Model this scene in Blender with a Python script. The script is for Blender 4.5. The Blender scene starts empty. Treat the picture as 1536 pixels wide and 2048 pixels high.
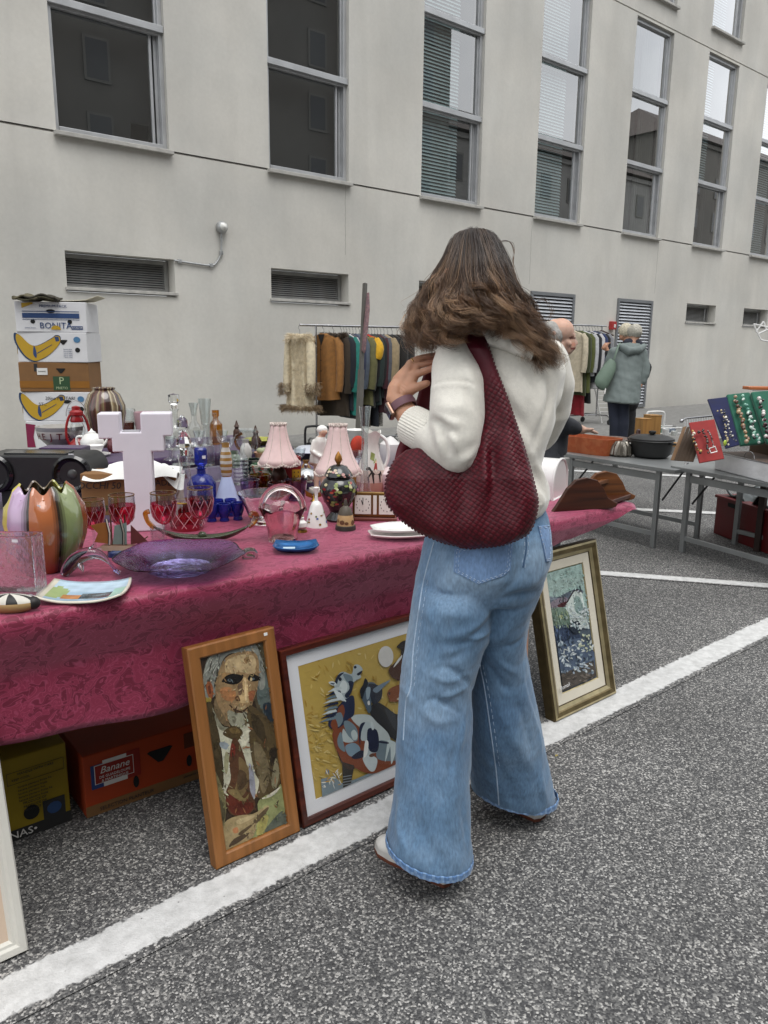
import bpy, bmesh, math, random
import numpy as np
from mathutils import Vector, Matrix
from mathutils.bvhtree import BVHTree
from mathutils.geometry import tessellate_polygon
random.seed(7); RNG = np.random.default_rng(7)
S = bpy.context.scene; COL = S.collection; PI = math.pi
# ------------------------------------------------------------------ camera
F = 1540.0; CX, CY = 768.0, 1024.0; H = 1.35
def _n(a): a = np.array(a, float); return a/np.linalg.norm(a)
AX = _n((1872, -310, 1540)); AZ = -_n((-78, 7179, 1540)); AY = _n(np.cross(AZ, AX)); AX = np.cross(AY, AZ)
CAM = np.array([0, 0, H])
R_ = np.array([AX[0], AY[0], AZ[0]]); D_ = np.array([AX[1], AY[1], AZ[1]]); W_ = np.array([AX[2], AY[2], AZ[2]])  # right, down, forward
def ray(px, py): return (px-CX)/F*R_ + (py-CY)/F*D_ + W_
def at(px, py, z=None, y=None, x=None):          # the point of a plane that is seen at a place of the photograph
    r = ray(px, py)
    t = (z-H)/r[2] if z is not None else (y/r[1] if y is not None else x/r[0])
    return CAM + t*r
def dp(px, py, d): return CAM + d*ray(px, py)
def depth(p): return float((np.array(p)-CAM) @ W_)
cd = bpy.data.cameras.new('camera'); cam = bpy.data.objects.new('camera', cd); COL.objects.link(cam)
cam.matrix_world = Matrix(((R_[0], -D_[0], -W_[0], 0), (R_[1], -D_[1], -W_[1], 0), (R_[2], -D_[2], -W_[2], H), (0, 0, 0, 1)))
cd.sensor_fit = 'VERTICAL'; cd.sensor_height = 36; cd.sensor_width = 27; cd.lens = 36*F/2048
cd.clip_start = .05; cd.clip_end = 800
S.camera = cam
# ------------------------------------------------------------------ sky, sun, exposure
SUN_EL, SUN_AZ = math.radians(68), math.radians(192)     # soft sun behind thick cloud, behind and to the right of the camera
wd = bpy.data.worlds.new('World'); S.world = wd; wd.use_nodes = True
nt = wd.node_tree; N = nt.nodes; LK = nt.links
bg = N['Background']; sky = N.new('ShaderNodeTexSky'); sky.sky_type = 'NISHITA'; sky.sun_disc = False
sky.sun_elevation = SUN_EL; sky.sun_rotation = SUN_AZ; sky.dust_density = 4; sky.air_density = 1.0; sky.ozone_density = 1
hs = N.new('ShaderNodeHueSaturation'); hs.inputs['Saturation'].default_value = .12; LK.new(sky.outputs[0], hs.inputs['Color'])
tc = N.new('ShaderNodeTexCoord'); ns = N.new('ShaderNodeTexNoise'); ns.inputs['Scale'].default_value = 2.6
ns.inputs['Detail'].default_value = 6; ns.inputs['Roughness'].default_value = .55; LK.new(tc.outputs['Generated'], ns.inputs['Vector'])
cr = N.new('ShaderNodeValToRGB'); cr.color_ramp.elements[0].position = .3; cr.color_ramp.elements[1].position = .72
cr.color_ramp.elements[0].color = (3.9, 4.15, 4.5, 1); cr.color_ramp.elements[1].color = (8.0, 8.1, 8.2, 1)
LK.new(ns.outputs['Fac'], cr.inputs[0])
mx = N.new('ShaderNodeMixRGB'); mx.inputs[0].default_value = .78; LK.new(hs.outputs[0], mx.inputs[1]); LK.new(cr.outputs[0], mx.inputs[2])
LK.new(mx.outputs[0], bg.inputs[0]); bg.inputs[1].default_value = .15
sl = bpy.data.lights.new('sun', 'SUN'); sl.energy = 0.9; sl.angle = math.radians(35); sl.color = (1, .97, .93)
so = bpy.data.objects.new('sun', sl); COL.objects.link(so)
sd = Vector((math.cos(SUN_EL)*math.sin(SUN_AZ), math.cos(SUN_EL)*math.cos(SUN_AZ), math.sin(SUN_EL)))
so.rotation_euler = sd.to_track_quat('Z', 'Y').to_euler(); so.location = (0, 0, 30)
vs = S.view_settings; vs.view_transform = 'Standard'; vs.look = 'None'; vs.gamma = 1; vs.use_curve_mapping = False; vs.exposure = 0.78
S.cycles.use_denoising = True; S.cycles.max_bounces = 10; S.cycles.transparent_max_bounces = 24; S.cycles.transmission_bounces = 8
S.cycles.diffuse_bounces = 4; S.cycles.glossy_bounces = 4; S.cycles.caustics_reflective = False; S.cycles.caustics_refractive = False
S.cycles.sample_clamp_indirect = 6
# ------------------------------------------------------------------ helpers: colour and materials
def hx(h):
    v = [int(h[i:i+2], 16)/255 for i in (0, 2, 4)]
    return tuple((c/12.92 if c <= .04045 else ((c+.055)/1.055)**2.4) for c in v)
MATS = {}
def nodes(name):
    m = bpy.data.materials.new(name); m.use_nodes = True
    return m, m.node_tree.nodes, m.node_tree.links, m.node_tree.nodes['Principled BSDF']
def M(name, col, rough=.6, metal=0, var=.1, vs=9, bump=0, bs=80, spec=.5, attr=False, sheen=0, coat=0, stretch=None, dirt=0, tint2=None, bdist=.002):
    """plain principled surface: base colour broken up by noise, fine bump; attr=True takes the colour from the mesh"""
    if name in MATS: return MATS[name]
    m, n, l, b = nodes(name)
    if isinstance(col, str): col = hx(col)
    co = n.new('ShaderNodeTexCoord').outputs['Object']
    if stretch:
        mp = n.new('ShaderNodeMapping'); mp.inputs['Scale'].default_value = stretch; l.new(co, mp.inputs[0]); co = mp.outputs[0]
    no = n.new('ShaderNodeTexNoise'); no.inputs['Scale'].default_value = vs; no.inputs['Detail'].default_value = 5; l.new(co, no.inputs['Vector'])
    mr = n.new('ShaderNodeMapRange'); mr.inputs[1].default_value = .25; mr.inputs[2].default_value = .75
    mr.inputs[3].default_value = 1-var; mr.inputs[4].default_value = 1+var; l.new(no.outputs[0], mr.inputs[0])
    mm = n.new('ShaderNodeMixRGB'); mm.blend_type = 'MULTIPLY'; mm.inputs[0].default_value = 1; l.new(mr.outputs[0], mm.inputs[2])
    if attr:
        a = n.new('ShaderNodeAttribute'); a.attribute_name = 'Col'; l.new(a.outputs['Color'], mm.inputs[1])
    elif tint2:
        t2 = n.new('ShaderNodeMixRGB'); t2.inputs[1].default_value = (*col, 1); t2.inputs[2].default_value = (*(hx(tint2) if isinstance(tint2, str) else tint2), 1)
        n2 = n.new('ShaderNodeTexNoise'); n2.inputs['Scale'].default_value = vs*2.3; n2.inputs['Detail'].default_value = 6; l.new(co, n2.inputs['Vector'])
        r2 = n.new('ShaderNodeMapRange'); r2.inputs[1].default_value = .42; r2.inputs[2].default_value = .62; l.new(n2.outputs[0], r2.inputs[0])
        l.new(r2.outputs[0], t2.inputs[0]); l.new(t2.outputs[0], mm.inputs[1])
    else: mm.inputs[1].default_value = (*col, 1)
    l.new(mm.outputs[0], b.inputs['Base Color'])
    b.inputs['Metallic'].default_value = metal; b.inputs['Specular IOR Level'].default_value = spec
    rr = n.new('ShaderNodeMapRange'); rr.inputs[3].default_value = max(.02, rough-.08); rr.inputs[4].default_value = min(1, rough+.08); l.new(no.outputs[0], rr.inputs[0])
    l.new(rr.outputs[0], b.inputs['Roughness'])
    if sheen: b.inputs['Sheen Weight'].default_value = sheen; b.inputs['Sheen Roughness'].default_value = .4
    if coat: b.inputs['Coat Weight'].default_value = coat; b.inputs['Coat Roughness'].default_value = .08
    if bump:
        nb = n.new('ShaderNodeTexNoise'); nb.inputs['Scale'].default_value = bs; nb.inputs['Detail'].default_value = 3; l.new(co, nb.inputs['Vector'])
        bp = n.new('ShaderNodeBump'); bp.inputs['Strength'].default_value = bump; bp.inputs['Distance'].default_value = bdist
        l.new(nb.outputs[0], bp.inputs['Height']); l.new(bp.outputs[0], b.inputs['Normal'])
    MATS[name] = m; return m
def VC(name, rough=.6, **k): return M(name, (1, 1, 1), rough, attr=True, **k)
def WOOD(name, c1, c2, rough=.45, axis='x', scale=26):
    if name in MATS: return MATS[name]
    m, n, l, b = nodes(name)
    co = n.new('ShaderNodeTexCoord'); mp = n.new('ShaderNodeMapping'); l.new(co.outputs['Object'], mp.inputs[0])
    mp.inputs['Scale'].default_value = {'x': (.07, 1, 1), 'y': (1, .07, 1), 'z': (1, 1, .07)}[axis]
    no = n.new('ShaderNodeTexNoise'); no.inputs['Scale'].default_value = scale*3; no.inputs['Detail'].default_value = 6; no.inputs['Distortion'].default_value = .6; l.new(mp.outputs[0], no.inputs['Vector'])
    r = n.new('ShaderNodeValToRGB'); r.color_ramp.elements[0].position = .32; r.color_ramp.elements[1].position = .68
    r.color_ramp.elements[0].color = (*hx(c1), 1); r.color_ramp.elements[1].color = (*hx(c2), 1); l.new(no.outputs[0], r.inputs[0]); l.new(r.outputs[0], b.inputs['Base Color'])
    b.inputs['Roughness'].default_value = rough
    bp = n.new('ShaderNodeBump'); bp.inputs['Strength'].default_value = .25; bp.inputs['Distance'].default_value = .001; l.new(no.outputs[0], bp.inputs['Height']); l.new(bp.outputs[0], b.inputs['Normal'])
    MATS[name] = m; return m
def THIN(name, tint=(.93, .95, .95), k=1.2, base=.03, edge=(.80, .84, .84), rough=.02, bump=0, bs=60):
    """thin clear glass: clear face on, darker and more reflective at grazing angles"""
    if name in MATS: return MATS[name]
    m, n, l, b = nodes(name); n.remove(b); out = n['Material Output']
    lw = n.new('ShaderNodeLayerWeight'); lw.inputs[0].default_value = .5
    fr = n.new('ShaderNodeMath'); fr.operation = 'POWER'; fr.inputs[1].default_value = 4.2; l.new(lw.outputs['Facing'], fr.inputs[0])
    f2 = n.new('ShaderNodeMath'); f2.operation = 'MULTIPLY_ADD'; f2.inputs[1].default_value = .96; f2.inputs[2].default_value = .04; l.new(fr.outputs[0], f2.inputs[0])
    ed = n.new('ShaderNodeMath'); ed.operation = 'POWER'; ed.inputs[1].default_value = 2.2; l.new(lw.outputs['Facing'], ed.inputs[0])
    tr = n.new('ShaderNodeBsdfTransparent'); cm = n.new('ShaderNodeMixRGB'); cm.inputs[1].default_value = (*tint, 1); cm.inputs[2].default_value = (*edge, 1)
    l.new(ed.outputs[0], cm.inputs[0]); l.new(cm.outputs[0], tr.inputs[0])
    gl = n.new('ShaderNodeBsdfGlossy'); gl.inputs['Roughness'].default_value = rough; gl.inputs[0].default_value = (1, 1, 1, 1)
    if bump:
        nb = n.new('ShaderNodeTexNoise'); nb.inputs['Scale'].default_value = bs; co = n.new('ShaderNodeTexCoord'); l.new(co.outputs['Object'], nb.inputs['Vector'])
        bp = n.new('ShaderNodeBump'); bp.inputs['Strength'].default_value = bump; bp.inputs['Distance'].default_value = .004; l.new(nb.outputs[0], bp.inputs['Height'])
        for q in (lw, gl): l.new(bp.outputs[0], q.inputs['Normal'])
    ma = n.new('ShaderNodeMath'); ma.operation = 'MULTIPLY_ADD'; ma.inputs[1].default_value = k; ma.inputs[2].default_value = base; ma.use_clamp = True
    l.new(f2.outputs[0], ma.inputs[0]); mi = n.new('ShaderNodeMixShader'); l.new(ma.outputs[0], mi.inputs[0]); l.new(tr.outputs[0], mi.inputs[1]); l.new(gl.outputs[0], mi.inputs[2])
    l.new(mi.outputs[0], out.inputs['Surface']); MATS[name] = m; return m
def GLASS(name, col=(1, 1, 1), rough=.02, bump=0, bs=60, ior=1.45, mixd=0):
    """solid coloured glass that bends light"""
    if name in MATS: return MATS[name]
    m, n, l, b = nodes(name)
    b.inputs['Base Color'].default_value = (*col, 1); b.inputs['Transmission Weight'].default_value = 1-mixd; b.inputs['Roughness'].default_value = rough; b.inputs['IOR'].default_value = ior
    if bump:
        nb = n.new('ShaderNodeTexNoise'); nb.inputs['Scale'].default_value = bs; nb.inputs['Detail'].default_value = 3; co = n.new('ShaderNodeTexCoord'); l.new(co.outputs['Object'], nb.inputs['Vector'])
        bp = n.new('ShaderNodeBump'); bp.inputs['Strength'].default_value = bump; bp.inputs['Distance'].default_value = .004; l.new(nb.outputs[0], bp.inputs['Height']); l.new(bp.outputs[0], b.inputs['Normal'])
    MATS[name] = m; return m
# ------------------------------------------------------------------ helpers: meshes and objects
class MB:
    """collects shapes, then links them as ONE mesh object"""
    def __init__(s): s.v = []; s.f = []; s.c = []; s.mi = []
    def add(s, vs, fs, col=None, mi=0, X=None):
        o = len(s.v)
        for i, v in enumerate(vs):
            if X is not None: v = X @ Vector(v)
            s.v.append((float(v[0]), float(v[1]), float(v[2])))
        for k, f in enumerate(fs):
            s.f.append(tuple(o+i for i in f)); s.mi.append(mi)
            s.c.append((col[k] if isinstance(col, list) else col) or (.5, .5, .5))
        return s
    def box(s, c, d, col=None, mi=0, X=None, rz=0, taper=1):
        x, y, z = d[0]/2, d[1]/2, d[2]/2; ca, sa = math.cos(rz), math.sin(rz); vs = []
        for dz, t in ((-z, 1), (z, taper)):
            for dx, dy in ((-x, -y), (x, -y), (x, y), (-x, y)):
                dx *= t; dy *= t; vs.append((c[0]+ca*dx-sa*dy, c[1]+sa*dx+ca*dy, c[2]+dz))
        return s.add(vs, [(3, 2, 1, 0), (4, 5, 6, 7), (0, 1, 5, 4), (1, 2, 6, 5), (2, 3, 7, 6), (3, 0, 4, 7)], col, mi, X)
    def lathe(s, prof, n=24, o=(0, 0, 0), col=None, mi=0, X=None, rf=None, sx=1, sy=1, cf=None, cap0=False, cap1=False):
        """prof: (radius, z) pairs; rf(theta, t) scales the radius; cf(theta, i) colours faces"""
        vs = []; fs = []; cs = []; m = len(prof)
        for i, (r, z) in enumerate(prof):
            for k in range(n):
                a = 2*PI*k/n; q = r*(rf(a, i/(m-1)) if rf else 1); vs.append((o[0]+q*math.cos(a)*sx, o[1]+q*math.sin(a)*sy, o[2]+z))
        for i in range(m-1):
            for k in range(n):
                fs.append((i*n+k, i*n+(k+1) % n, (i+1)*n+(k+1) % n, (i+1)*n+k)); cs.append(cf(2*PI*(k+.5)/n, i) if cf else (col[i] if isinstance(col, list) else col or (.5, .5, .5)))
        if cap0: fs.append(tuple(range(n-1, -1, -1))); cs.append(cs[0])
        if cap1: fs.append(tuple((m-1)*n+k for k in range(n))); cs.append(cs[-1])
        return s.add(vs, fs, cs, mi, X)
    def tube(s, pts, r, n=8, col=None, mi=0, X=None, closed=False, flat=1, caps=True, up=None):
        P = [Vector(p) for p in pts]; m = len(P); rs = r if isinstance(r, (list, tuple)) else [r]*m; vs = []; fs = []
        u = None
        for i in range(m):
            t = (P[(i+1) % m]-P[i-1]) if (closed or 0 < i < m-1) else (P[1]-P[0] if i == 0 else P[-1]-P[-2])
            t.normalize()
            if u is None:
                a = Vector(up) if up else (Vector((0, 0, 1)) if abs(t.z) < .9 else Vector((1, 0, 0))); u = a.cross(t).normalized()
            u = (u-t*u.dot(t)).normalized(); w = t.cross(u)
            for k in range(n):
                a = 2*PI*k/n; vs.append(P[i]+u*(rs[i]*math.cos(a))+w*(rs[i]*flat*math.sin(a)))
        for i in range(m if closed else m-1):
            j = (i+1) % m
            for k in range(n): fs.append((i*n+k, i*n+(k+1) % n, j*n+(k+1) % n, j*n+k))
        if caps and not closed: fs.append(tuple(range(n-1, -1, -1))); fs.append(tuple((m-1)*n+k for k in range(n)))
        return s.add(vs, fs, col, mi, X)
    def ball(s, c, r, n=12, m=8, col=None, mi=0, X=None, cf=None):
        r = (r, r, r) if not isinstance(r, (tuple, list)) else r; pr = [(max(1e-4, math.sin(PI*i/m)), -math.cos(PI*i/m)) for i in range(m+1)]
        B = MB().lathe(pr, n, col=col, cf=cf)
        return s.add([(c[0]+v[0]*r[0], c[1]+v[1]*r[1], c[2]+v[2]*r[2]) for v in B.v], B.f, B.c, mi, X)
    def prism(s, poly, t, col=None, mi=0, X=None, sidecol=None):
        """polygon in xz, thickness t along y (front face at y=0, back at y=t)"""
        n = len(poly); vs = [(p[0], 0, p[1]) for p in poly]+[(p[0], t, p[1]) for p in poly]
        fs = [tuple(range(n)), tuple(range(2*n-1, n-1, -1))]+[(i, i+n, (i+1) % n+n, (i+1) % n) for i in range(n)]
        return s.add(vs, fs, [col]*2+[sidecol or col]*n, mi, X)
    def grid(s, P, col=None, mi=0, X=None, close=False):
        """P[i][j] rows of points"""
        m, n = len(P), len(P[0]); vs = [p for r in P for p in r]; fs = []; cs = []
        for i in range(m-1):
            for j in range(n if close else n-1):
                fs.append((i*n+j, i*n+(j+1) % n, (i+1)*n+(j+1) % n, (i+1)*n+j)); cs.append(col[i][j] if isinstance(col, list) else col or (.5, .5, .5))
        return s.add(vs, fs, cs, mi, X)
    def mesh(s, name, mats, smooth=True, angle=40):
        me = bpy.data.meshes.new(name); me.from_pydata(s.v, [], s.f)
        for m in (mats if isinstance(mats, (list, tuple)) else [mats]): me.materials.append(m)
        me.polygons.foreach_set('material_index', s.mi)
        a = me.color_attributes.new('Col', 'FLOAT_COLOR', 'CORNER')
        lt = np.array([len(f) for f in s.f]); c = np.array([tuple(q)[:3] for q in s.c], float)
        c = np.repeat(np.hstack([c, np.ones((len(c), 1))]), lt, 0).astype(np.float32); a.data.foreach_set('color', c.ravel())
        me.polygons.foreach_set('use_smooth', [smooth]*len(s.f))
        if smooth: me.set_sharp_from_angle(angle=math.radians(angle))
        me.update(); return me
    def build(s, name, mats, parent=None, smooth=True, angle=40, loc=None, rz=0, bevel=0):
        o = bpy.data.objects.new(name, s.mesh(name, mats, smooth, angle)); COL.objects.link(o)
        if parent: o.parent = parent
        if loc is not None: o.location = [float(q) for q in loc]
        if rz: o.rotation_euler.z = rz
        if bevel:
            b = o.modifiers.new('edges', 'BEVEL'); b.width = bevel; b.segments = 2; b.limit_method = 'ANGLE'; b.angle_limit = math.radians(40)
        return o
def tag(o, label=None, cat=None, group=None, kind=None):
    if label: o['label'] = label
    if cat: o['category'] = cat
    if group: o['group'] = group
    if kind: o['kind'] = kind
    return o
def thing(name, label, cat, loc=(0, 0, 0), rz=0, group=None):
    o = bpy.data.objects.new(name, None); COL.objects.link(o); o.empty_display_size = .05
    o.location = [float(q) for q in loc]; o.rotation_euler = (0, 0, rz); return tag(o, label, cat, group)
def copy_tree(o, parent=None):
    c = o.copy(); COL.objects.link(c)
    if parent: c.parent = parent
    for ch in list(o.children): copy_tree(ch, c)
    return c
TEXTS = []
def text(s, size, mat, parent, o, xd=(1, 0, 0), yd=(0, 0, 1), align='CENTER', name='lettering', sx=1, ext=.0003, shear=0):
    c = bpy.data.curves.new(name, 'FONT'); c.body = s; c.size = size; c.align_x = align; c.align_y = 'CENTER'; c.extrude = ext; c.shear = shear; c.resolution_u = 2
    c.materials.append(mat); t = bpy.data.objects.new(name, c); COL.objects.link(t); t.parent = parent
    x = Vector(xd).normalized(); y = Vector(yd).normalized(); z = x.cross(y).normalized(); y = z.cross(x)
    t.matrix_local = Matrix(((x.x*sx, y.x, z.x, o[0]), (x.y*sx, y.y, z.y, o[1]), (x.z*sx, y.z, z.z, o[2]), (0, 0, 0, 1))); TEXTS.append(t); return t
def cr_(pts, k=6, closed=True):
    """smooth curve through points"""
    P = [np.array(p, float) for p in pts]; n = len(P); out = []
    for i in range(n if closed else n-1):
        p0, p1, p2, p3 = (P[(i-1) % n], P[i], P[(i+1) % n], P[(i+2) % n]) if closed else (P[max(0, i-1)], P[i], P[i+1], P[min(n-1, i+2)])
        for q in range(k):
            t = q/k; out.append(.5*(2*p1+(p2-p0)*t+(2*p0-5*p1+4*p2-p3)*t*t+(3*p1-p0-3*p2+p3)*t**3))
    if not closed: out.append(P[-1])
    return [tuple(p) for p in out]
def interp(rows, y):
    a = np.array(rows, float); return [float(np.interp(y, a[:, 0], a[:, i])) for i in range(1, a.shape[1])]
def frame_of(X, Y, Zv, o):
    return Matrix(((X[0], Y[0], Zv[0], o[0]), (X[1], Y[1], Zv[1], o[1]), (X[2], Y[2], Zv[2], o[2]), (0, 0, 0, 1)))
# ------------------------------------------------------------------ ground
def asphalt_color(n, l, co):
    v = n.new('ShaderNodeTexVoronoi'); v.inputs['Scale'].default_value = 205; v.inputs['Randomness'].default_value = 1; l.new(co, v.inputs['Vector'])
    s = n.new('ShaderNodeSeparateColor'); l.new(v.outputs['Color'], s.inputs[0])
    r = n.new('ShaderNodeValToRGB'); e = r.color_ramp.elements; e[0].position = 0; e[0].color = (.036, .036, .037, 1); e[1].position = 1; e[1].color = (.40, .392, .375, 1)
    for p, c in ((.3, (.055, .055, .056)), (.62, (.105, .104, .101)), (.84, (.20, .196, .188)), (.93, (.33, .32, .30))): q = e.new(p); q.color = (*c, 1)
    l.new(s.outputs[0], r.inputs[0])
    big = n.new('ShaderNodeTexNoise'); big.inputs['Scale'].default_value = 1.1; big.inputs['Detail'].default_value = 6; l.new(co, big.inputs['Vector'])
    fine = n.new('ShaderNodeTexNoise'); fine.inputs['Scale'].default_value = 420; l.new(co, fine.inputs['Vector'])
    m1 = n.new('ShaderNodeMapRange'); m1.inputs[1].default_value = .3; m1.inputs[2].default_value = .7; m1.inputs[3].default_value = .95; m1.inputs[4].default_value = 1.4; l.new(big.outputs[0], m1.inputs[0])
    m2 = n.new('ShaderNodeMapRange'); m2.inputs[3].default_value = .6; m2.inputs[4].default_value = 1.4; l.new(fine.outputs[0], m2.inputs[0])
    mm = n.new('ShaderNodeMath'); mm.operation = 'MULTIPLY'; l.new(m1.outputs[0], mm.inputs[0]); l.new(m2.outputs[0], mm.inputs[1])
    c = n.new('ShaderNodeMixRGB'); c.blend_type = 'MULTIPLY'; c.inputs[0].default_value = 1; l.new(r.outputs[0], c.inputs[1]); l.new(mm.outputs[0], c.inputs[2])
    d = n.new('ShaderNodeMath'); d.operation = 'MULTIPLY_ADD'; l.new(s.outputs[1], d.inputs[0]); d.inputs[1].default_value = .8; l.new(v.outputs['Distance'], d.inputs[2])
    return c.outputs[0], d.outputs[0], v.outputs['Distance']
def mk_asphalt():
    m, n, l, b = nodes('asphalt'); co = n.new('ShaderNodeTexCoord').outputs['Object']
    c, h, _ = asphalt_color(n, l, co); l.new(c, b.inputs['Base Color']); b.inputs['Roughness'].default_value = .75; b.inputs['Specular IOR Level'].default_value = .4
    bp = n.new('ShaderNodeBump'); bp.inputs['Strength'].default_value = .7; bp.inputs['Distance'].default_value = .004; bp.invert = True; l.new(h, bp.inputs['Height']); l.new(bp.outputs[0], b.inputs['Normal'])
    return m
def mk_paint():
    """white road paint, chipped along its edges so the asphalt shows; the strip runs along its own x, its half width is 1 in v"""
    m, n, l, b = nodes('road_paint'); tcn = n.new('ShaderNodeTexCoord'); co = tcn.outputs['Object']
    c, h, dist = asphalt_color(n, l, co)
    a = n.new('ShaderNodeAttribute'); a.attribute_name = 'Edge'
    e = n.new('ShaderNodeTexNoise'); e.inputs['Scale'].default_value = 55; e.inputs['Detail'].default_value = 5; l.new(co, e.inputs['Vector'])
    f = n.new('ShaderNodeTexNoise'); f.inputs['Scale'].default_value = 7; f.inputs['Detail'].default_value = 4; l.new(co, f.inputs['Vector'])
    s1 = n.new('ShaderNodeMath'); s1.operation = 'MULTIPLY_ADD'; l.new(e.outputs[0], s1.inputs[0]); s1.inputs[1].default_value = .55; l.new(a.outputs['Fac'], s1.inputs[2])
    g = n.new('ShaderNodeMath'); g.operation = 'MULTIPLY_ADD'; l.new(f.outputs[0], g.inputs[0]); g.inputs[1].default_value = .18; l.new(s1.outputs[0], g.inputs[2])
    st = n.new('ShaderNodeMapRange'); st.inputs[1].default_value = 1.20; st.inputs[2].default_value = 1.30; l.new(g.outputs[0], st.inputs[0])
    v2 = n.new('ShaderNodeTexVoronoi'); v2.inputs['Scale'].default_value = 42; l.new(co, v2.inputs['Vector'])
    pit = n.new('ShaderNodeMapRange'); pit.inputs[1].default_value = .14; pit.inputs[2].default_value = .06; l.new(v2.outputs['Distance'], pit.inputs[0])
    pc = n.new('ShaderNodeSeparateColor'); l.new(v2.outputs['Color'], pc.inputs[0]); pk = n.new('ShaderNodeMath'); pk.operation = 'GREATER_THAN'; pk.inputs[1].default_value = .86; l.new(pc.outputs[0], pk.inputs[0])
    pm = n.new('ShaderNodeMath'); pm.operation = 'MULTIPLY'; l.new(pit.outputs[0], pm.inputs[0]); l.new(pk.outputs[0], pm.inputs[1])
    mxx = n.new('ShaderNodeMath'); mxx.operation = 'MAXIMUM'; l.new(st.outputs[0], mxx.inputs[0]); l.new(pm.outputs[0], mxx.inputs[1])
    wr = n.new('ShaderNodeValToRGB'); wr.color_ramp.elements[0].position = .3; wr.color_ramp.elements[0].color = (.42, .42, .41, 1); wr.color_ramp.elements[1].position = .62; wr.color_ramp.elements[1].color = (.62, .62, .61, 1)
    wn = n.new('ShaderNodeTexNoise'); wn.inputs['Scale'].default_value = 24; wn.inputs['Detail'].default_value = 7; wn.inputs['Roughness'].default_value = .7; l.new(co, wn.inputs['Vector']); l.new(wn.outputs[0], wr.inputs[0])
    cm = n.new('ShaderNodeMixRGB'); l.new(mxx.outputs[0], cm.inputs[0]); l.new(wr.outputs[0], cm.inputs[1]); l.new(c, cm.inputs[2]); l.new(cm.outputs[0], b.inputs['Base Color']); b.inputs['Roughness'].default_value = .8
    bp = n.new('ShaderNodeBump'); bp.inputs['Strength'].default_value = .35; bp.inputs['Distance'].default_value = .003; bp.invert = True; l.new(h, bp.inputs['Height']); l.new(bp.outputs[0], b.inputs['Normal'])
    return m
ASPH = mk_asphalt(); PAINT = mk_paint()
g = MB().grid([[(x, y, 0) for x in (-220, -6, 0, 6, 12, 24, 300)] for y in (-250, -30, 0, 3, 6, 200)]).build('asphalt_ground', ASPH, smooth=False); tag(g, kind='structure')
def line_strip(p, q, w, name='parking_line', ext=0):
    p, q = np.array(p[:2], float), np.array(q[:2], float); d = (q-p)/np.linalg.norm(q-p); p = p-d*ext; q = q+d*ext; nrm = np.array([-d[1], d[0]])
    me = MB(); k = 5; us = [-1.25, -1, -.85, 0, .85, 1, 1.25]
    me.grid([[(*(p+nrm*u*w/2), .004) for u in us], [(*(q+nrm*u*w/2), .004) for u in us]])
    o = me.build(name, PAINT, smooth=False)
    at_ = o.data.attributes.new('Edge', 'FLOAT', 'POINT'); at_.data.foreach_set('value', [abs(u)/1.0 if abs(u) >= .85 else abs(u)*.6 for u in us]*2)
    return tag(o, kind='structure')
line_strip((-4, 1.5545), (16, 1.5485), .128)
line_strip(at(1195, 1146, z=0), at(1536, 1172, z=0), .10, ext=.9)
line_strip(at(1246, 1018, z=0), at(1420, 1026, z=0), .11, ext=1.2)
line_strip(at(1154, 942, z=0), at(1418, 955, z=0), .12, ext=1.0)
# pavement along the building, with its kerb
PAVE = M('pavement_asphalt', (.17, .168, .16), .9, var=.2, vs=9, bump=.5, bs=160, tint2=(.20, .197, .187), bdist=.004)
YK, YW, ZP = 5.35, 9.13, .12
p = MB().box((17, (YK+.13+YW)/2, ZP/2-.05), (70, YW-YK-.13+.3, ZP+.1)).build('pavement', PAVE, smooth=False); tag(p, kind='structure')
KERB = M('kerb_stone', (.22, .215, .205), .85, var=.25, vs=4, bump=.4, bs=90)
kb = bpy.data.objects.new('kerb', None); COL.objects.link(kb); tag(kb, kind='structure')
k0 = None
for i in range(18):
    if k0 is None: k0 = MB().box((0, 0, 0), (.99, .13, .17)).build('kerb_block', KERB, kb, smooth=False, bevel=.012); o = k0
    else: o = k0.copy(); COL.objects.link(o)
    o.location = (1.5+i, YK+.06, ZP-.083)
# ------------------------------------------------------------------ the office building behind the stalls
WALLM, n_, l_, b_ = nodes('render_wall')
co = n_.new('ShaderNodeTexCoord').outputs['Object']
def _noise(sc, st=None, det=5, dist=0):
    c2 = co
    if st: mp = n_.new('ShaderNodeMapping'); mp.inputs['Scale'].default_value = st; l_.new(co, mp.inputs[0]); c2 = mp.outputs[0]
    q = n_.new('ShaderNodeTexNoise'); q.inputs['Scale'].default_value = sc; q.inputs['Detail'].default_value = det; q.inputs['Distortion'].default_value = dist; l_.new(c2, q.inputs['Vector']); return q.outputs[0]
def _rng(src, a, b, c, d):
    q = n_.new('ShaderNodeMapRange'); q.inputs[1].default_value = a; q.inputs[2].default_value = b; q.inputs[3].default_value = c; q.inputs[4].default_value = d; l_.new(src, q.inputs[0]); return q.outputs[0]
def _mul(a, b):
    q = n_.new('ShaderNodeMath'); q.operation = 'MULTIPLY'; l_.new(a, q.inputs[0]); l_.new(b, q.inputs[1]); return q.outputs[0]
f1 = _rng(_noise(.55, det=8), .3, .7, .86, 1.07); f2 = _rng(_noise(2.2, (1, 1, .22), 6, .4), .35, .75, .94, 1.04); f3 = _rng(_noise(26, det=3), .3, .7, .975, 1.025)
sep = n_.new('ShaderNodeSeparateXYZ'); l_.new(co, sep.inputs[0])
f4 = _rng(sep.outputs[2], .1, .55, .82, 1.0)                    # splash dirt along the foot of the wall
f5 = _rng(_noise(1.3, (2.6, 1, .12), 4, .3), .56, .72, 1.0, .96)      # run-down streaks
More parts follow.
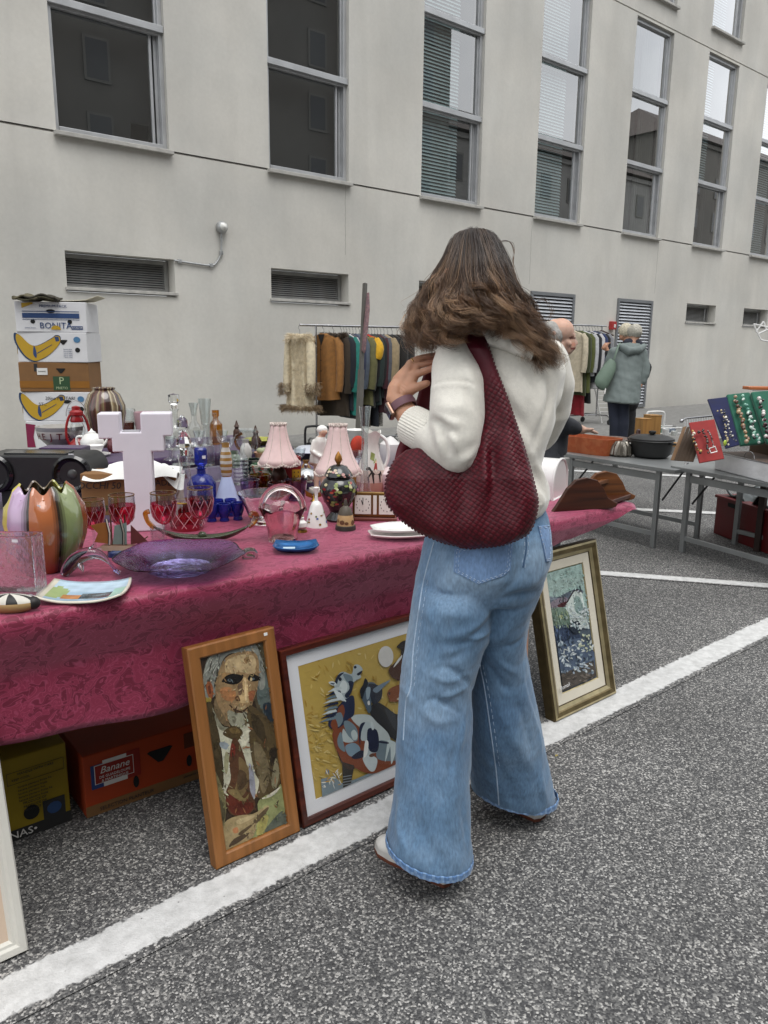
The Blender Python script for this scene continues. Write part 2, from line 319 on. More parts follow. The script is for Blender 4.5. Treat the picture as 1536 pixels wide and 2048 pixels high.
w0 = n_.new('ShaderNodeMixRGB'); w0.blend_type = 'MULTIPLY'; w0.inputs[0].default_value = 1
mixc = n_.new('ShaderNodeMixRGB'); mixc.inputs[1].default_value = (.635, .615, .562, 1); mixc.inputs[2].default_value = (.60, .59, .548, 1); l_.new(_rng(_noise(.9), .35, .65, 0, 1), mixc.inputs[0])
l_.new(mixc.outputs[0], w0.inputs[1]); l_.new(_mul(_mul(_mul(f1, f2), f3), _mul(f4, f5)), w0.inputs[2]); l_.new(w0.outputs[0], b_.inputs['Base Color']); b_.inputs['Roughness'].default_value = .9
bp = n_.new('ShaderNodeBump'); bp.inputs['Strength'].default_value = .25; bp.inputs['Distance'].default_value = .004; l_.new(_noise(130, det=4), bp.inputs['Height'])
bp2 = n_.new('ShaderNodeBump'); bp2.inputs['Strength'].default_value = .35; bp2.inputs['Distance'].default_value = .03; l_.new(_noise(1.7, det=5), bp2.inputs['Height']); l_.new(bp.outputs[0], bp2.inputs['Normal']); l_.new(bp2.outputs[0], b_.inputs['Normal'])
ALU = M('aluminium_frame', (.50, .51, .52), .42, metal=.55, var=.12, vs=5, bump=.1)
ALUD = M('grey_steel', (.20, .21, .22), .5, metal=.3, var=.15)
SILL = M('stone_sill', (.44, .43, .40), .8, var=.2, vs=12, bump=.2)
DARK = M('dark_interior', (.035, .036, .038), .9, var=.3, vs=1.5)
SLATM = M('louvre_slat', (.30, .30, .29), .5, metal=.35, var=.2, vs=6)
SLATW = M('louvre_door_slat', (.52, .54, .57), .45, metal=.3, var=.1, vs=6)
WP, WX, WW = 2.661, 3.035, 1.29; ZS, ZT1, ZT2, ZH = 3.579, 4.875, 6.135, 7.375; UP = 4.25
bld = thing('office_building', 'long beige rendered building with tall three-pane windows and low louvred vents', 'building', (0, 0, 0))
holes = []
for i in range(7): holes.append((WX+i*WP, WX+i*WP+WW, ZS, ZH))
for i in (4, 5, 6): holes.append((WX+i*WP, WX+i*WP+WW, ZS+UP, ZH+UP))
VENT = {0: 1, 1: 1, 2: 1, 5: 1, 6: 1}; VZ0, VZ1 = 1.922, 2.358
for i in VENT: holes.append((WX+i*WP-.005, WX+i*WP+WW, VZ0, VZ1))
for i in (3, 4): holes.append((WX+i*WP, WX+i*WP+WW-.02, ZP+.03, 2.345))
xs = sorted({-8, 40, *[h[0] for h in holes], *[h[1] for h in holes]}); GRV = ((3.562, 3.586), (7.415, 7.440))
zs = sorted({0, 13, *[h[2] for h in holes], *[h[3] for h in holes], *GRV[0], *GRV[1]})
wm = MB(); REC = .26
inh = lambda x, z: any(h[0] < x < h[1] and h[2] < z < h[3] for h in holes)
ing = lambda z: any(a < z < b for a, b in GRV)
for a, b in zip(xs, xs[1:]):
    for c, d in zip(zs, zs[1:]):
        if inh((a+b)/2, (c+d)/2): continue
        y = YW+.018 if ing((c+d)/2) else YW
        wm.add([(a, y, c), (b, y, c), (b, y, d), (a, y, d)], [(0, 1, 2, 3)])
        if y != YW:
            wm.add([(a, YW, c), (b, YW, c), (b, y, c), (a, y, c)], [(0, 1, 2, 3)]); wm.add([(a, YW, d), (b, YW, d), (b, y, d), (a, y, d)], [(0, 3, 2, 1)])
for x0, x1, z0, z1 in holes:
    y1 = YW+REC
    wm.add([(x0, YW, z0), (x0, y1, z0), (x0, y1, z1), (x0, YW, z1)], [(0, 3, 2, 1)]); wm.add([(x1, YW, z0), (x1, y1, z0), (x1, y1, z1), (x1, YW, z1)], [(0, 1, 2, 3)])
    wm.add([(x0, YW, z0), (x1, YW, z0), (x1, y1, z0), (x0, y1, z0)], [(0, 1, 2, 3)]); wm.add([(x0, YW, z1), (x1, YW, z1), (x1, y1, z1), (x0, y1, z1)], [(0, 3, 2, 1)])
wm.build('wall', WALLM, bld, smooth=False)
for x, z0, z1 in ((5.62+1.31, 2.62, 3.55), (WX+3*WP-.05, 2.45, 3.56), (WX+4*WP+1.32, 2.5, 3.56)):
    ck = MB(); pts = [(x+random.uniform(-.008, .008), YW-.0005, z0+(z1-z0)*i/14) for i in range(15)]
    ck.tube(pts, .0022, 4); ck.build('crack', M('wall_crack', (.26, .25, .23), .9), bld)
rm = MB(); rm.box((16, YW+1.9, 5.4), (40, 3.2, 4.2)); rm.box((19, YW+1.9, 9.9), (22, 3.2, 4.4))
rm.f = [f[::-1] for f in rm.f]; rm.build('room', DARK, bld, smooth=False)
PANE = THIN('window_glass', (.88, .92, .91), k=5, base=.02, edge=(.6, .65, .65), rough=.0)
def make_window():
    t = bpy.data.objects.new('window', None); COL.objects.link(t); t.parent = bld
    f = MB(); y = YW+.10; w = .05
    for x in (w/2, WW-w/2): f.box((x, y, (ZS+ZH)/2), (w, .09, ZH-ZS))
    f.box((WW/2, y, ZH-.03), (WW-2*w, .09, .06)); f.box((WW/2, y, ZS+.035), (WW-2*w, .10, .07))
    for z in (ZT1, ZT2): f.box((WW/2, y-.025, z), (WW-.004, .12, .075)); f.box((WW/2, y-.02, z-.05), (WW-2*w, .05, .03))
    f.box((WW-w-.085, y+.02, (ZS+ZT1)/2), (.03, .04, ZT1-ZS-.1)); f.box((WW-w-.02, y+.035, (ZS+ZT1)/2), (.04, .03, ZT1-ZS-.1))
    for z0, z1 in ((ZT1+.0375, ZT2-.065), (ZT2+.0375, ZH-.06)):
        for x in (w+.012, WW-w-.012): f.box((x, y+.015, (z0+z1)/2), (.024, .05, z1-z0))
    f.build('frame', ALU, t, smooth=False, bevel=.004)
    for z0, z1, yy, xr in ((ZS+.07, ZT1-.066, y+.02, WW-w-.10), (ZT1+.038, ZT2-.066, y+.01, WW-w-.024), (ZT2+.038, ZH-.06, y+.01, WW-w-.024)):
        MB().add([(w, yy, z0), (xr, yy, z0), (xr, yy, z1), (w, yy, z1)], [(0, 1, 2, 3)]).build('pane', PANE, t, smooth=False)
    MB().box((WW/2, YW+.03, ZS-.022), (WW+.06, .20, .045)).build('sill', SILL, t, smooth=False, bevel=.005)
    return t
win0 = make_window(); WINS = [win0]
win0.location.x = WX
for i in range(1, 7): o = copy_tree(win0, bld); o.location.x = WX+i*WP; WINS.append(o)
for i in (4, 5, 6): o = copy_tree(win0, bld); o.location = (WX+i*WP, 0, UP); WINS.append(o)
BL = M('blind_slats', (.62, .76, .78), .5, var=.1, vs=4)
def blind(w, x0, x1, z0, z1):
    m = MB(); k = int((z1-z0)/.05)
    for j in range(k):
        z = z0+(j+.5)*(z1-z0)/k; m.add([(x0, YW+.19, z-.021), (x1, YW+.19, z-.021), (x1, YW+.22, z+.021), (x0, YW+.22, z+.021)], [(0, 1, 2, 3)])
    o = m.build('blind', BL, w, smooth=False); o['kind'] = 'stuff'
for i in (2, 3): blind(WINS[i], .06, .93, ZS+.08, ZH-.08)
blind(WINS[5], .06, .60, ZT1, ZH-.08); blind(WINS[6], .06, .95, ZS+.08, ZH-.08); blind(WINS[8], .06, .9, ZS+.08, ZH-.08)
CUR = M('grey_curtain', (.10, .105, .10), .9, var=.2, vs=3)
def curtain(w, x0, x1, z0, z1, m_):
    P = [[(x0+(x1-x0)*u/40, YW+.24+.025*math.sin(u*1.3), z) for u in range(41)] for z in (z0, z1)]; MB().grid(P).build('curtain', m_, w)
curtain(WINS[4], .06, .52, ZS+.05, ZH, CUR); curtain(WINS[4], .60, 1.2, ZS+.05, ZH, M('pale_curtain', (.2, .2, .185), .9))
curtain(WINS[5], .62, 1.22, ZS+.05, ZH, CUR)
# things kept on the sill inside the first window
PAPER = M('paper_white', (.72, .72, .69), .8, var=.08)
for (x, y, w, h, lab) in ((4.10, YW+.40, .22, .26, 'white cardboard box on the sill inside the leftmost window'),):
    MB().box((x, y, ZS+.05+h/2), (w, .2, h)).build('cardboard_box', PAPER, smooth=False, bevel=.004); tag(bpy.data.objects['cardboard_box'], lab, 'box')
pr_ = MB().grid([[(3.98+.28*u/8, YW+.56+.03*math.sin(u*.8), ZS+z) for u in range(9)] for z in (.05, .55+.0)]).build('paper_roll', PAPER); tag(pr_, 'curled sheet of white paper standing behind the leftmost window', 'paper')
bn = thing('window_binders', 'row of grey document binders on a shelf inside the leftmost window', 'binders', (3.72, YW+.62, ZS+.05))
BIN = M('binder_grey', (.16, .15, .13), .7, var=.3, vs=20)
for k in range(8):
    h = .62+random.uniform(-.1, .12); MB().box((k*.075, 0, h/2), (.06, .18, h)).build('binder', BIN, bn, smooth=False)
def vent(x, w, z0, z1, n, rec, mat, tilt, name='vent', frame=.05, fm=None):
    t = bpy.data.objects.new(name, None); COL.objects.link(t); t.parent = bld; t.location = (x, YW+rec, z0); hgt = z1-z0; f = MB()
    fm = fm or SLATM
    for xx in (frame/2, w-frame/2): f.box((xx, 0, hgt/2), (frame, .06, hgt-.002))
    f.box((w/2, 0, frame/2), (w-2*frame, .055, frame)); f.box((w/2, 0, hgt-frame/2), (w-2*frame, .055, frame)); f.build('frame', fm, t, smooth=False, bevel=.003)
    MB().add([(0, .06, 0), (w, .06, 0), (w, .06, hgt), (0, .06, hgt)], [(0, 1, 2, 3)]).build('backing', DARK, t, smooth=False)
    pitch = (hgt-2*frame)/n; b = pitch*.62; s0 = None
    for j in range(n):
        if s0 is None:
            s0 = MB().add([(frame, -.02, 0), (w-frame, -.02, 0), (w-frame, -.02+b*tilt, b), (frame, -.02+b*tilt, b), (frame, -.017, -.002), (w-frame, -.017, -.002), (w-frame, -.015+b*tilt, b), (frame, -.015+b*tilt, b)], [(0, 1, 2, 3), (7, 6, 5, 4), (0, 4, 5, 1), (3, 2, 6, 7)]).build('slat', mat, t, smooth=False); o = s0
        else: o = s0.copy(); COL.objects.link(o)
        o.location.z = frame+pitch*(j+.2)
    return t
for i in (0, 1, 2, 5, 6):
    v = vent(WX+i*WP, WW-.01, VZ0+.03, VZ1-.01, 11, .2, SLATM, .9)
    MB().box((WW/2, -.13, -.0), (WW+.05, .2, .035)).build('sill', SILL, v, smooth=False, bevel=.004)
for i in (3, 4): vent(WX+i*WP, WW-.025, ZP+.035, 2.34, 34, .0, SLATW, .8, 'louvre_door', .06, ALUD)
# bulkhead lamp and conduit, fire call point
GALV = M('galvanised', (.42, .43, .43), .4, metal=.7, var=.2, vs=30)
la = at(441, 455, y=YW); wl = thing('wall_lamp', 'small round grey wall lamp at the end of a bent conduit', 'lamp', la)
MB().lathe([(.001, .09), (.05, .085), (.072, .06), (.075, .02), (.06, 0)], 20, X=Matrix.Rotation(PI/2, 4, 'X')).build('housing', GALV, wl)
MB().lathe([(.001, .115), (.035, .105), (.05, .088)], 16, X=Matrix.Rotation(PI/2, 4, 'X')).build('lens', M('lamp_lens', (.7, .7, .66), .2), wl)
q = lambda px, py: np.array(at(px, py, y=YW))-la+np.array([0, -.02, 0])
MB().tube(cr_([q(441, 466), q(441, 490), q(440, 508), q(432, 524), q(421, 531), q(385, 527), q(347, 521)], 5, False), .012, 8).build('conduit', GALV, wl)
for a in ((441, 506), (421, 531), (358, 523)): MB().box(q(*a), (.05, .02, .05)).build('clip', GALV, wl, bevel=.004)
fa = at(1222, 651, y=YW); fr_ = thing('fire_call_point', 'small red call point box beside the louvred door', 'alarm', fa)
RED = M('red_plastic', (.38, .03, .03), .4, var=.1); MB().box((0, -.04, 0), (.15, .08, .16)).build('case', RED, fr_, bevel=.008)
MB().box((.01, -.083, -.01), (.05, .006, .06)).build('glass_window', PAPER, fr_, bevel=.001)
# the buildings across the road, which the windows mirror
OPW = M('opposite_render', (.15, .14, .125), .9, var=.18, vs=.4); ROOF = M('roof_tiles', (.10, .085, .078), .9, var=.3, vs=4)
def opposite(label, x0, x1, y, h, cols, rows, roof, zoff=3.2, m_=OPW):
    t = thing('street_building', label, 'building', (x0, y, 0)); w = x1-x0; b = MB().box((w/2, -6, h/2), (w, 12, h)); b.box((w/2, .12, h-.3), (w+.3, .3, .35)); b.box((w/2, .06, 3.1), (w+.1, .2, .25)); b.build('wall', m_, t, smooth=False)
    if roof:
        r = MB(); r.add([(-.6, .7, h), (w+.6, .7, h), (w+.6, -12.6, h), (-.6, -12.6, h), (2.5, -5, h+roof), (w-2.5, -5, h+roof)], [(0, 1, 5, 4), (1, 2, 5), (2, 3, 4, 5), (3, 0, 4), (3, 2, 1, 0)]); r.build('roof', ROOF, t, smooth=False)
    w0 = None
    for i in range(cols):
        for j in range(rows):
            if w0 is None:
                w0 = MB().box((0, .03, 0), (1.3, .1, 2.0)).build('window', M('shutter_grey', (.17, .165, .15), .7), t, smooth=False)
                MB().box((0, .085, 0), (1.05, .02, 1.75)).build('pane', M('dark_pane', (.06, .062, .065), .1), w0, smooth=False); o = w0
            else: o = copy_tree(w0, t)
            o.location = (w*(i+.5)/cols, 0, zoff+1.4+j*3.4)
    return t
opposite('tall tan block across the road mirrored in the left windows', -30, 39.5, -22, 22.5, 16, 6, 0)
opposite('grey hip-roofed house across the road mirrored in the right windows', 39, 71, -26, 17.3, 9, 4, 3.4, m_=M('opposite_grey', (.3, .295, .28), .9, var=.15, vs=.4))
opposite('taller tan house with tiled roof beside the grey one across the road', 73, 120, -26, 22.3, 11, 5, 3.4)
# ------------------------------------------------------------------ the stall: tables and cloths
ZT = .744
def T(px, py): return np.array(at(px, py, z=ZT))
def damask():
    m, n, l, b = nodes('damask'); uv = n.new('ShaderNodeUVMap'); uv.uv_map = 'UVMap'
    def noise(sc, det, dist, off=0):
        mp = n.new('ShaderNodeMapping'); mp.inputs['Location'].default_value = (off, off*.7, 0); mp.inputs['Scale'].default_value = (1.0, 1.25, 1); l.new(uv.outputs[0], mp.inputs[0])
        q = n.new('ShaderNodeTexNoise'); q.inputs['Scale'].default_value = sc; q.inputs['Detail'].default_value = det; q.inputs['Distortion'].default_value = dist; q.inputs['Roughness'].default_value = .45; l.new(mp.outputs[0], q.inputs['Vector']); return q.outputs[0]
    def mr(s_, a, b_, c, d):
        q = n.new('ShaderNodeMapRange'); q.inputs[1].default_value = a; q.inputs[2].default_value = b_; q.inputs[3].default_value = c; q.inputs[4].default_value = d; l.new(s_, q.inputs[0]); return q.outputs[0]
    def math_(op, a, b_=None):
        q = n.new('ShaderNodeMath'); q.operation = op; q.use_clamp = op in ('MAXIMUM',)
        for i, v in enumerate((a, b_)):
            if v is None: continue
            if isinstance(v, (int, float)): q.inputs[i].default_value = v
            else: l.new(v, q.inputs[i])
        return q.outputs[0]
    A = noise(13, .9, 2.2); B = noise(20, .9, 2.8, 3.3)
    def ring(s_, c, w): return mr(math_('ABSOLUTE', math_('SUBTRACT', s_, c)), 0, w, 1, 0)
    fill = math_('MAXIMUM', mr(A, .49, .51, 0, 1), mr(B, .55, .57, 0, 1)); outl = math_('MAXIMUM', math_('MAXIMUM', ring(A, .50, .022), ring(A, .60, .014)), math_('MAXIMUM', ring(B, .56, .020), ring(A, .40, .012)))
    c1 = n.new('ShaderNodeMixRGB'); c1.inputs[1].default_value = (*hx('6c1530'), 1); c1.inputs[2].default_value = (*hx('862743'), 1); l.new(fill, c1.inputs[0])
    c2 = n.new('ShaderNodeMixRGB'); c2.inputs[2].default_value = (*hx('ae4b6a'), 1); l.new(c1.outputs[0], c2.inputs[1]); l.new(math_('MULTIPLY', outl, .7), c2.inputs[0]); l.new(c2.outputs[0], b.inputs['Base Color'])
    l.new(mr(fill, 0, 1, .62, .46), b.inputs['Roughness']); b.inputs['Sheen Weight'].default_value = .8; b.inputs['Sheen Tint'].default_value = (1, .45, .62, 1); b.inputs['Sheen Roughness'].default_value = .45; b.inputs['Specular IOR Level'].default_value = .45
    th = n.new('ShaderNodeTexNoise'); th.inputs['Scale'].default_value = 900; l.new(uv.outputs[0], th.inputs['Vector'])
    h = math_('ADD', math_('MULTIPLY', fill, .6), math_('MULTIPLY', th.outputs[0], .35)); bp = n.new('ShaderNodeBump'); bp.inputs['Strength'].default_value = .35; bp.inputs['Distance'].default_value = .001; l.new(h, bp.inputs['Height']); l.new(bp.outputs[0], b.inputs['Normal'])
    return m
DAM = damask()
FY = lambda x: np.interp(x, (-1, .4, .87, 1.6, 2.64, 3), (1.82, 1.792, 1.763, 1.705, 1.672, 1.665))        # front edge of the table
HZ = lambda x: np.interp(x, (-1, .37, .81, 1.55, 2.1, 2.49, 2.66, 2.74), (.44, .423, .383, .42, .60, .668, .712, .735))   # hem of the cloth
def cloth(name, x0, x1, y1, zt, fy, hz, mat, label, nx=150, right=True):
    rows = []; uvs = []; xs_ = np.linspace(x0, x1, nx)
    for x in xs_:
        f = fy(x)+.004*math.sin(x*5)+.003*math.sin(x*13+1); h = min(hz(x), zt-.02); r = []; q = []
        for t in np.linspace(0, 1, 16): r.append((x, y1+(f+.02-y1)*t, zt+.0025*math.sin(x*7+t*9)*math.sin(t*6+x*3))); q.append((x, y1+(f+.02-y1)*t))
        for a in (.25, .5, .75, 1): r.append((x, f+.02-.02*math.sin(a*PI/2), zt-.02*(1-math.cos(a*PI/2)))); q.append((x, f+.02-.03*a))
        for t in np.linspace(.05, 1, 18):
            z = zt-.02-(zt-.02-h)*t; r.append((x, f+.062*min(1, max(0, (.70-z)/.12))-.003*t+(.010*math.sin(x*9+.6*math.sin(x*4))+.006*math.sin(x*21+2))*t**1.2*(1 if h < zt-.1 else .3), z)); q.append((x, f-.012-(zt-z)))
        rows.append(r); uvs.append(q)
    m = MB().grid(rows); m.f = [f[::-1] for f in m.f]; o = m.build(name, mat, angle=80)
    uv = o.data.uv_layers.new(name='UVMap'); n2 = len(rows[0]); flat = [u for r in uvs for u in r]
    for lp in o.data.loops: uv.data[lp.index].uv = flat[lp.vertex_index]
    s = o.modifiers.new('thick', 'SOLIDIFY'); s.thickness = .0025; s.offset = -1 if False else 1
    return tag(o, label, 'tablecloth')
cloth('tablecloth', -.95, 2.735, 2.60, ZT, FY, HZ, DAM, 'burgundy damask cloth covering the front table of the stall')
PUR = M('purple_cloth', '3a2247', .9, var=.25, vs=12, bump=.3, bs=400, sheen=.3)
cloth('tablecloth', -.4, 2.72, 3.55, ZT, lambda x: 2.64, lambda x: .52, PUR, 'purple cloth on the middle table behind the burgundy one', 60)
cloth('tablecloth', .75, 2.62, 4.75, ZT, lambda x: 3.98, lambda x: .5, PUR, 'purple cloth on the back table near the banana boxes', 60)
BRD = M('trestle_wood', '5a4630', .8, var=.25, vs=10); STEEL = M('trestle_steel', (.25, .25, .25), .45, metal=.6, var=.2)
def trestle(x0, x1, y0, y1, label):
    t = thing('trestle_table', label, 'table', ((x0+x1)/2, (y0+y1)/2, 0)); w, d = x1-x0, y1-y0
    MB().box((0, 0, ZT-.022), (w, d, .03)).build('tabletop', BRD, t, smooth=False)
    for sx in (-1, 1):
        for sy in (-1, 1): MB().tube([(sx*(w/2-.3), sy*(d/2-.06), 0), (sx*(w/2-.3), sy*(d/2-.1), ZT-.04)], .016, 8).build('leg', STEEL, t)
trestle(-.9, 2.70, 1.86, 2.59, 'front trestle table hidden under the burgundy cloth'); trestle(-.35, 2.70, 2.69, 3.53, 'middle trestle table under the purple cloth'); trestle(.8, 2.6, 4.02, 4.73, 'back trestle table standing before the banana boxes')
# ------------------------------------------------------------------ framed pictures leaning on the stall
CANV = VC('oil_paint', .45, var=.30, vs=34, bump=.5, bs=120, spec=.5, bdist=.003); PRINT = VC('printed_paper', .6, var=.05, vs=60)
def mitre(mb, w, h, prof, col=None):
    """frame moulding: loops (inset, out, material)"""
    loops = [[(i, -o, i), (w-i, -o, i), (w-i, -o, h-i), (i, -o, h-i)] for i, o, _ in prof]
    for k in range(len(prof)-1):
        a, b = loops[k], loops[k+1]
        for j in range(4): mb.add([a[j], a[(j+1) % 4], b[(j+1) % 4], b[j]], [(0, 1, 2, 3)], col, prof[k][2])
def picture(label, x0, y0, w, h, lean, prof, mats, art=None, scale=None, artmat=None, back=.02, cat='painting', base=(.3, .3, .3), yaw=0, name='framed_painting', z0=0):
    t = thing(name, label, cat, (x0, y0, z0)); t.rotation_euler = (-lean, 0, yaw); bpy.context.view_layer.update(); Mi = t.matrix_basis.inverted(); nrm = np.array((t.matrix_basis.to_3x3() @ Vector((0, -1, 0))))
    f = MB(); p2 = [(0, -back, prof[0][2])]+prof; mitre(f, w, h, p2); f.build('frame', mats, t, smooth=False)
    MB().box((w/2, back-.001, h/2), (w-.004, .006, h-.004)).build('backboard', BRD, t, smooth=False)
    i0 = prof[-1][0]; yb = -prof[-1][1]; m = MB(); m.add([(i0, yb, i0), (w-i0, yb, i0), (w-i0, yb, h-i0), (i0, yb, h-i0)], [(0, 1, 2, 3)], base)
    lo, hi = (i0+.0005, i0+.0005), (w-i0-.0005, h-i0-.0005)
    def tr(x, y):
        px, py = scale[0]+x*scale[2], scale[1]+y*scale[2]; r = ray(px, py); o = np.array((x0, y0, z0))+nrm*(-yb); k = ((o-CAM) @ nrm)/(r @ nrm); q = Mi @ Vector(CAM+k*r); return (min(max(q[0], lo[0]), hi[0]), min(max(q[2], lo[1]), hi[1]))
    k = 0
    for a in (art or []):
        col, pts = a[0], a[1]; P = cr_(pts, 4) if len(a) < 3 else pts; P = [tr(*p) for p in P]; Q = []
        for p in P:
            if not Q or math.hypot(p[0]-Q[-1][0], p[1]-Q[-1][1]) > 1e-5: Q.append(p)
        if len(Q) < 3: continue
        k += 1; y = yb-.000003*k if k > 240 else yb-.00002*k; y = yb-.0048-.000003*(k-240) if k > 240 else y; tri = tessellate_polygon([[Vector((p[0], p[1], 0)) for p in Q]]); m.add([(p[0], y, p[1]) for p in Q], [tuple(x) for x in tri], hx(col) if isinstance(col, str) else col)
    m.build('picture', artmat or CANV, t, smooth=False); t['_tr'] = 0; del t['_tr']
    return t, tr, yb
OAK = WOOD('oak_frame', '7c5024', '966232', .45, 'z', 14); OAKX = OAK
def painterly(A, rg, n, box, size, jit, ang):
    """small brush strokes that pick up the colours laid down beneath them"""
    P = [(a[0], np.array(cr_(a[1], 3) if len(a) < 3 else a[1], float)) for a in A]; out = []
    def inside(P_, x, y):
        x1, y1 = P_[:, 0], P_[:, 1]; x2, y2 = np.roll(x1, -1), np.roll(y1, -1); c = (y1 > y) != (y2 > y); return (np.sum(c & (x < (x2-x1)*(y-y1)/np.where(y2 == y1, 1e-9, y2-y1)+x1)) % 2) == 1
    B = [(p.min(0), p.max(0)) for _, p in P]
    for _ in range(n):
        x, y = rg.uniform(box[0], box[2]), rg.uniform(box[1], box[3]); jx, jy = x+rg.normal(0, jit), y+rg.normal(0, jit)
        for (c, p), (lo, hi) in zip(P[::-1], B[::-1]):
            if lo[0] <= jx <= hi[0] and lo[1] <= jy <= hi[1] and inside(p, jx, jy):
                q = np.array(hx(c) if isinstance(c, str) else c)*rg.uniform(.72, 1.3)*(1+rg.normal(0, .05, 3)); a = ang+rg.normal(0, .7); L = size*rg.uniform(.6, 1.5); w = size*rg.uniform(.25, .5); s, k = math.sin(a), math.cos(a)
                out.append((tuple(np.clip(q, 0, 1)), [(x-k*L, y-s*L), (x+s*w, y-k*w), (x+k*L, y+s*L), (x-s*w, y+k*w)], 1)); break
    return out
def strokes(rg, n, box, cols, ln, wd, ang, jit=.4):
    out = []
    for _ in range(n):
        x, y = rg.uniform(box[0], box[2]), rg.uniform(box[1], box[3]); a = ang+rg.normal(0, jit); L = ln*rg.uniform(.5, 1.3); w = wd*rg.uniform(.5, 1.2); c, s = math.cos(a), math.sin(a)
        out.append((cols[rg.integers(len(cols))], [(x-c*L, y-s*L), (x+s*w, y-c*w), (x+c*L, y+s*L), (x-s*w, y+c*w)]))
    return out
rg = np.random.default_rng(5)
PA = [('4a4230', [(560, 170), (650, 160), (760, 900), (700, 880), (600, 760), (540, 560)], 1), ('56605c', [(610, 420), (660, 430), (720, 760), (660, 780), (590, 640)]), ('28323a', [(640, 690), (712, 690), (730, 830), (660, 790)]), ('97843f', [(135, 570), (215, 640), (190, 700), (150, 690)]),
  ('80827a', [(160, 610), (148, 480), (180, 330), (250, 262), (330, 238), (450, 205), (560, 190), (605, 250), (645, 400), (655, 540), (615, 570), (585, 480), (560, 320), (420, 270), (330, 300), (285, 400), (255, 520), (245, 620), (190, 640)])]
PA += strokes(rg, 26, (170, 270, 280, 560), ['a4a69a', '5c5c52', '939488', '3f3c34'], 60, 5, 1.9, .25)+strokes(rg, 12, (585, 300, 640, 520), ['a4a69a', '5c5c52'], 50, 4, 1.4, .2)
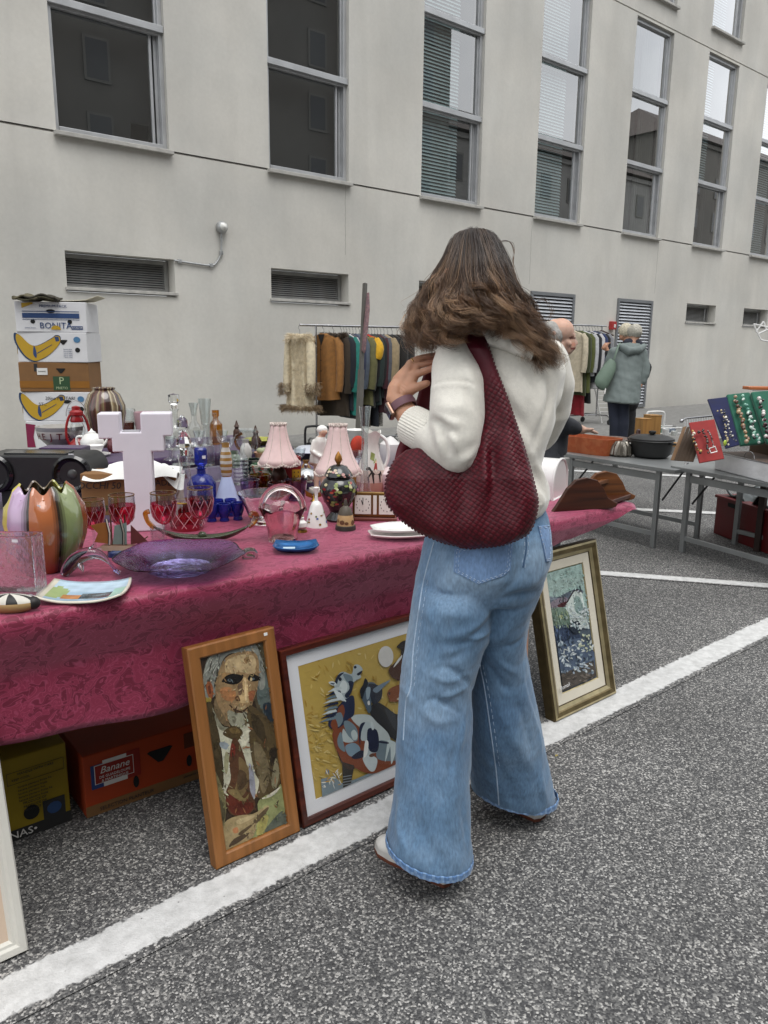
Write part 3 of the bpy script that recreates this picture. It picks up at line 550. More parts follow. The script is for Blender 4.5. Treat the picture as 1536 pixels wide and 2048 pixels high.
PA += [('8d7452', [(250, 520), (290, 380), (345, 300), (440, 262), (560, 262), (602, 335), (602, 480), (590, 560), (562, 650), (532, 740), (480, 832), (430, 872), (370, 850), (300, 765), (255, 660)]), ('b09a74', [(335, 340), (450, 285), (565, 300), (578, 420), (520, 440), (440, 425), (340, 440)]), ('8a6e4a', [(480, 320), (500, 360), (520, 320), (510, 300)]),
  ('9a7a50', [(300, 440), (340, 430), (380, 440), (310, 480)]), ('171310', [(300, 500), (340, 455), (400, 440), (470, 458), (465, 490), (432, 520), (380, 528), (325, 515)]), ('171310', [(512, 475), (545, 442), (602, 462), (603, 490), (575, 502), (530, 500)]), ('5b6468', [(345, 492), (362, 480), (385, 490), (365, 505)]), ('5b6468', [(540, 482), (556, 472), (572, 482), (556, 492)]), ('0c0a09', [(358, 488), (368, 484), (374, 494), (364, 499)]),
  ('a07048', [(285, 570), (350, 548), (415, 590), (395, 660), (320, 650)]), ('8a5538', [(520, 590), (572, 580), (558, 645), (528, 660)]), ('b79c70', [(470, 480), (505, 490), (518, 640), (515, 680), (450, 676), (418, 652), (430, 622), (468, 600)]), ('5d432c', [(408, 632), (436, 620), (452, 664), (418, 660)]), ('d0b88c', [(488, 520), (500, 520), (505, 650), (490, 650)]), ('6b5540', [(430, 530), (470, 520), (462, 600), (440, 610)]),
  ('3c2a1c', [(355, 688), (420, 732), (470, 740), (525, 700), (480, 752), (415, 750)]), ('9c8a68', [(400, 700), (460, 712), (500, 690), (470, 728), (420, 722)]), ('8e8c78', [(345, 740), (430, 762), (520, 750), (492, 842), (430, 880), (368, 850)]), ('6e6a58', [(380, 790), (420, 800), (400, 850)]), ('8a5030', [(168, 520), (205, 508), (228, 560), (222, 640), (190, 625)]), ('5a2e1c', [(186, 545), (206, 540), (210, 600), (196, 600)]),
  ('6b5a40', [(245, 640), (280, 720), (340, 820), (370, 870), (300, 850), (240, 740)]),
  ('413620', [(200, 668), (240, 740), (272, 900), (300, 1150), (330, 1420), (270, 1440), (200, 1000), (165, 720)]), ('4f4128', [(520, 700), (620, 760), (705, 850), (745, 1000), (780, 1300), (720, 1400), (600, 1460), (558, 1250), (522, 1000), (505, 880)]), ('6d6046', [(560, 1010), (640, 1060), (695, 1250), (645, 1420), (600, 1300)]), ('3a2f1c', [(540, 760), (640, 850), (650, 1000), (560, 900)]), ('2a2116', [(690, 1065), (746, 1050), (742, 1160), (700, 1190)]), ('7d765c', [(740, 1130), (770, 1250), (740, 1380), (705, 1330)]),
  ('b5b29c', [(222, 715), (280, 860), (360, 890), (430, 890), (522, 850), (525, 1000), (562, 1230), (605, 1330), (560, 1475), (500, 1440), (330, 1470), (312, 1200), (280, 950)]), ('7d7a66', [(225, 730), (300, 860), (355, 880), (330, 910), (270, 880)]), ('868e92', [(285, 1000), (350, 1010), (340, 1060), (290, 1040)]), ('8f8f98', [(520, 1180), (560, 1250), (575, 1420), (540, 1460)]), ('8a8768', [(330, 1080), (360, 1120), (340, 1260), (318, 1200)]), ('c9c5ae', [(440, 950), (520, 900), (515, 990), (470, 1040)]),
  ('4b3c22', [(308, 935), (350, 882), (420, 868), (472, 920), (432, 985), (380, 975)]), ('6a5632', [(360, 890), (420, 880), (450, 920), (390, 930)]), ('513420', [(385, 980), (430, 985), (485, 1120), (522, 1280), (532, 1400), (575, 1510), (525, 1585), (420, 1605), (350, 1560), (330, 1420), (372, 1300), (358, 1150)]), ('6e5a3a', [(440, 1120), (512, 1200), (520, 1330), (470, 1440), (410, 1390), (440, 1260)]), ('4c3a26', [(440, 1230), (500, 1260), (500, 1340), (455, 1390), (425, 1360)]), ('5a2517', [(338, 1445), (420, 1430), (480, 1490), (562, 1500), (530, 1575), (420, 1597), (360, 1550)]), ('7b6a44', [(345, 1400), (420, 1390), (480, 1460), (520, 1420), (500, 1480), (430, 1470)]), ('6b2a1c', [(380, 1010), (410, 1040), (400, 1130), (370, 1100)]),
  ('736c4a', [(235, 1230), (310, 1390), (335, 1560), (300, 1720), (270, 1500)]), ('4c4630', [(270, 1450), (310, 1500), (330, 1600), (300, 1640)]), ('868a5c', [(600, 1480), (740, 1395), (792, 1358), (850, 1690), (560, 1800), (600, 1620)]), ('d2ccb8', [(622, 1465), (690, 1425), (782, 1362), (712, 1440)]), ('565c50', [(680, 1680), (800, 1560), (830, 1690), (660, 1740)]), ('a29a5a', [(600, 1640), (680, 1600), (650, 1720), (585, 1760)]),
  ('9a8862', [(300, 1720), (340, 1640), (440, 1600), (560, 1585), (660, 1520), (685, 1540), (622, 1610), (580, 1680), (552, 1780), (460, 1835), (330, 1890), (310, 1800)]), ('5a4a34', [(560, 1640), (660, 1540), (680, 1550), (590, 1660)]), ('54432e', [(440, 1740), (560, 1660), (540, 1690), (460, 1760)]), ('b5a27a', [(420, 1640), (540, 1600), (570, 1610), (450, 1670)]), ('a5704a', [(388, 1712), (425, 1695), (435, 1735), (400, 1745)]), ('4a3a28', [(400, 1790), (520, 1740), (480, 1790), (360, 1860)])]
PA += strokes(rg, 40, (210, 700, 760, 1600), ['5f5236', '3a3020', '7d7252', '8a5a3a'], 34, 6, 1.2, .5)+strokes(rg, 22, (290, 300, 580, 820), ['b8a47e', '7c6244', '9c8258'], 18, 5, 1.3, .6)
PA += painterly(PA, rg, 1300, (105, 170, 850, 1880), 13, 9, 1.3)
FP = [(0, .012, 0), (.004, .016, 0), (.030, .016, 0), (.034, .012, 0), (.036, .004, 0)]
pic1, tr1, yb1 = picture('oil portrait of a grey-haired man with a tie in a plain oak frame', .818, 1.648, .263, .591, math.atan2(.12, .579), FP, [OAK], PA, (370, 1240, .24416), base=hx('33261a'))
MB().box((.232, -.0168, .577), (.011, .001, .008)).build('price_sticker', PAPER, pic1, smooth=False)
HC = {'g': 'b59a48', 'w': 'a3afb0', 'n': '161d33', 'b': '7c3f22', 's': '76868c', 'k': '22201f', 'l': 'bcc6c4'}
HA = [('b89c4c', [(255, 470), (1700, 20), (1900, 1250), (450, 1740)], 1)]
HA += strokes(rg, 150, (290, 330, 1300, 1300), ['c9b064', 'a98630', 'bd9f4e', 'cdb878', 'a07c22'], 34, 9, .9, 1.2)+strokes(rg, 60, (330, 900, 640, 1550), ['c8b26a', 'ad9038'], 40, 9, .4, .6)
HA += [('78878d', [(430, 1560), (560, 1530), (620, 1600), (760, 1560), (900, 1500), (1400, 1350), (1400, 1480), (445, 1750)], 1), ('cfcdc6', [(1048+72*math.cos(a), 395+100*math.sin(a)) for a in np.linspace(0, 6.28, 17)[:-1]])]
HA += strokes(rg, 30, (450, 1470, 620, 1640), ['d8d6cc', 'c8952a', 'e0d8b0', '5a6f86'], 24, 5, 1.0, .8)
HA += [('232120', [(890, 900), (960, 830), (1060, 880), (1140, 940), (1300, 980), (1300, 1260), (1060, 1140), (940, 1010)]), ('34383c', [(1040, 890), (1140, 950), (1145, 1100), (1080, 1000)]), ('4d5c68', [(820, 700), (850, 650), (930, 640), (965, 700), (910, 820), (908, 900), (882, 932), (850, 865), (812, 770)]), ('161a22', [(800, 720), (830, 660), (850, 600), (880, 650), (850, 720), (820, 800)]), ('232833', [(880, 660), (950, 660), (1010, 700), (1000, 800), (930, 850), (900, 780)]), ('6d7f8c', [(930, 700), (1090, 615), (1020, 690), (960, 740)]), ('8fa0a8', [(860, 700), (900, 690), (890, 780), (865, 800)]), ('d8dad6', [(872, 825), (890, 815), (895, 850), (878, 855)]),
  ('46281a', [(1080, 505), (1180, 400), (1232, 250), (1330, 300), (1200, 600), (1130, 605), (1085, 565)]), ('1a1513', [(1150, 300), (1230, 240), (1290, 300), (1210, 420), (1190, 330)]), ('d2d4ce', [(1150, 440), (1200, 380), (1190, 420), (1120, 500)]), ('7e4522', [(1060, 745), (1110, 685), (1300, 640), (1300, 790), (1100, 825), (1075, 785)]), ('1c1512', [(1068, 740), (1088, 735), (1084, 760)]), ('c3b7a0', [(1150, 800), (1200, 770), (1200, 812)]),
  ('7c3f22', [(545, 1110), (640, 1020), (720, 960), (800, 1080), (900, 1100), (1000, 1200), (1160, 1290), (1300, 1330), (1300, 1430), (960, 1505), (830, 1492), (750, 1450), (640, 1410), (580, 1295), (545, 1190)]), ('2b2722', [(630, 1395), (745, 1430), (715, 1612), (640, 1642)], 1), ('3c2c20', [(585, 1290), (640, 1400), (750, 1450), (700, 1470), (620, 1400)])]
for k in range(4): HA.append(('7e868a', [(638, 1535+k*26), (722, 1520+k*26), (722, 1528+k*26), (638, 1543+k*26)], 1))
HA += [('b9c2bf', [(715, 962), (880, 948), (962, 1020), (1065, 1120), (1085, 1205), (980, 1195), (900, 1070), (800, 1065)]), ('6f8088', [(980, 1200), (1090, 1210), (1180, 1230), (1180, 1370), (970, 1370)]), ('c5d2d0', [(1060, 1190), (1150, 1230), (1100, 1420), (1090, 1260)]), ('c5d2d0', [(1070, 1200), (1090, 1230), (1040, 1400), (1055, 1260)]), ('111832', [(970, 1195), (1070, 1210), (1060, 1225), (975, 1212)]),
  ('1b2440', [(500, 1050), (520, 960), (600, 860), (660, 800), (740, 770), (745, 940), (690, 990), (640, 1045), (560, 1090)]), ('7c3f22', [(585, 910), (635, 850), (655, 930), (605, 1040)]), ('70828a', [(555, 965), (615, 925), (640, 1000), (590, 1065)]), ('7c3f22', [(520, 1040), (560, 980), (590, 1060), (560, 1110)]), ('70828a', [(645, 1020), (700, 1010), (770, 1080), (780, 1180), (740, 1200), (680, 1140)]), ('b4c0be', [(640, 1080), (690, 1150), (740, 1205), (640, 1200)]), ('b9c5c2', [(715, 1120), (745, 1090), (775, 1130), (770, 1180), (735, 1185)]), ('70828a', [(585, 1180), (620, 1110), (640, 1200), (660, 1300), (600, 1260)]), ('7c93a0', [(660, 1250), (740, 1215), (800, 1260), (790, 1330), (700, 1340)]), ('10162e', [(720, 1350), (800, 1290), (840, 1300), (830, 1350), (760, 1370)]),
  ('b0bcbc', [(808, 1050), (880, 1015), (960, 1100), (982, 1200), (962, 1300), (900, 1322), (862, 1385), (830, 1372), (852, 1210), (810, 1185)]), ('141b36', [(880, 1080), (960, 1095), (982, 1210), (962, 1300), (892, 1290), (868, 1180)]), ('c2cccb', [(902, 1025), (922, 1020), (935, 1080), (915, 1090)]), ('c2cccb', [(828, 1355), (900, 1335), (965, 1372), (945, 1472), (900, 1485), (850, 1425)]), ('141b36', [(805, 1040), (850, 1020), (830, 1060), (812, 1120), (800, 1240), (790, 1130)]), ('5a3a2a', [(890, 1330), (930, 1320), (930, 1345), (895, 1350)]), ('e2e4de', [(850, 1200), (880, 1210), (870, 1320), (835, 1350)]),
  ('a9b5b6', [(558, 650), (590, 570), (640, 538), (720, 562), (738, 490), (760, 470), (800, 480), (826, 520), (802, 555), (812, 590), (782, 612), (742, 640), (722, 722), (680, 792), (620, 782), (568, 722)]), ('1a2238', [(560, 640), (590, 570), (650, 545), (600, 600), (580, 660)]), ('6f8088', [(640, 560), (720, 580), (730, 640), (680, 640)]), ('d0d8d6', [(600, 690), (640, 620), (680, 660), (670, 730), (620, 740)]), ('1a2238', [(690, 630), (740, 640), (720, 730), (680, 790), (655, 760), (700, 700)]), ('0d1120', [(596, 610), (612, 590), (628, 610), (612, 630)]), ('161b2c', [(740, 490), (760, 482), (768, 500), (750, 510)]), ('161b2c', [(770, 560), (815, 530), (822, 540), (790, 575)]), ('c9d2d0', [(500, 640), (545, 630), (580, 660), (540, 670)]), ('1b2338', [(515, 645), (560, 650), (545, 662)])]
for k in range(9):
    x, y = 560-8*k, 690+36*k; HA.append((('c3cdcc', '1a2239', '6a7c84')[k % 3], [(x+60, y-10), (x+70, y+12), (x-70-6*k % 30, y+46), (x-10, y+4)], 1))
for k in range(7): HA.append(('1a2239', [(690, 800+22*k), (700, 812+22*k), (752-(k % 3)*8, 800+26*k)], 1))
for k in range(6): HA.append(('d2dad8', [(540+14*k, 700+8*k), (548+14*k, 696+8*k), (600+14*k, 800+4*k), (590+14*k, 806+4*k)], 1))
MAH = WOOD('mahogany_frame', '2c0f09', '5c2617', .3, 'x', 10); MAT_ = M('white_mat_board', (.76, .765, .78), .7, var=.02)
HP = [(0, .014, 0), (.003, .018, 0), (.018, .017, 0), (.021, .010, 0), (.0215, .004, 1), (.060, .004, 1), (.0605, .003, 1)]
pic2, tr2, yb2 = picture('framed print of rearing horses on yellow with a wide white mat and dark frame', 1.094, 1.6545, .72, .515, math.atan2(.108, .497), HP, [MAH, MAT_], HA, (550, 1230, .2099), PRINT, base=hx('b89c4c'), cat='picture', name='framed_print')
gp = MB().add([(.0212, -.0115, .0212), (.6988, -.0115, .0212), (.6988, -.0115, .4938), (.0212, -.0115, .4938)], [(0, 1, 2, 3)]).build('glass', THIN('picture_glass', (.98, .98, .98), k=.8, base=.0, edge=(.96, .96, .96)), pic2, smooth=False)
LA = [('94aca6', [(0, 300), (600, 300), (720, 900), (0, 900)], 1), ('93a8a2', [(100, 560), (560, 480), (570, 560), (120, 660)]), ('56606c', [(90, 690), (200, 690), (320, 690), (430, 640), (500, 610), (560, 600), (590, 650), (430, 780), (250, 800), (100, 790)]), ('77808a', [(150, 690), (250, 680), (330, 700), (250, 720)]), ('7f7680', [(245, 770), (320, 705), (430, 695), (420, 770), (300, 800)]), ('1f2a2c', [(362, 770), (366, 630), (376, 770)], 1), ('1f2a2c', [(380, 760), (388, 610), (400, 760)], 1), ('4a2428', [(330, 770), (430, 730), (420, 780), (350, 790)]),
  ('c2cdc8', [(415, 770), (500, 625), (578, 632), (660, 1010), (455, 980)], 1), ('2e2226', [(425, 735), (508, 600), (582, 622), (580, 636), (506, 624), (432, 750)], 1), ('39484a', [(540, 590), (565, 570), (575, 620), (545, 610)]), ('7f9490', [(500, 700), (560, 690), (600, 850), (520, 840)]), ('6d8072', [(150, 870), (300, 800), (420, 810), (452, 985), (190, 1030)]), ('34425a', [(170, 1020), (440, 975), (545, 1050), (560, 1150), (330, 1200), (195, 1210)]), ('1b2633', [(440, 980), (520, 930), (560, 980), (520, 1060), (460, 1030)]), ('465468', [(200, 1200), (560, 1100), (700, 1250), (715, 1490), (270, 1500)], 1), ('4a443e', [(250, 1500), (420, 1450), (690, 1330), (720, 1490), (280, 1690)], 1)]
LA += strokes(rg, 70, (180, 830, 440, 1010), ['8a9a78', '5a7064', '93a59a', '41525a', 'a3a878'], 22, 5, 1.5, .2)+strokes(rg, 70, (200, 1020, 480, 1180), ['2a3850', '55688a', '3f5068', '6a7d90', '1d2836'], 34, 5, 1.5, .15)
LA += strokes(rg, 190, (230, 1140, 680, 1470), ['a4b0b6', '8794a0', 'c0c8ca', '5c6a78', '72828c', '39485a', 'b9c0bc', '222c36'], 20, 11, .8, 1.2)+strokes(rg, 60, (450, 780, 640, 1010), ['aeb8ba', '8fa0a4', 'c3caca'], 18, 9, 1, 1)+strokes(rg, 40, (280, 1470, 690, 1600), ['5c544c', '3a3632', '6c645c'], 26, 8, -.3, .3)+strokes(rg, 20, (540, 1040, 660, 1240), ['a9ae94', '8c9c8c', 'c0c4b0'], 16, 10, 1, 1)
LA = LA[:14]+painterly(LA, rg, 700, (100, 380, 720, 1670), 15, 14, 1.2)+LA[14:]
GOLD = M('gilt_frame', '77694a', .38, metal=.75, var=.3, vs=30, bump=.2); GOLDL = M('gilt_bright', 'b9ac86', .32, metal=.7, var=.2, vs=30, bump=.15); GOLDD = M('gilt_dark', '4c4028', .45, metal=.6, var=.3, vs=30); LINER = M('cream_liner', (.62, .58, .48), .85, var=.06, bump=.2, bs=300)
GP = [(0, .020, 2), (.004, .026, 1), (.012, .028, 0), (.026, .024, 0), (.030, .020, 1), (.043, .014, 2), (.046, .010, 3), (.081, .007, 1), (.085, .003, 2), (.086, .003, 2)]
pic3, tr3, yb3 = picture('landscape painting of a white farmhouse in a gilt frame with cream liner', 2.17, 1.606, .391, .626, math.atan2(.146, .609), GP, [GOLD, GOLDL, GOLDD, LINER], LA, (1050, 1060, .1953), base=hx('4a5560'))
sg = tr3(345, 1610); sx_ = tr3(440, 1580); text('Romak', .022, M('white_pigment', (.7, .7, .7), .6), pic3, (sg[0], yb3-.016, sg[1]), (1, 0, .06), (0, 0, 1), name='signature', shear=.3)
WHF = M('limed_frame', (.60, .585, .53), .65, var=.12, vs=9, bump=.35, bs=60, stretch=(1, 1, .15))
p4, tr4, yb4 = picture('white limed empty frame with beige backing at the left end of the stall', .358-.44, 1.672, .44, .56, math.radians(12), [(0, .012, 0), (.004, .018, 0), (.018, .017, 0), (.024, .012, 0), (.030, .012, 0), (.036, .004, 0)], [WHF], None, None, M('beige_backing', (.60, .47, .36), .9, var=.05), cat='picture frame', base=hx('c9ad92'), name='picture_frame')
# ------------------------------------------------------------------ banana boxes under the table
INK = M('black_ink', (.02, .02, .02), .7); HOLE = M('box_hole', (.008, .008, .008), .9); WINK = M('white_ink', (.7, .69, .66), .7)
def carton(loc, w, d, h, mat, label, rz=0, lid=None, name='banana_box', cat='box', holes=(), group=None, lidh=.0):
    """cardboard fruit box with hand holes; local x along the front, y to the back"""
    t = thing(name, label, cat, loc, rz, group); m = MB(); th = .006
    m.box((0, d/2, h/2), (w, d, h)); m.build('body', mat, t, smooth=False, bevel=.004)
    if lid: MB().box((0, d/2, h-lidh/2+.004), (w+.012, d+.012, lidh)).build('lid', lid, t, smooth=False, bevel=.004)
    for (x, z, r, kind) in holes:
        if kind == 'o': P = [(x+r*math.cos(a), z+r*1.0*math.sin(a)) for a in np.linspace(0, 2*PI, 17)[:-1]]
        elif kind == 'v': P = [(x-r, z+r*.45), (x-r*.8, z+r*.55), (x+r*.8, z+r*.55), (x+r, z+r*.45), (x+r*.2, z-r*.5), (x-r*.2, z-r*.5)]
        elif kind == 'i': P = [(x+r*.45*math.cos(a), z+r*math.sin(a)) for a in np.linspace(0, 2*PI, 17)[:-1]]
        else: P = [(x+r*math.cos(a), z+.42*r*math.sin(a)) for a in np.linspace(0, 2*PI, 17)[:-1]]
        off = .009 if lid and z > h-lidh else .0025
        MB().prism(P, .002).build('hand_hole', HOLE, t, smooth=False, loc=(0, -off, 0))
    return t
def flat(t, poly, mat, y=-.003, name='print'): return MB().prism(poly, .0006).build(name, mat, t, smooth=False, loc=(0, y, 0))
def rect(x0, z0, x1, z1): return [(x0, z0), (x1, z0), (x1, z1), (x0, z1)]
YEL = M('yellow_card', '8f7a12', .75, var=.1); ORG = M('orange_card', 'a83c12', .7, var=.12, vs=6); KRAFT = M('kraft_card', '7d5a36', .85, var=.12, vs=14)
b1 = carton((.395, 2.10, 0), .41, .3, .247, YEL, 'yellow banana box with black print under the left end of the table', holes=((.10, .07, .021, 'o'), (-.09, .115, .05, 's')))
flat(b1, rect(-.205, .002, .205, .034), INK, -.0022); text('BANANAS•', .03, WINK, b1, (.03, -.004, .018), sx=1.1); flat(b1, rect(.13, .03, .19, .09), INK, -.0026); flat(b1, [(.16+.02*math.cos(a), .062+.018*math.sin(a)) for a in np.linspace(0, 6.28, 13)[:-1]], M('blue_print', '2c4a78', .7), -.0035)
flat(b1, rect(.045, .205, .195, .206), INK); flat(b1, rect(.045, .17, .195, .171), INK); flat(b1, rect(.045, .17, .046, .206), INK); flat(b1, rect(.194, .17, .195, .206), INK); text('HANDLE WITH CARE', .010, INK, b1, (.12, -.0035, .197)); text('KEEP COOL', .009, INK, b1, (.08, -.0035, .182))
for k in range(5): text('banane plantano frutta fresca'[:26-3*(k % 3)], .0085, INK, b1, (.07, -.0035, .158-.0105*k), align='LEFT')
for k in range(3): text('PRODUCE OF', .010, INK, b1, (.08, -.0035, .105-.0115*k), align='LEFT')
b2 = carton((.855, 2.072, 0), .44, .4, .195, ORG, 'orange banana box under the table beside the yellow one', holes=((.008, .125, .04, 'v'), (-.07, .065, .019, 'i'), (.10, .075, .019, 'i')), rz=-.03)
flat(b2, rect(-.22, .002, .22, .036), KRAFT, -.0022); text('SELECTION PLANTEUR', .016, INK, b2, (-.10, -.004, .018)); BLU = M('logo_blue', '25407a', .7); REDL = M('logo_red', '8c1f14', .7); flat(b2, rect(-.20, .085, -.165, .16), BLU, -.0026); flat(b2, rect(-.165, .085, -.085, .168), WINK, -.0026); flat(b2, rect(-.095, .085, -.055, .172), REDL, -.0027); flat(b2, rect(-.19, .098, -.075, .158), WINK, -.0032); flat(b2, rect(-.188, .100, -.077, .156), REDL, -.0038)
text('Banane', .030, WINK, b2, (-.132, -.0052, .139), shear=.3); text('DE GUADELOUPE', .0115, WINK, b2, (-.132, -.0052, .118)); text('& MARTINIQUE', .0115, WINK, b2, (-.132, -.0052, .106)); flat(b2, rect(.085, .12, .17, .17), M('brown_print', '5c2a12', .8), -.0026); flat(b2, rect(.13, .06, .18, .10), M('brown_print', '5c2a12', .8), -.0026); text('planted by hand', .010, INK, b2, (.11, -.004, .026))
for (x, y, w, d, h, c, lab) in ((.30, 2.02+.2, .15, .12, .06, '3c3a36', 'grey plastic tub resting on the yellow banana box under the table'), (.47, 2.25, .16, .12, .05, '6b5a34', 'tan bundle resting on the yellow banana box under the table')):
    o = MB().lathe([(.001, 0), (w/2, 0), (w/2*1.1, h*.7), (w/2, h), (.001, h)], 18, sy=.7).build('plastic_tub' if 'tub' in lab else 'cloth_bundle', M('stored_'+c, c, .7, var=.2), loc=(x, y, .249)); tag(o, lab, 'tub' if 'tub' in lab else 'bundle')
for (x, y, w, d, h, lab) in ((1.35, 2.25, .4, .3, .2, 'brown carton in the shadow behind the horse print under the table'), (.1, 2.5, .4, .3, .25, 'brown carton in the shadow at the left under the table')): carton((x, y, 0), w, d, h, KRAFT, lab, name='cardboard_box')
# ------------------------------------------------------------------ people: tools
def chain(mb, pts, rad, n=14, sq=1.0):
    """tapered limb with round ends"""
    P = [np.array(p, float) for p in pts]; r = list(rad)
    a = P[0]-P[1]; a = a/np.linalg.norm(a); b = P[-1]-P[-2]; b = b/np.linalg.norm(b)
    pts2 = [P[0]+a*r[0]*.94, P[0]+a*r[0]*.6]+P+[P[-1]+b*r[-1]*.6, P[-1]+b*r[-1]*.94]; rr = [r[0]*.3, r[0]*.8]+r+[r[-1]*.8, r[-1]*.3]
    mb.tube([tuple(p) for p in pts2], rr, n, flat=sq)
def skin_mesh(mb, voxel, smooth=6, factor=.5):
    """one continuous surface out of overlapping shapes"""
    me = mb.mesh('tmp', [], False); o = bpy.data.objects.new('tmp', me); COL.objects.link(o)
    r = o.modifiers.new('r', 'REMESH'); r.mode = 'VOXEL'; r.voxel_size = voxel
    s = o.modifiers.new('s', 'SMOOTH'); s.factor = factor; s.iterations = smooth
    dg = bpy.context.evaluated_depsgraph_get(); m2 = bpy.data.meshes.new_from_object(o.evaluated_get(dg)); bpy.data.objects.remove(o); bpy.data.meshes.remove(me)
    return m2
def get_v(me):
    a = np.empty(len(me.vertices)*3, np.float32); me.vertices.foreach_get('co', a); return a.reshape(-1, 3).astype(float)
def get_n(me):
    a = np.empty(len(me.vertices)*3, np.float32); me.vertices.foreach_get('normal', a); return a.reshape(-1, 3).astype(float)
def set_v(me, v): me.vertices.foreach_set('co', v.astype(np.float32).ravel()); me.update()
def set_col(me, c):
    a = me.color_attributes.get('Col') or me.color_attributes.new('Col', 'FLOAT_COLOR', 'POINT'); c = np.hstack([c, np.ones((len(c), 1))]).astype(np.float32); a.data.foreach_set('color', c.ravel())
def proj_np(v):
    q = v-CAM; z = q @ W_; return CX+F*(q @ R_)/z, CY+F*(q @ D_)/z
def bvh_of(me): return BVHTree.FromPolygons([tuple(v.co) for v in me.vertices], [tuple(p.vertices) for p in me.polygons])
def hit(bvh, px, py, off=0):
    r = ray(px, py); r = r/np.linalg.norm(r); h = bvh.ray_cast(Vector(CAM), Vector(r))
    if h[0] is None: return None
    return np.array(h[0]+h[1]*off)
def densify(pts, step=4):
    out = [pts[0]]
    for a, b in zip(pts, pts[1:]):
        d = math.hypot(b[0]-a[0], b[1]-a[1]); k = max(1, int(d/step))
        out += [(a[0]+(b[0]-a[0])*i/k, a[1]+(b[1]-a[1])*i/k) for i in range(1, k+1)]
    return out
def on_surface(bvh, pts, off, step=4, smooth=True):
    pts = cr_(pts, 4, False) if smooth and len(pts) > 2 else pts
    return [h for h in (hit(bvh, x, y, off) for x, y in densify(pts, step)) if h is not None]
def folds(me, specs, passes=1):
    """cloth folds: each spec is (line over the cloth, width, height); negative heights are creases"""
    bvh = bvh_of(me); v = get_v(me); n = get_n(me); d = np.zeros(len(v))
    for line, w, amp in specs:
        P = on_surface(bvh, line, 0, 5)
        if len(P) < 2: continue
        P = np.array(P); L = len(P); best = np.full(len(v), 1e9); tt = np.zeros(len(v))
        for i in range(L-1):
            a, b = P[i], P[i+1]; ab = b-a; q = np.clip(((v-a) @ ab)/(ab @ ab+1e-12), 0, 1); dd = np.linalg.norm(v-a-q[:, None]*ab, axis=1); k = dd < best; best[k] = dd[k]; tt[k] = (i+q[k])/(L-1)
        d += amp*np.exp(-(best/w)**2)*np.sin(np.pi*np.clip(tt, .03, .97))**.6
    set_v(me, v+n*d[:, None])
def wob(v, s, seed=0):
    """cheap smooth 3-D noise"""
    r = np.random.default_rng(seed); o = np.zeros(len(v))
    for i in range(7):
        k = r.normal(size=3)*s*(1+.5*i); o += np.sin(v @ k+r.uniform(0, 6.28))/(1+.35*i)
    return o/3
def link_mesh(name, me, mat, parent, smooth=True):
    me.materials.clear(); me.materials.append(mat); me.polygons.foreach_set('use_smooth', [smooth]*len(me.polygons)); me.name = name
    o = bpy.data.objects.new(name, me); COL.objects.link(o)
    if parent:
        o.parent = parent; l = parent.location; me.transform(Matrix.Translation(-Vector(l)))
    return o
def shift(o, parent):
    o.parent = parent; o.data.transform(Matrix.Translation(-Vector(parent.location))); return o
CRH = _n((R_[0], R_[1], 0)); CFH = _n((W_[0], W_[1], 0))       # right and forward on the level
def side_loft(mb, rows, n=28, power=1.0, capends=True):
    """rows: (left px, left py, right px, right py, depth, half thickness): rings through both silhouette points"""
    P = []
    for xl, yl, xr, yr, d, b in rows:
        A, B = dp(xl, yl, d), dp(xr, yr, d); c = (A+B)/2; u = (B-A)/2; ring = []
        for k in range(n):
            a = 2*PI*k/n; ca, sa = math.cos(a), math.sin(a); ring.append(tuple(c+u*math.copysign(abs(ca)**power, ca)+CFH*b*math.copysign(abs(sa)**power, sa)))
        P.append(ring)
    mb.grid(P, close=True); m = len(P); o = len(mb.v)-m*n
    mb.f += [tuple(o+k for k in range(n-1, -1, -1)), tuple(o+(m-1)*n+k for k in range(n))]; mb.c += [(.5, .5, .5)]*2; mb.mi += [0, 0]
SKIN = VC('skin', .55, var=.07, vs=40, bump=.15, bs=300)
SKIN.node_tree.nodes['Principled BSDF'].inputs['Subsurface Weight'].default_value = .12
SKIN.node_tree.nodes['Principled BSDF'].inputs['Subsurface Radius'].default_value = (.01, .004, .002)
# ------------------------------------------------------------------ the woman at the stall
WR = np.array((1.40, 1.27, 0)); wom = None
bm_ = MB()
pt = lambda px, py, d: dp(px, py, d)
# hidden body: head, neck, trunk, arms, legs
head_c = pt(950, 562, 1.785)
fwd = _n((.05, .96, -.3)); upv = _n(np.array((0, 0, 1))-fwd*(-.28)); rgt = np.cross(fwd, upv)
def hd(a, b, c): return head_c+rgt*a+fwd*b+upv*c
bm_.ball(tuple(head_c+upv*.004), (.064, .078, .078), 20, 14)
chain(bm_, [hd(0, .045, -.05), hd(0, .05, -.085)], [.055, .042]); chain(bm_, [hd(0, .09, .01), hd(0, .108, -.028)], [.012, .017])
chain(bm_, [hd(-.03, .085, -.066), hd(.03, .085, -.066)], [.013, .013], 8)
for sx in (-1, 1): chain(bm_, [hd(.078*sx, -.005, .01), hd(.08*sx, -.008, -.03)], [.017, .012], 8); chain(bm_, [hd(.055*sx, .075, .03), hd(.015*sx, .092, .032)], [.012, .012], 8)
chain(bm_, [hd(0, -.015, -.05), pt(1000, 690, 1.83)], [.052, .06])
chain(bm_, [pt(1002, 720, 1.84), pt(1002, 860, 1.86), pt(985, 1000, 1.92), pt(975, 1120, 1.95)], [.075, .08, .08, .10])
chain(bm_, [pt(930, 735, 1.79), pt(1080, 735, 1.88)], [.035, .035])
EL = pt(913, 905, 1.745); WRI = pt(804, 815, 1.86); HB = pt(800, 790, 1.868)
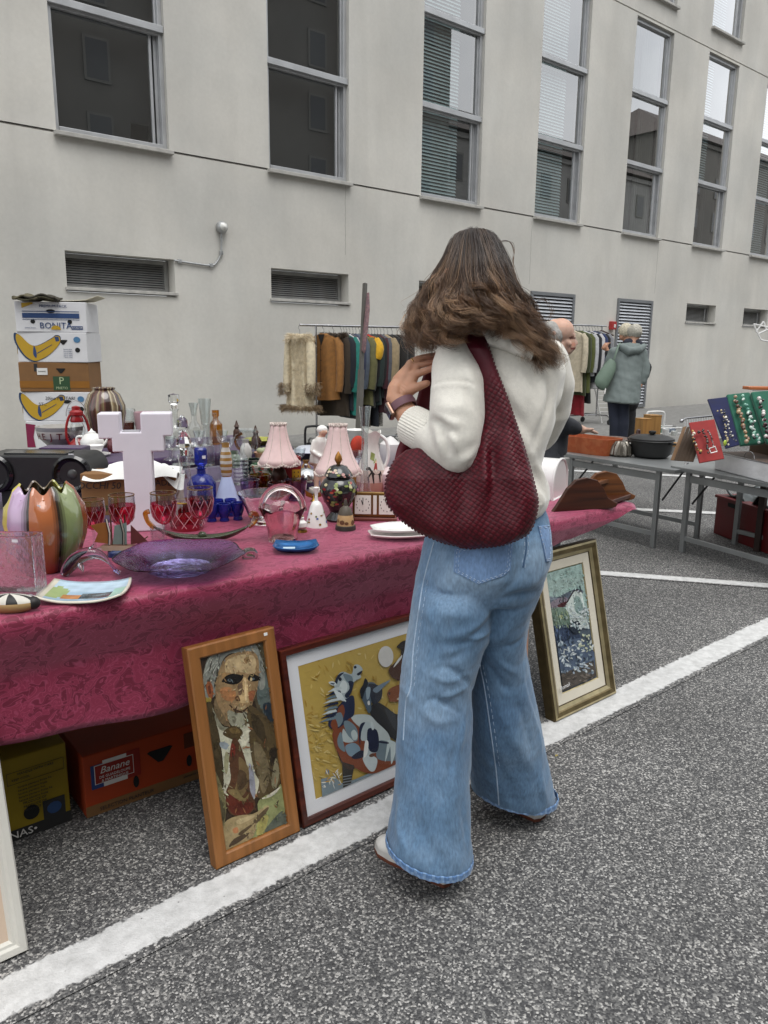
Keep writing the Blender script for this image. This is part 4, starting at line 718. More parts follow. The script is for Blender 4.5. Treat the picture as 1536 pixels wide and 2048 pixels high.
chain(bm_, [pt(925, 740, 1.785), pt(916, 830, 1.75), EL], [.03, .032, .028]); chain(bm_, [EL, pt(862, 872, 1.80), pt(824, 840, 1.845), WRI], [.028, .033, .032, .0285], 16, .9)
chain(bm_, [pt(1085, 745, 1.90), pt(1098, 820, 1.97), pt(1075, 866, 2.04), pt(1020, 850, 2.2)], [.03, .028, .028, .027])
for hx0, ky, fx, fy, dd in ((905, 1420, 868, 1708, (1.93, 1.99, 1.99)), (1020, 1400, 1040, 1572, (1.99, 2.16, 2.25))): chain(bm_, [pt(hx0 if hx0 < 950 else 1020, 1180, dd[0]), pt((hx0+fx)/2, ky, dd[1]), pt(fx, fy, dd[2])], [.05, .034, .034])
# left hand, thumb side towards us, fingers curling in to the shoulder
kn = lambda px, py, d: pt(px, py, d)
def hand_left(mb):
    chain(mb, [WRI, kn(792, 795, 1.868), kn(795, 778, 1.872)], [.0285, .027, .026], 16, .85)
    chain(mb, [kn(795, 785, 1.872), kn(806, 755, 1.876), kn(819, 732, 1.878)], [.024, .023, .013], 14, .8)     # back of the hand
    chain(mb, [kn(806, 785, 1.866), kn(822, 762, 1.866), kn(832, 745, 1.866)], [.022, .019, .013], 14, .8)      # thumb side of the palm
    chain(mb, [kn(800, 765, 1.880), kn(815, 745, 1.888)], [.022, .017], 12)
    fs = [  # (joints, radii): index, middle, ring, little, thumb
        ([kn(824, 751, 1.864), kn(842, 745, 1.853), kn(857, 739.5, 1.846), kn(869, 734, 1.842)], [.0118, .0098, .0088, .0076]),
        ([kn(822, 736, 1.878), kn(842, 730, 1.872), kn(858, 726, 1.868), kn(876, 723, 1.864)], [.0105, .0086, .0078, .0066]),
        ([kn(819, 728, 1.886), kn(835, 718, 1.884), kn(856, 713, 1.882), kn(878, 709, 1.880)], [.0108, .0092, .0085, .0074]),
        ([kn(818, 733, 1.895), kn(834, 724, 1.897), kn(850, 720, 1.897), kn(866, 719, 1.896)], [.010, .0088, .0082, .007]),
        ([kn(814, 784, 1.862), kn(828, 777, 1.852), kn(842, 771, 1.846), kn(854, 766.5, 1.842)], [.017, .0125, .0108, .009])]
    for P, r in fs: chain(mb, P, r, 12, .95)
hand_left(bm_)
# right hand held in front of her
RH = pt(1010, 842, 2.22)
for k in range(4): chain(bm_, [RH+np.array((-.015*k, .03, 0)), RH+np.array((-.015*k-.01, .08, -.01)), RH+np.array((-.015*k-.015, .105, -.035))], [.0095, .0085, .007], 8)
chain(bm_, [RH, RH+np.array((-.02, .05, -.005))], [.026, .03], 12, .6); chain(bm_, [RH+np.array((.02, .02, 0)), RH+np.array((.04, .06, 0))], [.011, .009], 8)
body = skin_mesh(bm_, .0030, 3)
v = get_v(body); px, py = proj_np(v)
base = np.tile(np.array(hx('bd8c70')), (len(v), 1)); nf = wob(v, 60, 3)[:, None]
base *= 1+.06*nf; tips = np.exp(-((px-880)**2)/26**2)[:, None]*np.array((py > 700) & (py < 775))[:, None]*.5; base = base*(1-tips)+np.array(hx('a8655a'))*tips
lip = np.linalg.norm(v-hd(0, .094, -.066), axis=1) < .022; base[lip] = hx('8c3f3f')
for sx in (-1, 1): base[np.linalg.norm(v-hd(.032*sx, .088, .014), axis=1) < .011] = hx('2a1c16')
set_col(body, base)
folds(body, [([(797, 776), (806, 784)], .0016, -.0022), ([(800, 771), (812, 781)], .0016, -.002), ([(804, 767), (817, 776)], .0016, -.002), ([(797, 784), (803, 790)], .0016, -.002), ([(838, 744), (842, 737)], .002, -.0012), ([(856, 738), (858, 732)], .002, -.001), ([(839, 733), (842, 727)], .002, -.001)])
wom = link_mesh('person', body, SKIN, None)
for vv in (0,): body.transform(Matrix.Translation(-Vector(WR))); wom.location = WR
tag(wom, 'woman in a cream jumper and wide blue jeans seen from behind at the stall', 'person')
# jeans
jm = MB()
L = [(832, 1165, 985, 1172, 1.93, .13), (824, 1192, 985, 1200, 1.925, .135), (820, 1225, 983, 1230, 1.93, .125), (815, 1262, 978, 1262, 1.935, .118), (806, 1313, 961, 1315, 1.945, .112), (799, 1371, 944, 1375, 1.96, .11), (795, 1430, 945, 1432, 1.972, .112), (792, 1488, 943, 1492, 1.985, .118), (790, 1545, 940, 1558, 1.99, .124), (786, 1600, 940, 1615, 1.99, .12), (778, 1645, 941, 1668, 1.985, .118), (772, 1688, 945, 1726, 1.98, .112)]
Rr = [(930, 1150, 1089, 1160, 1.975, .13), (935, 1195, 1070, 1200, 1.985, .125), (938, 1225, 1059, 1225, 1.995, .115), (940, 1266, 1053, 1266, 2.02, .108), (942, 1300, 1051, 1298, 2.045, .105), (940, 1340, 1060, 1340, 2.08, .104), (936, 1391, 1072, 1391, 2.115, .106), (934, 1455, 1084, 1461, 2.16, .112), (934, 1500, 1094, 1512, 2.20, .11), (936, 1538, 1106, 1562, 2.235, .112), (943, 1572, 1114, 1602, 2.262, .108)]
side_loft(jm, L); side_loft(jm, Rr)
side_loft(jm, [(884, 1000, 1078, 985, 1.92, .10), (862, 1040, 1094, 1030, 1.92, .125), (850, 1075, 1102, 1062, 1.922, .142), (843, 1105, 1104, 1095, 1.925, .15), (836, 1135, 1098, 1128, 1.93, .15), (830, 1165, 1087, 1160, 1.945, .14), (828, 1192, 1078, 1186, 1.95, .12)], 40)
chain(jm, [pt(930, 1120, 1.86), pt(915, 1155, 1.86)], [.07, .06]); chain(jm, [pt(1058, 1105, 1.91), pt(1050, 1140, 1.92)], [.062, .055])
jean = skin_mesh(jm, .0056, 7)
v = get_v(jean); nn = get_n(jean); zf = np.clip((1.0-v[:, 2])/1.0, 0, 1)
set_v(jean, v+nn*(wob(v, 14, 5)*.0035*(.4+zf)+wob(v, 34, 8)*.0016)[:, None])
folds(jean, [
    ([(1052, 1105), (1030, 1160), (995, 1195)], .012, -.006), ([(1075, 1185), (1040, 1190), (1000, 1200)], .012, -.009), ([(1080, 1165), (1040, 1172)], .016, .004),
    ([(985, 1215), (950, 1255), (900, 1275)], .014, .006), ([(978, 1240), (930, 1285), (880, 1290)], .012, -.006), ([(980, 1262), (955, 1275), (925, 1278)], .007, .007),
    ([(945, 1375), (905, 1340), (868, 1338)], .009, -.008), ([(943, 1345), (900, 1362), (860, 1352)], .008, .005), ([(940, 1372), (895, 1392), (868, 1402)], .008, .005), ([(905, 1410), (880, 1398), (850, 1405)], .008, -.006),
    ([(922, 1432), (900, 1412), (872, 1402)], .007, -.007), ([(845, 1425), (872, 1442), (905, 1440)], .010, .004), ([(800, 1372), (820, 1395), (815, 1410)], .008, .004), ([(935, 1300), (900, 1322), (868, 1320)], .012, -.006),
    ([(910, 1520), (925, 1470), (930, 1420)], .012, .005), ([(895, 1570), (905, 1520), (915, 1480)], .010, -.004), ([(840, 1500), (850, 1560), (840, 1640)], .02, .005), ([(880, 1640), (890, 1690), (925, 1740)], .018, .007), ([(820, 1620), (850, 1680), (880, 1740)], .02, -.006), ([(800, 1600), (798, 1660), (815, 1710)], .014, .006), ([(920, 1600), (930, 1650), (935, 1700)], .012, -.005),
    ([(985, 1300), (1005, 1330), (1040, 1350)], .009, .005), ([(970, 1320), (990, 1352), (1020, 1385)], .012, -.008), ([(1045, 1345), (1052, 1390), (1070, 1440)], .009, .005), ([(1030, 1400), (1050, 1440), (1062, 1500)], .012, -.007), ([(1000, 1420), (1030, 1480), (1075, 1560)], .018, .007), ([(1060, 1420), (1078, 1470), (1084, 1520)], .010, .005), ([(980, 1500), (1010, 1560), (1030, 1615)], .018, -.005), ([(1080, 1545), (1085, 1580), (1095, 1610)], .012, .006),
    ([(845, 1220), (870, 1250), (860, 1290)], .016, .005), ([(850, 1180), (880, 1215), (930, 1225)], .018, .004), ([(1020, 1250), (1000, 1275), (965, 1290)], .014, .006), ([(1052, 1270), (1030, 1290), (1000, 1295)], .01, -.005)])
v = get_v(jean); px, py = proj_np(v)
cb = np.tile(np.array(hx('5d7c9a')), (len(v), 1)); cf = np.array(hx('9ab0c4')); ce = np.array(hx('42618a'))
fade = np.zeros(len(v))
for x, y, sx, sy, a in ((930, 1150, 75, 60, .55), (890, 1350, 60, 60, .30), (815, 1250, 22, 170, .45), (870, 1435, 50, 30, .35), (1070, 1120, 35, 50, .4), (850, 1700, 60, 40, .12), (1060, 1450, 18, 80, .3), (870, 1560, 40, 90, .1)): fade += a*np.exp(-((px-x)/sx)**2-((py-y)/sy)**2)
fade += .10*wob(v, 22, 11)+.08*wob(v, 70, 12); fade = np.clip(fade, 0, .8)[:, None]; cb = cb*(1-fade)+cf*fade
dk = np.clip(.22*wob(v, 9, 21), 0, .3)[:, None]; cb = cb*(1-dk)+ce*dk; set_col(jean, cb)
DEN = VC('denim', .9, var=.26, vs=190, bump=.6, bs=600, sheen=.2, stretch=(1, 1, .3), bdist=.001)
jbv = bvh_of(jean)
jo = link_mesh('jeans', jean, DEN, wom)
STI = M('stitching', 'a9bbd0', .8, var=.25, vs=300); SEAM = VC('seam', .85, var=.2, vs=400)
def seam(paths, r, mat, name, par, off=.0005, col=None, dash=None, step=3):
    m = MB()
    for p in paths:
        P = on_surface(jbv, p, off, step)
        if len(P) < 2: continue
        if dash:
            for i in range(0, len(P)-1, 2): m.tube([tuple(P[i]), tuple(P[i+1])], r, 4, col)
        else: m.tube([tuple(q) for q in P], r, 6, col, flat=.8)
    if m.v:
        o = shift(m.build(name, mat, par), wom); o.parent = par; return o
dkb, lgt = hx('3c5878'), hx('a9bccf')
SIDE = [(868, 1085), (848, 1160), (838, 1220), (827, 1300), (822, 1372), (812, 1405), (807, 1480)]
seam([SIDE], .0018, SEAM, 'side_seam', jo, .0006, lgt); seam([[(960, 1330), (970, 1380), (980, 1450), (992, 1540), (998, 1610)]], .0017, SEAM, 'inseam', jo, .0004, lgt)
seam([[(1052, 1072), (1052, 1100), (1046, 1135)]], .0017, SEAM, 'seat_seam', jo, .0004, dkb); seam([[(1056, 1072), (1056, 1100), (1050, 1135)], [(1049, 1072), (1048, 1100), (1043, 1130)]], .0009, STI, 'stitches', jo, .001, dash=1, step=5)
seam([[(856, 1160), (846, 1220), (835, 1300), (829, 1372)]], .0008, STI, 'stitches', jo, .001, dash=1, step=6); seam([[(966, 1330), (977, 1380), (988, 1450), (1000, 1540)]], .0008, STI, 'stitches', jo, .001, dash=1, step=6)
def patch_pocket(outline, off, name):
    xs_ = [p[0] for p in outline]; ys_ = [p[1] for p in outline]; m = MB(); P = [h for h in (hit(jbv, x, y, off) for x, y in densify(outline+[outline[0]], 5)[:-1]) if h is not None]
    c = hit(jbv, sum(xs_)/len(xs_), sum(ys_)/len(ys_), off); k = 5; ring = []
    cx, cy = sum(xs_)/len(xs_), sum(ys_)/len(ys_); D = densify(outline+[outline[0]], 5)[:-1]; G = []
    for t in (1.0, 1.0, .93, .7, .45, .2, .02):
        row = [hit(jbv, cx+(x-cx)*t, cy+(y-cy)*t, 0 if (t == 1 and not G) else off) for x, y in D]
        if any(r is None for r in row): return None
        G.append([tuple(r) for r in row])
    m.grid(G, col=hx('6f8cb2'), close=True); o = shift(m.build(name, DEN, jo), wom); o.parent = jo
    ins = [(cx+(x-cx)*.93, cy+(y-cy)*.93) for x, y in outline]; ins2 = [(cx+(x-cx)*.85, cy+(y-cy)*.85) for x, y in outline]
    n2 = len(outline); pp = []
    for I in (ins, ins2): pp += [[I[i], I[(i+1) % n2]] for i in range(n2)]
    mm = MB()
    for p in pp:
        Q = [h for h in (hit(jbv, x, y, off+.0012) for x, y in densify(p, 4)) if h is not None]
        for i in range(0, len(Q)-1, 2): mm.tube([tuple(Q[i]), tuple(Q[i+1])], .0008, 4)
    s = shift(mm.build('stitches', STI, o), wom); s.parent = o
    return o
patch_pocket([(910, 1098), (1026, 1082), (1020, 1140), (1006, 1152), (957, 1168), (908, 1143)], .0028, 'back_pocket')
patch_pocket([(1075, 1052), (1097, 1050), (1100, 1085), (1098, 1122), (1091, 1124), (1084, 1090)], .0028, 'back_pocket')
def hem(row, zl, name):
    xl, yl, xr, yr, d, b = row; A, B = dp(xl, yl, d), dp(xr, yr, d); c = (A+B)/2; u = (B-A)/2; up_ = np.array((0, 0, 1)); P = []; n = 96
    for dz, k in ((.004, .985), (.004, 1.008), (.012, 1.016), (.020, 1.012), (.022, .99)):
        P.append([tuple(c+(u*math.cos(2*PI*i/n)+CFH*b*math.sin(2*PI*i/n))*k*(1+.006*math.sin(i*1.3+dz*40))+up_*(dz+.0012*math.sin(i*2.1))) for i in range(n)])
    cols = [[hx('54759f') if j % 3 else hx('7391b4') for j in range(n)] for _ in range(5)]; cols[0] = [hx('9db3cd')]*n; cols[1] = [hx('809dbf') if j % 2 else hx('6a88b0') for j in range(n)]
    o = shift(MB().grid(P, col=cols, close=True).build(name, DEN, jo), wom); o.parent = jo
hem(L[-1], 0, 'hem'); hem(Rr[-1], 0, 'hem')
# shoes: white leather trainers with a gum sole
SHOE = M('white_leather', (.62, .61, .58), .5, var=.1, vs=30); GUM = M('gum_sole', '6a3a28', .7, var=.2)
def shoe(toe, heel):
    T_, Hh = np.array(toe), np.array(heel); d = T_-Hh; Ln = np.linalg.norm(d); d /= Ln; s = np.array((-d[1], d[0], 0)); m = MB(); so_ = MB(); P = []; Q = []
    for t, w, h in ((0, .012, .05), (.03, .028, .062), (.25, .033, .075), (.5, .037, .07), (.7, .043, .055), (.87, .040, .043), (.97, .025, .033), (1.0, .008, .026)):
        c = Hh+d*Ln*t; P.append([tuple(c+s*w*math.cos(a)+np.array((0, 0, .012+(h-.012)*max(0, math.sin(a))**.7))) for a in [PI*k/10 for k in range(11)]])
        Q.append([tuple(c+s*w*1.07*x+np.array((0, 0, z))) for x, z in ((-1, .001), (-1.02, .006), (-1, .011), (1, .011), (1.02, .006), (1, .001))])
    m.grid(P); so_.grid(Q, close=True); o = shift(m.build('shoe', SHOE, wom), wom)
    q_ = shift(so_.build('sole', GUM, o), wom); q_.parent = o
    w_ = MB(); w_.grid([[tuple(np.array(p)*1+np.array((0, 0, .0095+.0165*j))) for p in [tuple(Hh+d*Ln*t+s*w*1.055*sg) for t, w, sg in [(0, .012, 1), (.03, .028, 1), (.25, .033, 1), (.5, .037, 1), (.7, .043, 1), (.87, .04, 1), (.97, .025, 1), (1, .009, 1), (1, .009, -1), (.97, .025, -1), (.87, .04, -1), (.7, .043, -1), (.5, .037, -1), (.25, .033, -1), (.03, .028, -1), (0, .012, -1)]]] for j in (0, 1)], close=True)
    z_ = shift(w_.build('midsole', SHOE, o), wom); z_.parent = o
gl = lambda px, py: np.array(at(px, py, z=0))
shoe(gl(757, 1690)+np.array((0, .0, 0)), gl(905, 1768)); shoe(gl(950, 1565), gl(1085, 1640))
# jumper
sm_ = MB()
side_loft(sm_, [(940, 645, 1050, 650, 1.835, .07), (905, 672, 1092, 678, 1.84, .10), (880, 700, 1122, 706, 1.845, .118), (876, 740, 1130, 742, 1.85, .125), (888, 800, 1122, 790, 1.855, .125), (905, 860, 1104, 850, 1.86, .122), (908, 910, 1086, 900, 1.87, .12), (900, 945, 1078, 930, 1.885, .125), (885, 985, 1094, 965, 1.90, .14), (876, 1008, 1098, 990, 1.905, .146), (880, 1024, 1094, 1010, 1.91, .138), (890, 1036, 1080, 1026, 1.91, .125)], 40)
chain(sm_, [pt(912, 722, 1.775), pt(917, 770, 1.75), pt(913, 830, 1.735), pt(913, 885, 1.73), pt(915, 908, 1.735)], [.056, .064, .064, .055, .046], 20)
chain(sm_, [pt(917, 905, 1.735), pt(885, 888, 1.765), pt(856, 868, 1.80), pt(830, 852, 1.835)], [.046, .05, .047, .042], 20)
chain(sm_, [pt(940, 730, 1.78), pt(930, 780, 1.76)], [.045, .045])
chain(sm_, [pt(1090, 722, 1.90), pt(1098, 765, 1.93), pt(1094, 820, 1.97), pt(1078, 866, 2.02)], [.058, .062, .06, .052], 20); chain(sm_, [pt(1080, 866, 2.02), pt(1050, 860, 2.12), pt(1030, 855, 2.17)], [.045, .042, .036])
jmp = skin_mesh(sm_, .006, 8)
v = get_v(jmp); nn = get_n(jmp); set_v(jmp, v+nn*(wob(v, 13, 31)*.003+wob(v, 32, 32)*.0015)[:, None])
folds(jmp, [([(864, 840), (885, 848), (905, 868)], .008, -.014), ([(872, 836), (900, 845), (925, 850)], .012, .007), ([(882, 850), (892, 885), (900, 915)], .008, -.007), ([(893, 850), (908, 880), (915, 905)], .007, .006), ([(872, 858), (880, 890), (882, 915)], .010, .006),
    ([(958, 890), (935, 915), (918, 925)], .012, .006), ([(965, 800), (945, 770), (935, 735)], .012, .006), ([(958, 830), (940, 800), (930, 770)], .01, -.005), ([(862, 772), (885, 764), (920, 762), (948, 772), (962, 800)], .0035, -.004), ([(862, 778), (885, 770), (920, 768), (946, 778)], .006, .003),
    ([(1090, 740), (1100, 790), (1085, 850), (1065, 895)], .010, -.010), ([(1075, 760), (1082, 800), (1072, 850)], .014, .006), ([(1020, 760), (1030, 800), (1060, 840)], .016, .006), ([(1015, 790), (1040, 840), (1062, 870)], .014, -.005), ([(1035, 730), (1050, 780), (1075, 830)], .016, .006), ([(1130, 760), (1118, 800), (1112, 850)], .014, -.006), ([(1030, 860), (1055, 900), (1070, 940)], .016, .007), ([(1058, 900), (1070, 950), (1085, 985)], .012, -.006), ([(1075, 985), (1085, 1000), (1082, 1015)], .012, .006), ([(1062, 930), (1080, 945), (1092, 970)], .014, .008),
    ([(880, 800), (900, 815), (935, 815)], .016, .004), ([(870, 740), (900, 720), (930, 715)], .016, .004)])
KNIT = M('cream_knit', (.73, .705, .635), .95, var=.06, vs=120, bump=.6, bs=420, sheen=.5, bdist=.0015)
sbv = bvh_of(jmp); jo2 = link_mesh('jumper', jmp, KNIT, wom)
# turned-down collar, ribbed cuff, hem band
CO = [[(958, 655), (990, 648), (1030, 655), (1060, 668)], [(962, 664), (990, 660), (1030, 668), (1066, 684)], [(970, 676), (996, 676), (1030, 690), (1064, 704)], [(978, 688), (1000, 694), (1032, 706), (1062, 718)]]
G = []
for j, row in enumerate(CO):
    rr = []
    for x, y in cr_(row, 6, False):
        h = hit(sbv, x, y, .0)
        rr.append(h if h is not None else dp(x, y, 1.76))
    G.append(rr)
P = []
for j in range(4): P.append([tuple(q-CFH*(.008+(.016, .02, .018, .010)[j]+.003*math.sin(i*1.1))) for i, q in enumerate(G[j])])
P.append([tuple(q-CFH*.002) for q in G[3]])
co_ = MB().grid(P).build('collar', KNIT, jo2); shift(co_, wom); co_.parent = jo2; s_ = co_.modifiers.new('thick', 'SOLIDIFY'); s_.thickness = .006; sb_ = co_.modifiers.new('sub', 'SUBSURF'); sb_.levels = 1; sb_.render_levels = 2
def cuff(a, b, ra, rb, n=84):
    A, B = np.array(a), np.array(b); t = _n(B-A); u = _n(np.cross(t, (0, 0, 1))); w = np.cross(t, u); P = []
    for f, k in ((0, .99), (.05, 1.0), (.3, 1.02), (.6, 1.03), (.85, 1.03), (.97, 1.02), (1.0, .97), (1.0, .8), (.9, .76)):
        r = ra+(rb-ra)*f; P.append([tuple(A+(B-A)*f+(u*math.cos(2*PI*i/n)+w*math.sin(2*PI*i/n)*1.06)*r*k*(1+(.022 if i % 2 else -.012)*(f < .98))) for i in range(n)])
    o = shift(MB().grid(P, close=True).build('cuff', KNIT, jo2), wom); o.parent = jo2
cuff(pt(866, 873, 1.79), pt(822, 849, 1.845), .0455, .0435)
# watch, ring, nails
wt = thing('tmp', None, None); bpy.data.objects.remove(wt)
WPX = pt(812, 806, 1.853)
def band(c, t, r, w, name, mat, par, sq=1):
    t = _n(t); u = _n(np.cross(t, W_)); q = np.cross(t, u); n = 40; P = []
    for f, k in ((-.5, .98), (-.5, 1.05), (0, 1.08), (.5, 1.05), (.5, .98)): P.append([tuple(c+t*w*f+(u*math.cos(2*PI*i/n)+q*math.sin(2*PI*i/n)*sq)*r*k) for i in range(n)])
    o = shift(MB().grid(P, close=True).build(name, mat, par), wom); o.parent = par; return o
ax = _n(HB-pt(828, 842, 1.845)); wc = pt(806, 812, 1.856)
WST = M('watch_strap', '6d4b54', .6, var=.06); wb = band(wc, ax, .0315, .020, 'watch_strap', WST, wom)
u_ = _n(-R_*.8+D_*.45-W_*.25); u_ = _n(u_-ax*(u_ @ ax)); s2 = np.cross(ax, u_); Xw = Matrix(((s2[0], ax[0], u_[0], 0), (s2[1], ax[1], u_[1], 0), (s2[2], ax[2], u_[2], 0), (0, 0, 0, 1)))
fc = wc+u_*.035
def wbox(d, off, name, mat, par, bv):
    o = shift(MB().box((0, 0, off), d, X=Matrix.Translation(fc) @ Xw).build(name, mat, par, bevel=bv), wom); o.parent = par; return o
wk = wbox((.033, .038, .011), 0, 'watch_case', M('gold_case', '8a6f60', .3, metal=.8), wom, .004); wbox((.028, .033, .003), .006, 'watch_face', M('watch_glass', '0c0d0f', .08), wk, .001)
band(pt(827, 723, 1.885), pt(835, 718, 1.884)-pt(819, 728, 1.886), .0100, .0022, 'ring', M('gold', '9a7432', .25, metal=.9), wom)
NAIL = M('nail_varnish', '5a1420', .2, var=.02)
nb_ = shift(MB().ball(tuple(pt(868, 734, 1.8345)), (.0055, .0055, .0055), 10, 8).build('fingernail', NAIL, wom), wom)
# ------------------------------------------------------------------ the woman's hair: strands from the scalp, waved and loose at the ends
def hair_obj(name, strands, rad, cols, mat, parent, loc):
    """strands: list of point arrays; real hair curves"""
    hc = bpy.data.hair_curves.new(name); hc.add_curves([len(s) for s in strands])
    P = np.concatenate(strands)-np.array(loc); hc.position_data.foreach_set('vector', P.astype(np.float32).ravel())
    r = np.concatenate([rad*np.concatenate([np.linspace(1, .9, len(s)-len(s)//3), np.linspace(.9, .25, len(s)//3)]) for s in strands])
    a = hc.attributes.new('radius', 'FLOAT', 'POINT') if 'radius' not in hc.attributes else hc.attributes['radius']; a.data.foreach_set('value', r.astype(np.float32))
    c = hc.attributes.new('Col', 'FLOAT_COLOR', 'POINT'); c.data.foreach_set('color', np.hstack([np.concatenate(cols), np.ones((len(P), 1))]).astype(np.float32).ravel())
    hc.materials.append(mat); o = bpy.data.objects.new(name, hc); COL.objects.link(o); o.parent = parent; return o
m, n, l, b = nodes('hair'); a = n.new('ShaderNodeAttribute'); a.attribute_name = 'Col'; l.new(a.outputs['Color'], b.inputs['Base Color'])
b.inputs['Roughness'].default_value = .38; b.inputs['Specular IOR Level'].default_value = .55; HAIRM = m
# guide locks: places along each lock on the photograph with the distance from the camera; drawn from the crown down
top = (948, 470)
GUIDES = [
    [(925, 478, 1.80), (893, 520, 1.80), (870, 560, 1.82), (845, 600, 1.84), (829, 640, 1.85), (824, 668, 1.85), (842, 698, 1.85)],
    [(928, 474, 1.78), (899, 515, 1.76), (877, 560, 1.76), (858, 605, 1.78), (846, 645, 1.79), (850, 680, 1.80), (868, 706, 1.80)],
    [(932, 470, 1.76), (908, 512, 1.73), (890, 560, 1.72), (880, 605, 1.73), (872, 645, 1.74), (880, 676, 1.74), (902, 690, 1.74)],
    [(938, 468, 1.745), (921, 512, 1.70), (908, 560, 1.69), (900, 605, 1.69), (890, 640, 1.69), (896, 664, 1.69), (908, 676, 1.69)],
    [(943, 466, 1.735), (936, 512, 1.68), (930, 560, 1.665), (924, 602, 1.66), (920, 630, 1.66), (928, 650, 1.66), (940, 660, 1.665)],
    [(948, 465, 1.73), (950, 512, 1.67), (952, 560, 1.655), (952, 600, 1.65), (954, 628, 1.65), (962, 644, 1.66), (974, 654, 1.67)],
    [(953, 465, 1.735), (964, 512, 1.675), (972, 558, 1.66), (978, 600, 1.66), (986, 628, 1.665), (998, 646, 1.675), (1016, 660, 1.69)],
    [(960, 466, 1.745), (979, 512, 1.69), (992, 556, 1.68), (1002, 598, 1.68), (1014, 634, 1.69), (1030, 660, 1.70), (1046, 688, 1.71)],
    [(967, 468, 1.76), (993, 512, 1.71), (1008, 556, 1.70), (1024, 600, 1.70), (1040, 640, 1.71), (1056, 672, 1.72), (1072, 712, 1.72), (1074, 748, 1.73)],
    [(973, 472, 1.78), (1004, 514, 1.74), (1020, 556, 1.73), (1040, 602, 1.73), (1054, 642, 1.735), (1070, 678, 1.74), (1088, 712, 1.745), (1094, 738, 1.75)],
    [(978, 476, 1.80), (1010, 518, 1.78), (1026, 558, 1.77), (1044, 604, 1.77), (1062, 645, 1.77), (1080, 680, 1.78), (1100, 708, 1.78), (1106, 728, 1.785)],
    [(970, 474, 1.83), (1004, 520, 1.84), (1018, 560, 1.85), (1034, 610, 1.85), (1060, 655, 1.85), (1085, 690, 1.85)],
    [(935, 476, 1.83), (905, 520, 1.85), (890, 565, 1.88), (874, 615, 1.90), (862, 660, 1.90), (858, 705, 1.89)]]
GW = []
for gd in GUIDES:
    gd = [(949+(gd[0][0]-950)*.55, 460.5+(gd[0][0]-950)**2*.010, 1.79), (949+(gd[0][0]-950)*1.38, gd[0][1]+1-abs(gd[0][0]-950)*.12, gd[0][2]-.01)]+gd[1:]
    p = np.array([dp(*q) for q in gd]); t = np.linspace(0, 1, len(p)); tt = np.linspace(0, 1, 44); c = np.array(cr_([tuple(q) for q in p], 12, False)); ti = np.linspace(0, 1, len(c))
    GW.append(np.stack([np.interp(tt, ti, c[:, k]) for k in range(3)], 1))
GW = np.array(GW); NG = 11
hr = np.random.default_rng(21); strands, cols = [], []; tt = np.linspace(0, 1, 44)
LOCKS = []
for k in range(420):                      # locks: clumps that wave together
    g = hr.uniform(0, NG-1) if k < 345 else hr.choice([10, 11, 12, 0, 12, 11]); i = int(min(g, NG-2)) if g < NG-1 else int(g)
    f = g-i if i < NG-1 else 0; base = GW[i]*(1-f)+GW[min(i+1, NG-1)]*f if g <= NG-1 else GW[int(g)].copy()
    inner = hr.uniform(0, 1)**1.6; ln = hr.choice([hr.uniform(.70, .86), hr.uniform(.84, .97), hr.uniform(.94, 1.0)]); ts = np.clip(tt*ln, 0, 1); base = np.stack([np.interp(ts, tt, base[:, q]) for q in range(3)], 1)
    base = base+W_*inner*.05*np.sin(np.pi*np.clip(tt*.9+.05, 0, 1))[:, None]-W_*.010*((1-inner)*np.clip((tt-.5)/.3, 0, 1))[:, None]
    wv = np.clip((tt-.46)/.4, 0, 1)**1.1; amp = .0015+hr.uniform(.008, .021)*wv; fr = hr.uniform(1.9, 3.3)*6.28; ph = hr.uniform(0, 6.28); dr = hr.normal(0, .008)
    base = base+R_*(np.sin(tt*fr+ph)*amp+dr*wv)[:, None]-W_*(np.cos(tt*fr+ph)*amp*.9)[:, None]+D_*(np.sin(tt*fr*1.3+ph*2)*amp*.45+hr.normal(-.004, .008)*wv)[:, None]
    LOCKS.append((base, hr.uniform(0, 1)))
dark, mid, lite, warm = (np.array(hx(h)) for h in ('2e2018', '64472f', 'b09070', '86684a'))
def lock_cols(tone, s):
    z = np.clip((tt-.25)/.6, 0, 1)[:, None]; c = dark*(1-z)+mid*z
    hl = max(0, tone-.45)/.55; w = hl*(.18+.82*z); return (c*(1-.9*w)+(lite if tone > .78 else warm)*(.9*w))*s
for base, tone in LOCKS:
    r0 = hr.uniform(.0028, .0062); st_ = hr.uniform(.6, 1.25)
    for j in range(26):
        o1, o2, o3 = hr.normal(0, r0, 3); sp = (.5+1.0*tt*(1.15-tt)*1.6)*np.clip(tt*8+.35, 0, 1); fz = hr.normal(0, 1, 3)*(np.clip(tt-.55, 0, 1)**1.5)[:, None]*.012
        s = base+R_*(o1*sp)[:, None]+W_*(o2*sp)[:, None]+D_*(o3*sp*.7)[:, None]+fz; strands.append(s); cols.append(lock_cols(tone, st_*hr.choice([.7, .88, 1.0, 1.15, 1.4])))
for k in range(300):                      # fly-away hairs
    base, tone = LOCKS[hr.integers(len(LOCKS))]; a = hr.uniform(0, 6.28); d = (R_*math.cos(a)+D_*math.sin(a)*.5)*hr.uniform(.006, .035); st = hr.uniform(.1, .6)
    s = base+d*(np.clip(tt-st, 0, 1)**1.3)[:, None]+R_*(np.sin(tt*hr.uniform(4, 9)+a)*.006*np.clip(tt-st, 0, 1)*3)[:, None]; strands.append(s); cols.append(lock_cols(.9, 1))
